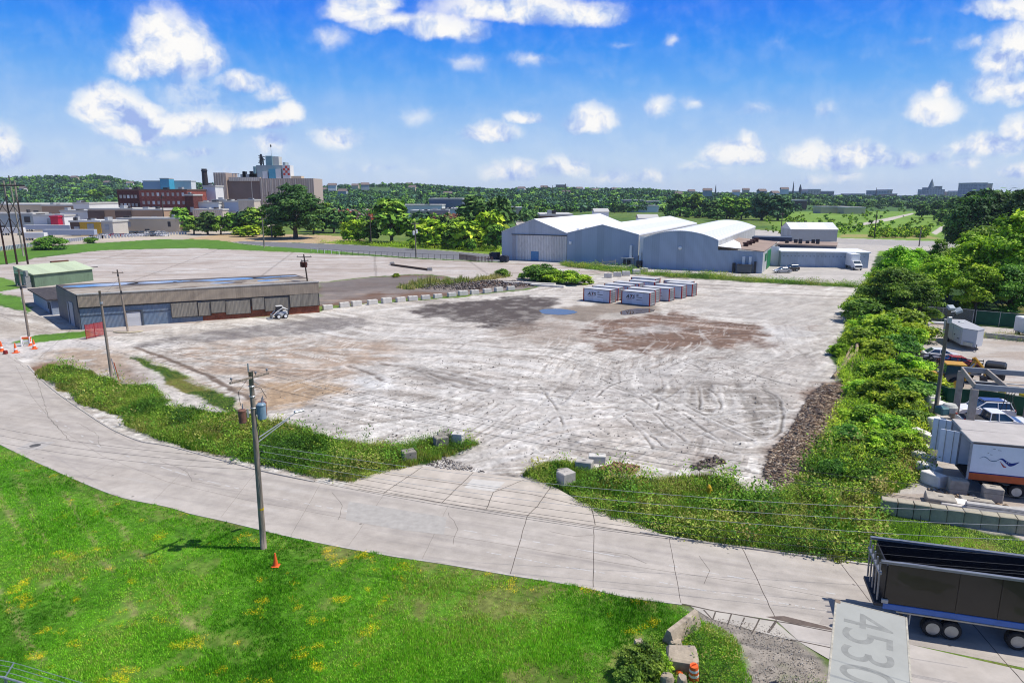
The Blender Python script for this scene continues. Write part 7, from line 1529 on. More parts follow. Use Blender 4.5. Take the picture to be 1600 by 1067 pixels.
# ------------------------------------------------------------------ dump trailer and van roof in the foreground
def dump_trailer():
    a = W(1377, 875, 3.65); rz = math.radians(-16.2); t = thing('dump_trailer', 'black open topped dump trailer with a blue sill on the road', 'trailer', a, rz)
    L = 11.5; Wd = 2.45; side = mat('black_gloss_side', LC((58, 52, 46)), .28, var=.25, vs=.5, coat=.3); ins = mat('black_inside', LC((48, 46, 50)), .5, var=.3); alu = mat('bright_rail', LC((170, 174, 182)), .35, .5, var=.08)
    MB().box(.35, L, 0, .05, 1.42, 3.55).build('side_panel', side, t); MB().box(.35, L, Wd-.05, Wd, 1.42, 3.55).build('far_panel', ins, t); MB().box(.35, L, .05, Wd-.05, 1.4, 1.5).build('floor', ins, t)
    for y in (0, Wd): MB().bbox(0, L, y-.08, y+.08, 3.52, 3.67, .02).build('top_rail', alu, t)
    for k in range(6):
        x = 3.4+k*1.75; MB().box(x, x+.09, -.035, 0, 1.42, 3.52).build('rib', side, t)
    MB().box(.3, .36, .05, Wd-.05, 1.42, 3.4).build('tailgate', ins, t)
    for k in range(5):
        y = .1+k*(Wd-.25)/4; MB().tube((.05, y, 1.5), (-.0, y, 3.5), .045, n=6).build('gate_bar', alu, t)
    MB().bbox(-.05, .1, -.05, Wd+.05, 2.9, 3.05, .02).build('gate_rail', alu, t); MB().bbox(-.1, .4, -.02, Wd+.02, 1.2, 1.4, .03).build('bumper', dkmet, t)
    MB().bbox(.3, L, -.06, .02, 1.12, 1.42, .02).build('blue_sill', mat('blue_sill', LC((96, 140, 220)), .4, var=.1), t); MB().bbox(.9, L, -.1, -.02, 1.04, 1.12, .01).build('bright_trim', mat('cream_trim', LC((226, 208, 180)), .5), t)
    MB().bbox(.2, .5, -.12, 0, 1.45, 1.65, .02).build('marker_lamp', mat('lamp_lens', LC((226, 220, 210)), .3), t)
    MB().box(1.0, L, .6, .8, .85, 1.1).box(1.0, L, Wd-.8, Wd-.6, .85, 1.1).build('chassis', dkmet, t)
    rim = mat('aluminium_rim', LC((190, 194, 198)), .3, .6)
    for x in (2.55, 3.35, 6.1, 7.2):
        for y in (.12, Wd-.12): wheel(t, x, y, .47, .42, rim)
    for x in (1.2, 1.55): MB().bbox(x, x+.06, .1, .5, .35, 1.1, .01).build('mud_flap', dkmet if x < 1.4 else galv, t)
dump_trailer()
def van_roof():
    fl = W(1306, 937, 4.1); rz = math.radians(242.5); t = thing('box_trailer', 'pale box trailer roof numbered 4530 in the bottom right corner', 'trailer', fl, rz); Wd = 2.62; L = 12.5; H = 4.1
    rm = mat('dusty_van_roof', LC((196, 196, 186)), .55, var=.06, vs=.8, grime=.15, gcol=LC((176, 168, 150)))
    # local x runs back along the body, local y to the picture's right
    MB().bbox(0, L, 0, Wd, H-.05, H, .02).build('roof', rm, t)
    MB().box(.03, L-.03, .03, Wd-.03, 1.1, H-.06).build('body', mat('van_side', LC((206, 208, 206)), .5), t)
    MB().bbox(0, L, Wd-.05, Wd+.03, H-.12, H+.012, .01).bbox(0, .06, 0, Wd, H-.1, H+.012, .01).bbox(0, L, -.03, .05, H-.12, H+.01, .01).build('edge_trim', mat('worn_trim', LC((214, 206, 186)), .5, var=.2, vs=6), t)
    MB().bbox(-.06, .22, -.04, .2, H-.3, H+.02, .03).build('corner_cap', mat('rusty_cap', LC((160, 140, 120)), .7), t)
    ink = mat('faded_number', LC((170, 170, 162)), .6, var=.12, vs=3)
    o = txt('4530', 2.55, ink, t, (.55, .36, H+.002), (0, 0, 0), 'roof_number', ext=.001, sx=.92)
    for x in (8.5, 9.8):
        for y in (.3, Wd-.3): wheel(t, x, y, .5, .4)
van_roof()
# ------------------------------------------------------------------ broken concrete, drum and fence in the foreground
def foreground():
    old_c = mat('old_tan_concrete', LC((206, 190, 168)), .95, var=.2, vs=2.5, bump=.6, bs=10, grime=.5, gcol=LC((140, 122, 100)))
    def rock(u, v, sx, sy, sz, rz, lab, seed, z=-.1, tilt=0, m=None):
        b = MB(); n = 12; r = random.Random(seed); prof = [(.55, 0), (.62, .15), (.58, .6), (.5, .92), (.42, 1.0)]
        b.lathe([(q*1.0, z_) for q, z_ in prof], n); b.v = [(x*sx*(1+r.uniform(-.1, .1)), y*sy*(1+r.uniform(-.1, .1)), z_*sz*(1+r.uniform(-.06, .06))) for x, y, z_ in b.v]
        o = b.build('concrete_lump', m or old_c); p = W(u, v); o.location = (*p, z); o.rotation_euler = (tilt, tilt*.5, rz); tag(o, lab, 'broken concrete'); return o
    p, q = W(1044, 1008), W(1080, 980); rz = math.atan2(q[1]-p[1], q[0]-p[0]); L = math.hypot(q[0]-p[0], q[1]-p[1])
    b = MB(); b.extr([(-.35, 0), (-.32, .3), (-.12, .85), (.12, .85), (.32, .3), (.35, 0)], 0, L+.4); b.jitter(.05, 3); o = b.build('jersey_barrier', old_c); o.location = (*p, -.1); o.rotation_euler = (0, 0, rz-math.pi/2); tag(o, 'old pale barrier lying at a slant at the end of the lawn', 'barrier')
    o = MB().bbox(-.68, .68, -.5, .5, 0, .85, .10).jitter(.09, 9).build('concrete_lump', old_c); p = W(1066, 1040); o.location = (*p, -.1); o.rotation_euler = (.08, -.1, -.25); tag(o, 'large squarish lump of concrete above the striped drum', 'broken concrete')
    rock(997, 1022, .45, .35, .85, .3, 'small upright stone poking from a bush on the lawn', 12); rock(1042, 1072, .55, .45, .7, .2, 'pale stump of concrete at the bottom edge, left of another', 13); rock(1065, 1075, .4, .4, .7, .5, 'narrow pale stump at the bottom edge under the striped drum', 14)
    rock(1055, 1010, .6, .5, .45, .9, 'lump of concrete hidden under the slanting barrier', 15)
    p = W(1084, 1062); t = thing('traffic_drum', 'orange and white striped drum leaning on the concrete lump', 'traffic drum', p, .3); t.rotation_euler = (.08, -.1, .3); t.scale = (.8, .8, .8)
    MB().lathe([(.33, 0), (.33, .08), (.29, .1)], 20).build('base', black, t)
    for k, (z0, z1, r0, r1, m) in enumerate([(.1, .36, .29, .28, orange), (.36, .52, .28, .27, white), (.52, .68, .27, .26, orange), (.68, .84, .26, .25, white), (.84, 1.02, .25, .22, orange)]): MB().lathe([(r0, z0), (r1, z1)], 20).build('band', m, t)
    MB().box(-.12, .12, -.02, .02, 1.0, 1.14).build('handle', orange, t)
    p = W(1060, 1052); o = MB().lathe([(.16, 0), (.17, .03), (.05, .3), (.04, .32)], 14).build('cone_scrap', orange); o.location = (*p, .05); o.rotation_euler = (1.3, .2, .4); tag(o, 'scrap of an orange cone lying left of the striped drum', 'cone scrap')
    for i, (u, v, vt, k, lab) in enumerate([(1000, 1058, 1012, 'bush2', 'dark green bush growing round the upright stone'), (1032, 1050, 1022, 'bush1', 'light green bush against the large concrete lump'), (985, 1075, 1040, 'bush2', 'low dark bush at the bottom edge beside the stones')]):
        x, y = W(u, v); put_tree(k, x, y, HT(vt, y), lab, 'shrub', wide=.9)
    # fence corner at the lower left
    p = W(-60, 1050, 2.6); q = W(8, 1058, 2.6); s = W(118, 1092, 2.6)
    t = thing('security_fence', 'galvanised chain link fence with barbed wire arms in the bottom left corner', 'fence', (*q, 0)); lp_ = [(-9, 2.0), (0, 0), (s[0]-q[0], s[1]-q[1]), ((s[0]-q[0])*3, (s[1]-q[1])*3)]
    L = resamp(lp_, 30); b = MB()
    for i in range(29): b.quad((*L[i], 0), (*L[i+1], 0), (*L[i+1], 2.6), (*L[i], 2.6))
    b.build('chain_link', link, t); MB().path([(x, y, 2.6) for x, y in L], .04, 6).build('top_rail', galv, t)
    for x, y in lp_[:3]+[(lp_[0][0]/2, 1.0), ((lp_[2][0]+lp_[3][0])/2, (lp_[2][1]+lp_[3][1])/2)]:
        MB().tube((x, y, 0), (x, y, 2.65), .05).build('post', galv, t); MB().tube((x, y, 2.6), (x+.22, y+.28, 3.05), .03).build('barb_arm', galv, t)
    for k in (.35, .7, 1.0): MB().path([(x+.22*k, y+.28*k, 2.6+.45*k) for x, y in L], .012, 4).build('barbed_wire', galv, t)
    p = W(1107, 775); t = thing('fire_hydrant', 'small yellow hydrant half hidden in the weeds of the right verge', 'hydrant', p); hy = mat('hydrant_yellow', LC((236, 190, 40)), .5); MB().lathe([(.2, 0), (.2, .06), (.13, .08), (.13, .6), (.18, .62), (.17, .7), (.08, .85), (.03, .9)], 14).build('body', hy, t)
    for s_ in (-1, 1): MB().tube((s_*.1, 0, .45), (s_*.24, 0, .45), .07).build('outlet', hy, t)
    b = MB(); p = W(1434, 845); b.path([(0, 0, 0), (.1, 0, .9), (-.05, 0, 1.7)], .02, 5); o = b.build('steel_stake', dkmet); o.location = (*p, 0); tag(o, 'thin bent steel stake in the grass below the retaining wall', 'stake')
foreground()
# ------------------------------------------------------------------ hills, far woods, town
CREST = [(-400, 24), (-150, 26), (0, 29), (60, 30), (150, 28), (185, 22), (215, 18), (260, 16), (320, 20), (400, 18), (480, 16), (520, 17), (570, 20), (640, 18), (700, 15), (770, 12), (830, 13), (900, 13), (1000, 12), (1050, 9), (1090, 6), (1160, 6), (1230, 6), (1300, 4), (1400, 3), (1500, 3), (1600, 4), (2000, 6)]
def crest(u): return np.interp(u, [c[0] for c in CREST], [c[1] for c in CREST])
Y0_, Y1_ = 760.0, 1750.0
def hill_z(x, y):
    u = 800+FP*x/(np.maximum(y, 50)*CP)      # compass bearing of the crest profile
    top = HC+Y1_*(crest(u)-5.0)/FP-8
    s = sst(Y0_, Y1_, y); back = 1-.25*sst(Y1_, 3200, y)
    z = np.maximum(top, 2)*s**.9*back+(fbm(x/240, y/240, 4, 401)-.5)*34*s*np.clip(top/50, .1, 1)
    return np.where(y < Y0_, -.5, z-.4)
def hills():
    us = np.arange(-500, 2120, 14.0); ys = np.concatenate([np.arange(700, 1900, 26), np.arange(1900, 3600, 130)])
    Y = ys[:, None]+0*us[None]; X = (us[None]-800)/FP*Y*CP; Z = hill_z(X, Y); nr, nc = X.shape
    g = fbm(X/120, Y/120, 4, 402); col = A((86, 122, 60))[None, None]*(.7+.6*g)[..., None]
    idx = np.arange(nr*nc).reshape(nr, nc); F = np.stack([idx[:-1, :-1], idx[:-1, 1:], idx[1:, 1:], idx[1:, :-1]], -1).reshape(-1, 4)
    o = nmesh('hills', np.stack([X, Y, Z], -1).reshape(-1, 3), F, vcol('hill_grass', .95, .3, .01, .05, 0), col.reshape(-1, 3), smooth=True); o['kind'] = 'structure'
hills()
CLEAR = [(548, 610, 294, 302)]
def far_wood():
    """hillside wood that reads as one mass: many small leafy crowns in one mesh"""
    r = np.random.default_rng(5); pts = []
    def add(n, u0, u1, y0, y1, s0, s1, keep=lambda u, y: True):
        u = r.uniform(u0, u1, n); y = y0+(y1-y0)*r.random(n)**1.2; s = r.uniform(s0, s1, n); x = (u-800)/FP*y*CP
        for a, b, c, d in zip(x, y, s, u):
            if keep(d, b): pts.append((a, b, float(hill_z(np.array([a]), np.array([b]))[0]), c, d))
    def kp(u, y):
        z = float(hill_z(np.array([(u-800)/FP*y*CP]), np.array([y]))[0])
        v = 533.5-FP*math.tan(math.atan2(z-HC, y)+PITCH)
        if any(a < u < b and c < v < d for a, b, c, d in CLEAR): return False
        if 1180 < u < 1600 and y < 1300: return random.random() < .25
        return True
    add(4200, -350, 540, 800, 1850, 4, 7.5, kp); add(4200, 480, 1250, 800, 1850, 4, 7.0, kp); add(1100, 1200, 1950, 1100, 1900, 3.5, 6.5, kp)
    P = np.array(pts); n = len(P)
    T = []
    for k in range(8):                        # small crowns: rough lobes with leaf clumps
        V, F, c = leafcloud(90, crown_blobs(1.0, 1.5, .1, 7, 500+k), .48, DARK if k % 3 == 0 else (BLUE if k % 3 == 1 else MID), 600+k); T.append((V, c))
    Vs, Cs = [], []
    kk = r.integers(0, 8, n); an = r.random(n)*6.283
    for k in range(8):
        m = np.where(kk == k)[0]; V, c = T[k]; ca, sa = np.cos(an[m])[:, None], np.sin(an[m])[:, None]; s = P[m, 3][:, None]
        X = (V[None, :, 0]*ca-V[None, :, 1]*sa)*s+P[m, 0][:, None]; Yy = (V[None, :, 0]*sa+V[None, :, 1]*ca)*s+P[m, 1][:, None]; Z = V[None, :, 2]*s*.95+P[m, 2][:, None]
        Vs.append(np.stack([X, Yy, Z], -1).reshape(-1, 3)); tn = (.8+.4*r.random(len(m)))[:, None, None]; Cs.append((c[None]*tn).reshape(-1, 3)*np.array([.95, 1.0, 1.35]))  # bluish distance haze is put into the crown colours
    V = np.concatenate(Vs); c = np.concatenate(Cs); F = np.arange(len(V)).reshape(-1, 4)
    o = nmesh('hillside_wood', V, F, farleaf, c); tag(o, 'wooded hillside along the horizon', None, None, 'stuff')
far_wood()
def wall_windows(name, base, win, px, pz, wx=.5, wz=.5, axis=0, glass_c=(.06, .08, .1)):
    if name in _M: return _M[name]
    m = bpy.data.materials.new(name); m.use_nodes = True; n = NT(m.node_tree); _M[name] = m
    tc = n.N('ShaderNodeTexCoord').outputs['Object']; s = n.N('ShaderNodeSeparateXYZ', i={0: tc}).outputs
    h = n.math('ADD', s[0], s[1]); a = n.math('LESS_THAN', n.math('FRACT', n.math('DIVIDE', h, px)), wx); b = n.math('LESS_THAN', n.math('ABSOLUTE', n.math('SUBTRACT', n.math('FRACT', n.math('DIVIDE', s[2], pz)), .5)), wz/2)
    c = n.mix(n.math('MULTIPLY', a, b), n.mix(1.0, (*base, 1), n.ramp(n.noise(tc, .15, 5, .6), [(.3, .75), (.7, 1.25)]), 'MULTIPLY'), (*win, 1))
    p = n.N('ShaderNodeBsdfPrincipled', i={'Base Color': c, 'Roughness': .8}); n.l.new(p.outputs[0], n.N('ShaderNodeOutputMaterial').inputs[0]); return m
def pbox(name, label, u0, u1, vt, Y, depth, m, roofm=None, vb=None, cat='building', rz=0.0, z0=-1.0, parts=(), group=None, roof='flat', gz=None):
    """a building standing at depth Y between columns u0 and u1, its top at row vt"""
    base = gz if gz is not None else (float(hill_z(np.array([(u0-800)/FP*Y*CP]), np.array([float(Y)]))[0]) if Y > 700 else 0.0); base = max(base, 0)
    x0 = (u0-800)/FP*(Y*CP); x1 = (u1-800)/FP*(Y*CP); H = HT(vt, Y)-base; L = x1-x0
    t = thing(name, label, cat, (x0, Y, base), rz, group)
    MB().box(0, L, 0, depth, z0-2, H).build('wall', m, t)
    rm = roofm or mat('pale_flat_roof', LC((224, 222, 216)), .8, var=.1, vs=.05)
    if roof == 'flat': MB().box(-.4, L+.4, -.4, depth+.4, H, H+.5+.001*Y).build('roof', rm, t)
    else:
        h = min(depth, L)*.22; b = MB(); b.quad((-.5, -.5, H), (L+.5, -.5, H), (L+.5, depth/2, H+h), (-.5, depth/2, H+h)); b.quad((-.5, depth+.5, H), (-.5, depth/2, H+h), (L+.5, depth/2, H+h), (L+.5, depth+.5, H)); b.quad((L, 0, H), (L, depth, H), (L, depth/2, H+h)); b.quad((0, 0, H), (0, depth/2, H+h), (0, depth, H)); b.build('roof', rm, t)
    if Y < 700 and cat == 'building' and roof == 'flat':
        r = random.Random(int(u0*7+vt)); dk = mat('dark_opening', tuple(A((70, 66, 68), 1.3)), .7); gu = mat('roof_unit', tuple(A((186, 188, 190), 1.3)), .6, var=.2, vs=.3)
        for k in range(max(2, int(L/14))):
            x = r.uniform(.5, max(.6, L-4)); w_ = r.uniform(1.2, 3.5); MB().box(x, x+w_, r.uniform(1, 3), r.uniform(4, 6), H+.5, H+.5+r.uniform(.8, 2.2)).build('rooftop_unit', gu if k % 3 else dk, t)
        for k in range(max(1, int(L/11))):
            x = (k+.3+.3*r.random())*L/max(1, int(L/11)); w_ = r.uniform(1.5, 4.0); h_ = r.uniform(1.5, min(4.0, H*.6)); zz_ = 0 if k % 2 else H*.45
            MB().box(x, min(x+w_, L-.2), -.12, -.02, zz_, min(zz_+h_, H-.3)).build('loading_door' if k % 2 else 'window', dk if k % 3 else gu, t)
    return t, x0, L, H
def C_(c): return tuple(A(c, 1.25))
cream = mat('cream_render', C_((214, 196, 168)), .85, var=.06, vs=.05); tanw = mat('tan_render', C_((178, 148, 122)), .85, var=.06, vs=.05); whitew = mat('white_render', C_((232, 232, 230)), .8, var=.05, vs=.05); brn = mat('brown_cladding', C_((104, 84, 76)), .8, var=.15, vs=.1)
def industry():
    # red brick mill: left wing's shade is put into a darker brick copy, right wing lit
    bk = brickmat('mill_brick', C_((170, 92, 78)), C_((150, 76, 66)), C_((150, 110, 96)), .5); bk_shade = brickmat('mill_brick_shade_tone', C_((112, 60, 54)), C_((96, 52, 48)), C_((100, 76, 70)), .5)
    Y = 470; 
    def windows(t, x0, x1, z0, rows, cols, dz, m, y=-.15, fr=None):
        for i in range(rows):
            for k in range(cols):
                x = x0+(x1-x0)*(k+.5)/cols; z = z0+dz*i; f = MB().box(x-.8, x+.8, y, y+.1, z, z+2.2).build('window', m if (i*7+k*3) % 5 else whitew, t)
    t, x0, L, H = pbox('brick_mill', 'red brick mill block with rows of pale windows, lit long side', 217, 292, 298, Y, 40, bk, mat('dark_roof', C_((110, 90, 80)), .9)); windows(t, 1, L-1, 3, 4, 9, H/4.2, mat('pale_window', C_((190, 180, 172)), .4))
    t, x0, L, H = pbox('brick_mill', 'shade toned brick wing at the left end of the red mill', 183, 217, 298, Y+1.5, 36, bk_shade, mat('dark_roof', C_((110, 90, 80)), .9)); windows(t, 1, L-1, 7, 3, 5, H/4.2, _M['pale_window'])
    t, x0, L, H = pbox('water_tank_house', 'dark brick block with pipes between the red mill and the ribbed silos', 288, 301, 306, 468, 14, bk_shade); 
    # ribbed silo complex
    conc_b = C_((172, 154, 140)); rib = corr('silo_ribs', conc_b, 3.6, 0, streak=.15, grime=.1, bump=1.0); Y = 555
    for _n in ('silo_block',):
        t = thing('silo_complex', 'big brown ribbed silo block with pale vertical joints and roof machinery', 'silo', (XY(336, 330, Y), Y, 0)); X0 = XY(336, 330, Y)
        X = lambda u: (u-800)/FP*Y*CP-X0
        z = lambda v: HT(v, Y)
        MB().box(X(336), X(355), 0, 24, 0, z(270)).build('stair_tower', rib, t); MB().box(X(355)+.05, X(407), 3, 26, 0, z(283)).build('silo_wall', mat('smooth_brown', C_((140, 120, 110)), .9, var=.08, vs=.1), t)
        MB().box(X(358), X(407), 1.5, 2.9, z(283), z(277)).build('parapet', corr('light_ribs', C_((196, 184, 170)), 2.8, 0, streak=.1, bump=1.0), t); MB().box(X(357), X(408), 3, 28, z(283)+.1, z(277)-.2).build('upper_block', mat('smooth_brown', (0, 0, 0)), t)
        MB().box(X(407)+.05, X(491), 0, 26, 0, z(279)).build('silo_wall', rib, t); 
        pj = mat('pale_joint', C_((214, 204, 190)), .8)
        for u in (339, 343, 347, 351, 392, 406, 410, 417, 424, 426, 432, 438, 446, 453, 463, 484): MB().box(X(u)-.25, X(u)+.25, (2.8 if 355 < u < 407 else -.2), (2.95 if 355 < u < 407 else -.02), 0, z(281 if u > 355 else 270)).build('joint', pj, t)
        tq = mat('teal_tower', C_((124, 160, 170)), .7, var=.1, vs=.1); gy = mat('grey_tower', C_((168, 178, 180)), .7, var=.15, vs=.1); te = mat('teal_panel', C_((90, 170, 196)), .6)
        for u0, u1, vb, vt, m, y, nm in [(399, 441, 283, 258, gy, 6, 'headhouse'), (414, 424, 258, 243, tq, 7, 'tower'), (424, 434, 258, 244, mat('cream_stack', C_((216, 212, 202)), .7), 8, 'tower'), (420, 431, 279, 264, te, 3, 'teal_block'), (431, 439, 279, 264, whitew, 3, 'white_block'), (410, 418, 279, 268, whitew, 3.5, 'white_block'), (402, 410, 279, 270, gy, 3.5, 'grey_block'), (395, 398, 277, 260, tq, 5, 'tower'), (441, 470, 279, 275, cream, 4, 'roof_house'), (374, 395, 277, 272, gy, 5, 'roof_house'), (440, 444, 279, 253, gy, 8, 'tower')]:
            MB().box(X(u0), X(u1), y, y+8, z(vb)-3, z(vt)).build(nm, m, t)
        # red and white chequered sign tower
        s = MB().box(X(442), X(454), 3, 12, z(279)-2, z(258)).build('sign_tower', whitew, t); w_ = (X(454)-X(442)-1)/3
        rd = mat('checker_red', C_((222, 74, 52)), .6)
        for i in range(3):
            for k in range(4):
                if (i+k) % 2 == 0: MB().box(X(442)+.5+i*w_, X(442)+.5+(i+1)*w_-.05, 2.85, 2.98, z(274)+k*(z(259)-z(274))/4, z(274)+(k+1)*(z(259)-z(274))/4-.05).build('sign_square', rd, s)
        r = random.Random(4); b = MB()
        for k in range(10): u = r.uniform(374, 396); b.box(X(u), X(u)+r.uniform(.8, 3), 5, 8, z(277), z(r.uniform(266, 273)))
        b.build('roof_machinery', dkmet, t); b = MB()
        for k in range(9): v = 243+k*1.6; b.box(X(404)+r.uniform(-1.5, 0), X(409)+r.uniform(-1, 1.5), 8, 10, z(v), z(v)+.5)
        b.tube((X(405), 9, z(258)), (X(406), 9, z(240)), .8); b.tube((X(409), 9, z(258)), (X(408), 9, z(246)), .5); b.build('dust_cyclone', dkmet, t)
        for u in (361, 366, 371): MB().tube((X(u), 6, z(283)), (X(u), 6, z(271)), .25).build('rail_post', galv, t)
        MB().tube((X(361), 6, z(271)), (X(372), 6, z(271)), .25).build('rail', galv, t); MB().tube((X(423), 8, z(244)), (X(423), 8, z(226)), .15, .08).build('mast', galv, t); MB().lathe([(.5, z(229)), (.6, z(226)), (.2, z(225))], 8, Matrix.Translation((X(423), 8, 0))).build('beacon', dkmet, t)
    p = (XY(323, 310, 540), 540); t = thing('smokestack', 'tall dark chimney left of the ribbed silos', 'chimney', p); MB().lathe([(2.6, 0), (2.2, HT(290, 540)), (1.9, HT(264, 540))], 16).build('stack', mat('dark_stack', C_((56, 50, 52)), .8), t); MB().lathe([(2.3, HT(268, 540)), (2.3, HT(266, 540))], 16).build('rim', dkmet, t)
    L = [('process_block', 'white and grey plant block beside the dark chimney', 318, 337, 292, 500, 14, whitew), ('process_block', 'grey metal plant building under the silo tower', 330, 352, 314, 480, 14, corr('light_ribs', (0, 0, 0))), ('process_block', 'pale blue low plant building in front of the silos', 349, 371, 316, 478, 12, mat('pale_blue', C_((184, 196, 214)), .7)), ('process_block', 'tan ribbed low building in front of the silos', 371, 396, 314, 478, 12, corr('tan_ribs', C_((190, 178, 162)), 1.5, 0)), ('process_block', 'low pale block with vertical slots below the plant', 298, 345, 329, 462, 10, corr('light_ribs', (0, 0, 0))), ('process_block', 'small grey machinery block between the mill and the chimney', 303, 322, 301, 505, 12, mat('grey_tower', (0, 0, 0))), ('process_block', 'white plant shed below the chimney', 301, 340, 318, 475, 9, whitew),
         ('teal_building', 'bright teal glass building on the hill behind the mill', 252, 266, 280, 1300, 20, mat('teal_glass', C_((70, 176, 210)), .3)), ('hill_building', 'white long building on the hill beside the teal one', 264, 300, 284, 1320, 20, whitew), ('hill_building', 'grey white building on the hill left of the teal one', 225, 252, 284, 1310, 20, mat('pale_blue', (0, 0, 0))),
         ('warehouse_block', 'long cream warehouse at the far left below the wooded hill', -60, 62, 321, 520, 60, cream), ('warehouse_block', 'tan warehouse continuing the cream one', 62, 112, 322, 515, 50, tanw), ('warehouse_block', 'tall white block in the middle of the left industrial area', 112, 137, 319, 505, 40, whitew), ('warehouse_block', 'long white roofed block before the white one', 90, 135, 331, 440, 20, whitew), ('warehouse_block', 'brown building with dark openings in the left industrial area', 134, 205, 328, 432, 30, tanw), ('warehouse_block', 'tan low building below the red mill', 205, 252, 329, 430, 28, mat('tan_render', (0, 0, 0))), ('warehouse_block', 'long low cream building below the brown one', 178, 275, 343, 380, 14, cream),
         ('warehouse_block', 'low grey roofed unit with dark doors at the far left', -50, 46, 335, 420, 14, mat('grey_tower', (0, 0, 0))), ('warehouse_block', 'white fronted unit in the left industrial area', 46, 95, 338, 400, 10, whitew)]
    for nm, lab, u0, u1, vt, Y, d, m in L: pbox(nm, lab, u0, u1, vt, Y, d, m)
    for u0, u1, nm in ((137, 163, 'dark'), (180, 205, 'navy')):
        x0 = XY(u0, 335, 431.7); MB().box(0, XY(u1, 335, 431.7)-x0, 0, .2, 0, HT(330, 431.7)).build('x', brn).location = (x0, 431.7, 0)
        o = C.objects[-1]; o.name = 'loading_opening'; tag(o, '%s wide loading opening on the brown industrial building' % ('left' if nm == 'dark' else 'right'), 'opening')
    t, x0, Ln, H = pbox('yellow_shed', 'yellow fronted shed with a brown side in the left industrial area', 118, 151, 347, 352, 14, mat('yellow_wall', C_((222, 176, 60)), .7), whitew)
    pbox('yellow_shed', 'pale grey right half of the yellow fronted shed', 151, 170, 347.5, 352.5, 14, mat('pale_wall', C_((206, 200, 190)), .8)); pbox('yellow_shed', 'brown end wall of the yellow fronted shed', 103, 118, 347.5, 352.5, 14, brn)
    # parked semi trailers
    for i, (u0, u1, vb, vt, m, lab) in enumerate([(38, 110, 362, 352, mat('trailer_blue_grey', C_((172, 182, 200)), .5), 'long blue grey semi trailer parked behind another at the left'), (68, 148, 371, 359, mat('trailer_blue_grey', (0, 0, 0)), 'nearest long blue grey semi trailer by the left grass bank'), (0, 36, 368, 356, whitew, 'white trailer parked at the far left lot'), (36, 70, 376, 364, whitew, 'white trailer with open side near the left transmission poles')]):
        x, y = W(u0, vb); x1 = XY(u1, vb, y); z1 = HT(vt, y); t = thing('semi_trailer', lab, 'trailer', (x, y, 0)); MB().bbox(0, x1-x, 0, 2.6, 1.1, z1, .05).build('box', m, t); MB().box(0, x1-x, 0, 2.6, z1, z1+.06).build('roof', whitew, t)
        for k in (1.5, 2.8, x1-x-2.5):
            for yy in (.3, 2.3): wheel(t, k, yy, .5, .4)
    pbox('silo_drum', 'red round tank on a low roof at the far left', 73, 85, 340, 396, 5, mat('red_tank', C_((196, 30, 66)), .5), mat('red_tank', (0, 0, 0)), cat='tank')
    # rows of parked cars, few pixels each
    cars = [('white', wpaint), ('grey', greyp), ('red', redp), ('black', blackp), ('silver', silver)]
    protos = []
    for nm, pt in cars:
        t = thing('parked_car', '', 'car'); carbody(t, 4.5, 1.8, pt, 'sedan'); protos.append((nm, t))
    used = set(); r = random.Random(11)
    for i in range(40):
        row = i % 3; u = 156+(i//3)*8.2+row*2+r.uniform(-.8, .8); v = 361+row*4.2; nm, t = protos[r.choice((0, 0, 1, 3, 4, 2))]
        p = W(u, v); lab = 'small %s car, %s row of the car park below the brick mill, %s end' % (nm, ('far', 'middle', 'near')[row], 'left' if i < 14 else 'middle' if i < 28 else 'right')
        if nm not in used: used.add(nm); t.location = (*p, 0); t.rotation_euler = (0, 0, 1.3); t['label'] = lab; t['group'] = '%s cars in the left car park' % nm
        else: dup(t, p, 1.3+r.uniform(-.1, .1), lab, group='%s cars in the left car park' % nm)
    for nm, t in protos:
        if nm not in used: t.location = (*W(150, 366), 0); t['label'] = '%s car at the left end of the car park below the mill' % nm
    # picket barrier line along the grass bank
    for k, (p, q, lab) in enumerate([((0, 392), (62, 384), 'low pale barrier line at the far left behind the three legged pole'), ((70, 382), (160, 373), 'pale fence line above the left grass bank'), ((160, 373), (290, 366), 'pale fence line below the car park')]):
        a_, b_ = W(*p), W(*q); L = resamp([a_, b_], 28); t = thing('barrier_fence', lab, 'fence', (*a_, 0))
        for x, y in L: MB().box(x-a_[0]-.5, x-a_[0]+.5, y-a_[1]-.1, y-a_[1]+.1, 0, 1.5).build('panel', whitew, t)
industry()
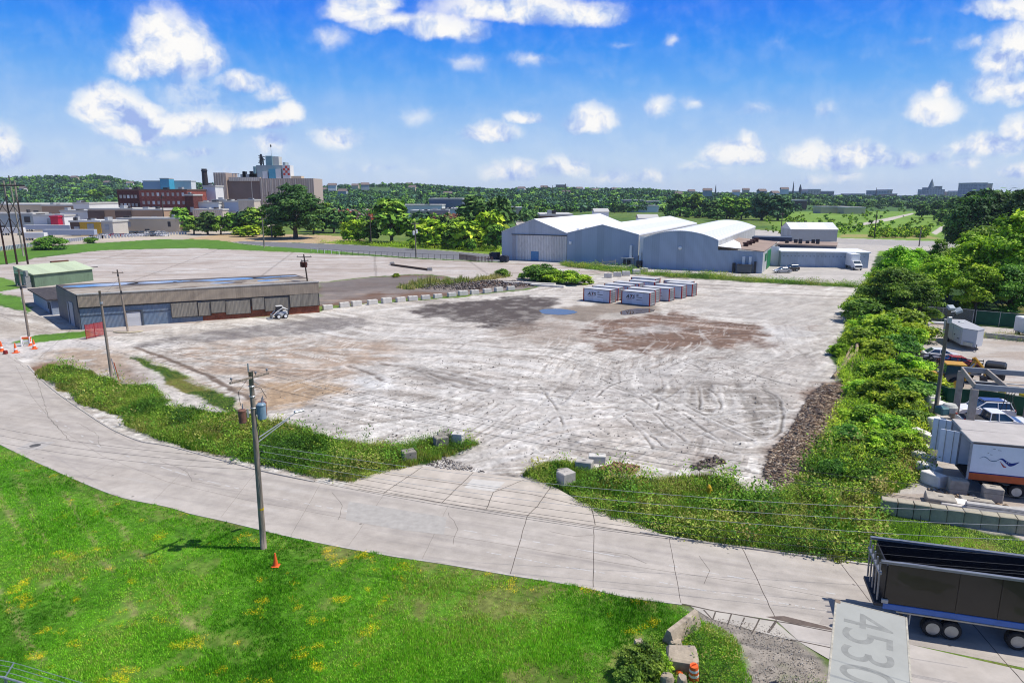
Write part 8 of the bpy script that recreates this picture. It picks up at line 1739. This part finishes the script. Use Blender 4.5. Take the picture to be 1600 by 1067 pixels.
def town():
    # behind the bushes in the middle and right
    L = [('tan_works', 'tan factory wall with dark openings among the trees in the middle distance', 640, 690, 331, 520, 20, cream, 'flat'), ('tan_works', 'pinkish factory front right of the tan wall', 672, 700, 330, 515, 10, mat('pinkish', C_((214, 190, 172)), .8), 'flat'), ('blue_shed', 'large slate blue shed above the bushes in the middle distance', 670, 722, 312, 640, 40, mat('slate_blue', C_((112, 124, 146)), .7), 'flat'), ('long_roof', 'long white roof among the trees in front of the slate blue shed', 622, 690, 322, 600, 30, whitew, 'flat'), ('long_roof', 'white roofed units right of the slate blue shed', 697, 735, 328, 560, 30, whitew, 'flat'), ('tan_block', 'small cream building between trees right of the bushes', 795, 815, 326, 560, 20, cream, 'flat'),
         ('dark_roof_hall', 'dark ribbed long roof just behind the gabled warehouse', 845, 895, 337.5, 330, 30, mat('dark_roof', (0, 0, 0)), 'flat'), ('white_hall', 'white roofed hall behind the ridge of the gabled warehouse', 930, 952, 331, 480, 16, whitew, 'gable'), ('mill_block', 'long tan and red mill block far behind the middle warehouse', 976, 1006, 314, 950, 30, mat('rose_brick', C_((188, 144, 136)), .8), 'flat'), ('mill_block', 'pale left part of the far mill block', 1000, 1050, 316, 960, 30, mat('pinkish', (0, 0, 0)), 'flat'), ('mill_block', 'low white sheds before the far mill block', 985, 1030, 323, 800, 20, whitew, 'flat'), ('white_hall', 'small white gabled hall between the warehouse roofs', 1000, 1030, 341, 340, 8, whitew, 'gable'),
         ('white_hall', 'white roof seen low right of the round trees', 1285, 1330, 324.5, 760, 20, cream, 'flat'), ('white_hall', 'long white roof at the far end of the meadow', 1322, 1355, 325.5, 740, 16, cream, 'flat'), ('dark_shed', 'dark shed with tan end at the edge of the meadow', 1232, 1262, 314, 900, 30, brn, 'flat'), ('red_school', 'reddish block on the skyline of the central hill', 869, 884, 290, 1700, 20, mat('rose_brick', (0, 0, 0)), 'flat')]
    for nm, lab, u0, u1, vt, Y, d, m, rf in L: pbox(nm, lab, u0, u1, vt, Y, d, m, roof=rf)
    city = [(1232, 1262, 300, 'low grey slab'), (1262, 1282, 297, 'dark brick slab'), (1283, 1303, 300, 'tan and grey slab'), (1305, 1330, 306, 'low tan slab'), (1330, 1352, 304, 'low grey brown slab'), (1362, 1369, 306, 'pale block left of the grey tower'), (1369, 1386, 299, 'grey tower block'), (1386, 1394, 297.5, 'white topped block beside the grey tower'), (1391, 1402, 304, 'pink brick block'), (1402, 1425, 307, 'low grey terrace'), (1425, 1450, 309, 'long pale terrace'), (1448, 1458, 306, 'pale blue cube'), (1458, 1480, 307, 'white and navy block'), (1480, 1500, 301, 'cream hotel block'), (1500, 1521, 299.5, 'grey blue long block'), (1200, 1232, 305, 'low mixed brick slab'), (1340, 1362, 309, 'low pale slab')]
    cm = [wall_windows('city_a', C_((168, 172, 186)), C_((110, 118, 136)), 8, 5), wall_windows('city_b', C_((206, 190, 180)), C_((140, 130, 130)), 9, 5), wall_windows('city_c', C_((140, 134, 146)), C_((96, 98, 116)), 7, 5)]
    for i, (u0, u1, vt, lab) in enumerate(city): pbox('city_building', lab+' in the distant town on the right', u0, u1, vt, 1900 if vt > 303 else 2100, 60, cm[i % 3] if 'pink' not in lab else mat('rose_brick', (0, 0, 0)), mat('town_roof', C_((196, 194, 200)), .8), gz=0)
    # capitol like stepped tower, steeples
    Y = 2100; X0 = XY(1449, 300, Y); t = thing('stepped_tower_building', 'grey green public building with a tall pointed central tower on the right skyline', 'tower', (X0, Y, 0)); k = Y*CP/FP; z = lambda v: HT(v, Y); gg = mat('verdigris_stone', C_((130, 144, 150)), .8, var=.15, vs=.02)
    MB().box(0, 27*k, 0, 50, 0, z(296)).build('wing', wall_windows('city_a', (0, 0, 0), (0, 0, 0), 8, 5), t); MB().box(5*k, 20*k, 5, 45, z(296), z(293)).build('attic', gg, t)
    MB().lathe([(4.5*k, z(293)), (3.4*k, z(290)), (2.4*k, z(286)), (1.8*k, z(284)), (1.0*k, z(281.5)), (.3*k, z(279.5))], 12, Matrix.Translation((13*k, 25, 0))).build('dome', gg, t)
    MB().box(19*k, 24*k, 5, 30, z(296), z(291)).build('side_turret', gg, t)
    pbox('office_tower', 'square pinkish office block on the right skyline above the trees', 1522, 1541, 287, 1600, 60, wall_windows('city_d', C_((188, 182, 196)), C_((150, 148, 168)), 9, 6), gz=0); pbox('office_tower', 'slim pale annex right of the square office block', 1541, 1549, 288, 1605, 50, mat('pinkish', (0, 0, 0)), gz=0)
    for u, vt, lab in ((1250, 288, 'dark church spire on the right skyline'), (1239, 283, 'thin lattice mast left of the dark spire'), (1369, 293, 'thin dark steeple above the grey tower block'), (1118, 288, 'slim chimney on the central skyline')):
        x = XY(u, 300, 1900); t = thing('steeple', lab, 'spire', (x, 1900, 0)); MB().lathe([(4, 0), (4 if 'church' in lab else 1.5, HT(vt+7, 1900)), (.3, HT(vt, 1900))], 8).build('spire', mat('dark_slate', C_((70, 76, 92)), .8), t)
    # houses on the hills
    r = random.Random(21); hs = [(520, 290), (556, 291), (571, 289), (640, 290), (645, 301), (536, 299), (815, 295), (850, 293), (885, 303), (905, 299), (1080, 299), (1105, 298), (1150, 300), (1165, 297), (1190, 299), (1210, 302), (1060, 303), (20, 300), (38, 296), (120, 305), (170, 300), (205, 290), (300, 300), (505, 303), (700, 303), (930, 303), (960, 300), (1225, 296)]
    def HP(u, v):
        side = 'on the far left hill' if u < 130 else 'above the red mill' if u < 400 else 'beside the green hill clearing' if u < 600 else 'above the slate blue shed' if u < 760 else 'on the hill over the gabled warehouse' if u < 1000 else 'over the curved roof hall' if u < 1160 else 'at the edge of the distant town'
        return side+(', high near the skyline' if v < 296 else ', halfway up' if v < 302 else ', low on the slope')
    for i, (u, v) in enumerate(hs):
        Y = r.uniform(1150, 1600); x = (u-800)/FP*Y*CP; z = HT(v, Y); g = max(float(hill_z(np.array([x]), np.array([Y]))[0]), 0)
        t = thing('hill_house', 'small %s house %s' % (('white', 'cream', 'grey')[i % 3], HP(u, v)), 'house', (x, Y, max(g, z-7)), r.uniform(-.4, .4), '%s houses on the wooded hills' % ('white', 'cream', 'grey')[i % 3])
        MB().box(-7, 7, -5, 5, -2, 7).build('wall', (whitew, cream, mat('grey_tower', (0, 0, 0)))[i % 3], t); b = MB(); b.quad((-7.6, -5.6, 7), (7.6, -5.6, 7), (7.6, 0, 11), (-7.6, 0, 11)); b.quad((-7.6, 5.6, 7), (-7.6, 0, 11), (7.6, 0, 11), (7.6, 5.6, 7)); b.quad((7, -5, 7), (7, 5, 7), (7, 0, 10.8)); b.quad((-7, -5, 7), (-7, 0, 10.8), (-7, 5, 7)); b.build('roof', mat('house_roof', C_((130, 116, 112)), .9), t)
town()
def mid_trees():
    T = [('big', 462, 373, 288, 1.25, 'largest spreading tree standing alone before the silo block'), ('f2', 612, 380, 312, 1.25, 'tall green tree behind the bend of the far road'), ('f3', 560, 378, 343, 1.3, 'rounded lime bush left of the tall green tree'), ('f3', 545, 377, 348, 1.2, 'small lime bush at the left of the roadside group'), ('f2', 578, 379, 345, 1.2, 'green bush against the tall green tree'), ('f1', 743, 374, 304, 1.1, 'dark tall tree left of the pale pole behind the bushes'), ('f1', 782, 374, 306, 1.0, 'dark tall tree right of the pale pole behind the bushes'), ('f3', 764, 386, 330, 1.2, 'large lime green tree beside the gabled warehouse'), ('f3', 668, 384, 342, 1.4, 'bright bush right of the tall green tree'), ('f3', 690, 386, 350, 1.5, 'bright bush in the middle of the roadside thicket'), ('f2', 712, 387, 350, 1.5, 'mixed green bush in the roadside thicket'), ('f3', 733, 389, 346, 1.4, 'yellow green bush near the right of the thicket'), ('f2', 655, 384, 352, 1.5, 'darker low bush behind the pole with white gear'), ('f2', 775, 391, 352, 1.2, 'bush beside the dark dumpsters'), ('f1', 700, 378, 337, 1.2, 'dark tree behind the roadside thicket'), ('f2', 738, 392, 374, 1.0, 'small round bush in front of the thicket'), ('f3', 645, 390, 375, 1.0, 'small bush near the pole with white gear'), ('f2', 720, 384, 340, 1.2, 'leafy tree in the thicket with a round top'),
         ('f2', 284, 363, 325, 1.2, 'dark tree at the left end of the row before the plant'), ('f2', 303, 366, 338, 1.3, 'small tree in the row before the plant'), ('f1', 325, 367, 330, 1.2, 'dark tree before the slotted low block'), ('f2', 345, 367, 338, 1.3, 'tree in front of the pale blue low building'), ('f2', 365, 366, 333, 1.3, 'tree in front of the tan ribbed building'), ('f1', 382, 366, 328, 1.2, 'dark tree left of the large spreading tree'), ('f2', 400, 367, 325, 1.2, 'dark tree touching the large spreading tree'), ('f3', 395, 370, 352, 2.0, 'low bright bush at the foot of the large tree'), ('f3', 430, 371, 353, 2.0, 'low lime bushes left of the big trunk'), ('f3', 375, 370, 355, 2.0, 'low lime bush at the left of the sandy ground'), ('f2', 505, 362, 318, 1.3, 'green tree right of the large spreading tree'), ('f1', 522, 364, 325, 1.2, 'dark green tree before the red scrap heap'), ('f2', 490, 366, 335, 1.2, 'low green tree at the right foot of the large tree'),
         ('bush2', 80, 390, 370, 1.6, 'leafy bush on the left grass bank'), ('bush2', 143, 380, 371, 1.6, 'dark round bush before the left car park'), ('f1', 168, 325, 290, 1.1, 'large dark tree left of the red brick mill'), ('f2', 150, 327, 297, 1.1, 'green tree beside the large dark one left of the mill'),
         ('f2', 840, 338, 322, 1.4, 'round bush behind the gabled warehouse roof'), ('f1', 960, 333, 315, .8, 'dark conifer like tree over the warehouse ridge'), ('f1', 972, 333, 317, .8, 'second dark conifer like tree over the warehouse ridge'),
         ('f1', 1062, 338, 302, 1.2, 'dark tree at the left of the round group behind the roofs'), ('f2', 1085, 338, 304, 1.2, 'broad green tree in the group behind the roofs'), ('f1', 1110, 340, 312, 1.3, 'dark low tree in the group behind the roofs'), ('f2', 1135, 342, 308, 1.2, 'green tree right of the middle in the group behind the roofs'), ('f2', 1158, 343, 310, 1.2, 'darker tree near the curved roof'), ('f4', 1190, 344, 303, 1.3, 'tall grey green tree above the curved roof end'), ('f4', 1215, 345, 306, 1.3, 'tall grey green tree right of the curved roof'), ('f1', 1120, 345, 326, 1.4, 'low dark bush behind the curved roof'), ('f1', 1345, 331, 318, 1.4, 'dark tree at the far meadow edge'), ('f1', 1302, 333, 318, 1.2, 'dark tree right of the dark shed with the tan end'), ('f1', 1325, 330, 317, 1.2, 'second dark tree right of the dark shed'),
         ('f1', 1462, 340, 314, 1.2, 'leftmost far tree of the mass on the right'), ('f1', 1490, 342, 308, 1.3, 'dark far tree of the mass on the right'), ('f1', 1440, 340, 318, 1.3, 'low far tree beside the upper gravel path'), ('big', 1518, 395, 305, 1.1, 'huge dark tree behind the lime trees on the right'), ('big', 1560, 392, 300, 1.1, 'huge tree reaching the skyline near the right edge'), ('big', 1600, 400, 296, 1.1, 'huge tree at the right edge above the lime crown'), ('f1', 1520, 350, 296, 1.4, 'far tree crown right of the dark mass'), ('f1', 1550, 352, 294, 1.4, 'far tree crown under the office block'), ('f1', 1585, 352, 294, 1.4, 'far tree crown at the right skyline'), ('big', 1502, 394, 332, 1.0, 'broad dark tree above the right road')]
    for k, u, v, vt, wd, lab in T:
        x, y = W(u, v); put_tree(k, x, y, HT(vt, y), lab, 'tree' if 'bush' not in lab else 'shrub', wide=wd)
    # hedgerows and scrub of the meadow and plain: too many to count
    r = np.random.default_rng(9); V8 = [leafcloud(110, crown_blobs(1.0, 1.4, .05, 7, 700+k), .42, (DARK, MID, LIME, BLUE)[k % 4], 720+k) for k in range(8)]
    def mass(name, label, pts, seed, cols=None):
        P = np.array(pts); Vs, Cs = [], []
        for (x, y, s, k) in P:
            V, F, c = V8[int(k)]; a = r.random()*6.28; ca, sa = math.cos(a), math.sin(a)
            Vs.append(np.stack([(V[:, 0]*ca-V[:, 1]*sa)*s+x, (V[:, 0]*sa+V[:, 1]*ca)*s+y, V[:, 2]*s], 1)); Cs.append(c*(.7+.6*r.random()))
        V = np.concatenate(Vs); o = nmesh(name, V, np.arange(len(V)).reshape(-1, 4), farleaf, np.concatenate(Cs)); tag(o, label, None, None, 'stuff')
    pts = []
    def field(n, u0, u1, v0, v1, s0, s1, ks, cond=None):
        for i in range(n):
            u = r.uniform(u0, u1); v = r.uniform(v0, v1)
            if cond and not cond(u, v): continue
            x, y = W(u, v); pts.append((x, y, r.uniform(s0, s1)*(1+y/1500), r.choice(ks)))
    field(420, -150, 330, 318, 328, 3.5, 6, (0, 1, 3, 4)); field(520, 480, 860, 321, 352, 2.5, 5, (0, 1, 3, 5), lambda u, v: not (630 < u < 730 and v > 328 and v < 350)); field(260, 850, 1060, 318, 330, 2.5, 4.5, (0, 1, 3)); field(260, 1040, 1230, 318, 342, 2.5, 5, (0, 1, 4)); mass('scrub', 'belt of trees and scrub on the plain below the hills', pts, 1)
    pts = []; out = lambda u, v: all(pld(np.array([u*1.0]), np.array([v*1.0]), q)[0] > 2.6 for q in ([(1335, 352), (1380, 343), (1428, 333)], [(1456, 366), (1474, 355), (1486, 350)]))
    field(230, 1190, 1500, 326, 366, .6, 1.7, (1, 2, 5, 6, 2), out); field(260, 1200, 1700, 318, 328, 2.5, 4.5, (0, 1, 4, 3), out); field(160, 1360, 1450, 362, 372, .9, 1.8, (2, 6, 2)); field(300, 1470, 1800, 325, 350, 3, 5.5, (0, 1, 4), out); field(40, 1205, 1330, 352, 364, .6, 1.2, (2, 6, 1))
    mass('meadow_scrub', 'scattered bushes of the green meadow on the right', pts, 2)
    # scrap heaps
    rubble('scrap_heap', PX([(505, 352), (590, 352), (592, 342), (510, 342)]), 900, .8, 3.2, [(170, 110, 90), (190, 180, 176), (120, 76, 64), (90, 80, 84), (200, 90, 60)], 31, 'rusty scrap heap beyond the roadside trees', heap=10)
    rubble('scrap_heap', PX([(668, 356), (730, 356), (728, 346), (672, 346)]), 600, .8, 2.6, [(140, 90, 74), (110, 72, 60), (170, 120, 100)], 32, 'brown scrap heap above the roadside thicket', heap=8)
mid_trees()
def air():
    m = bpy.data.materials.new('haze_air'); m.use_nodes = True; n = NT(m.node_tree)
    v = n.N('ShaderNodeVolumePrincipled', i={'Color': (.72, .84, 1.0, 1), 'Density': HAZE}); n.l.new(v.outputs[0], n.N('ShaderNodeOutputMaterial').inputs['Volume'])
    o = MB().box(-9500, 9500, -400, 9600, -3, 130).build('haze', m); o['kind'] = 'stuff'; o['label'] = 'thin blue summer haze'
HAZE = .00006
air()
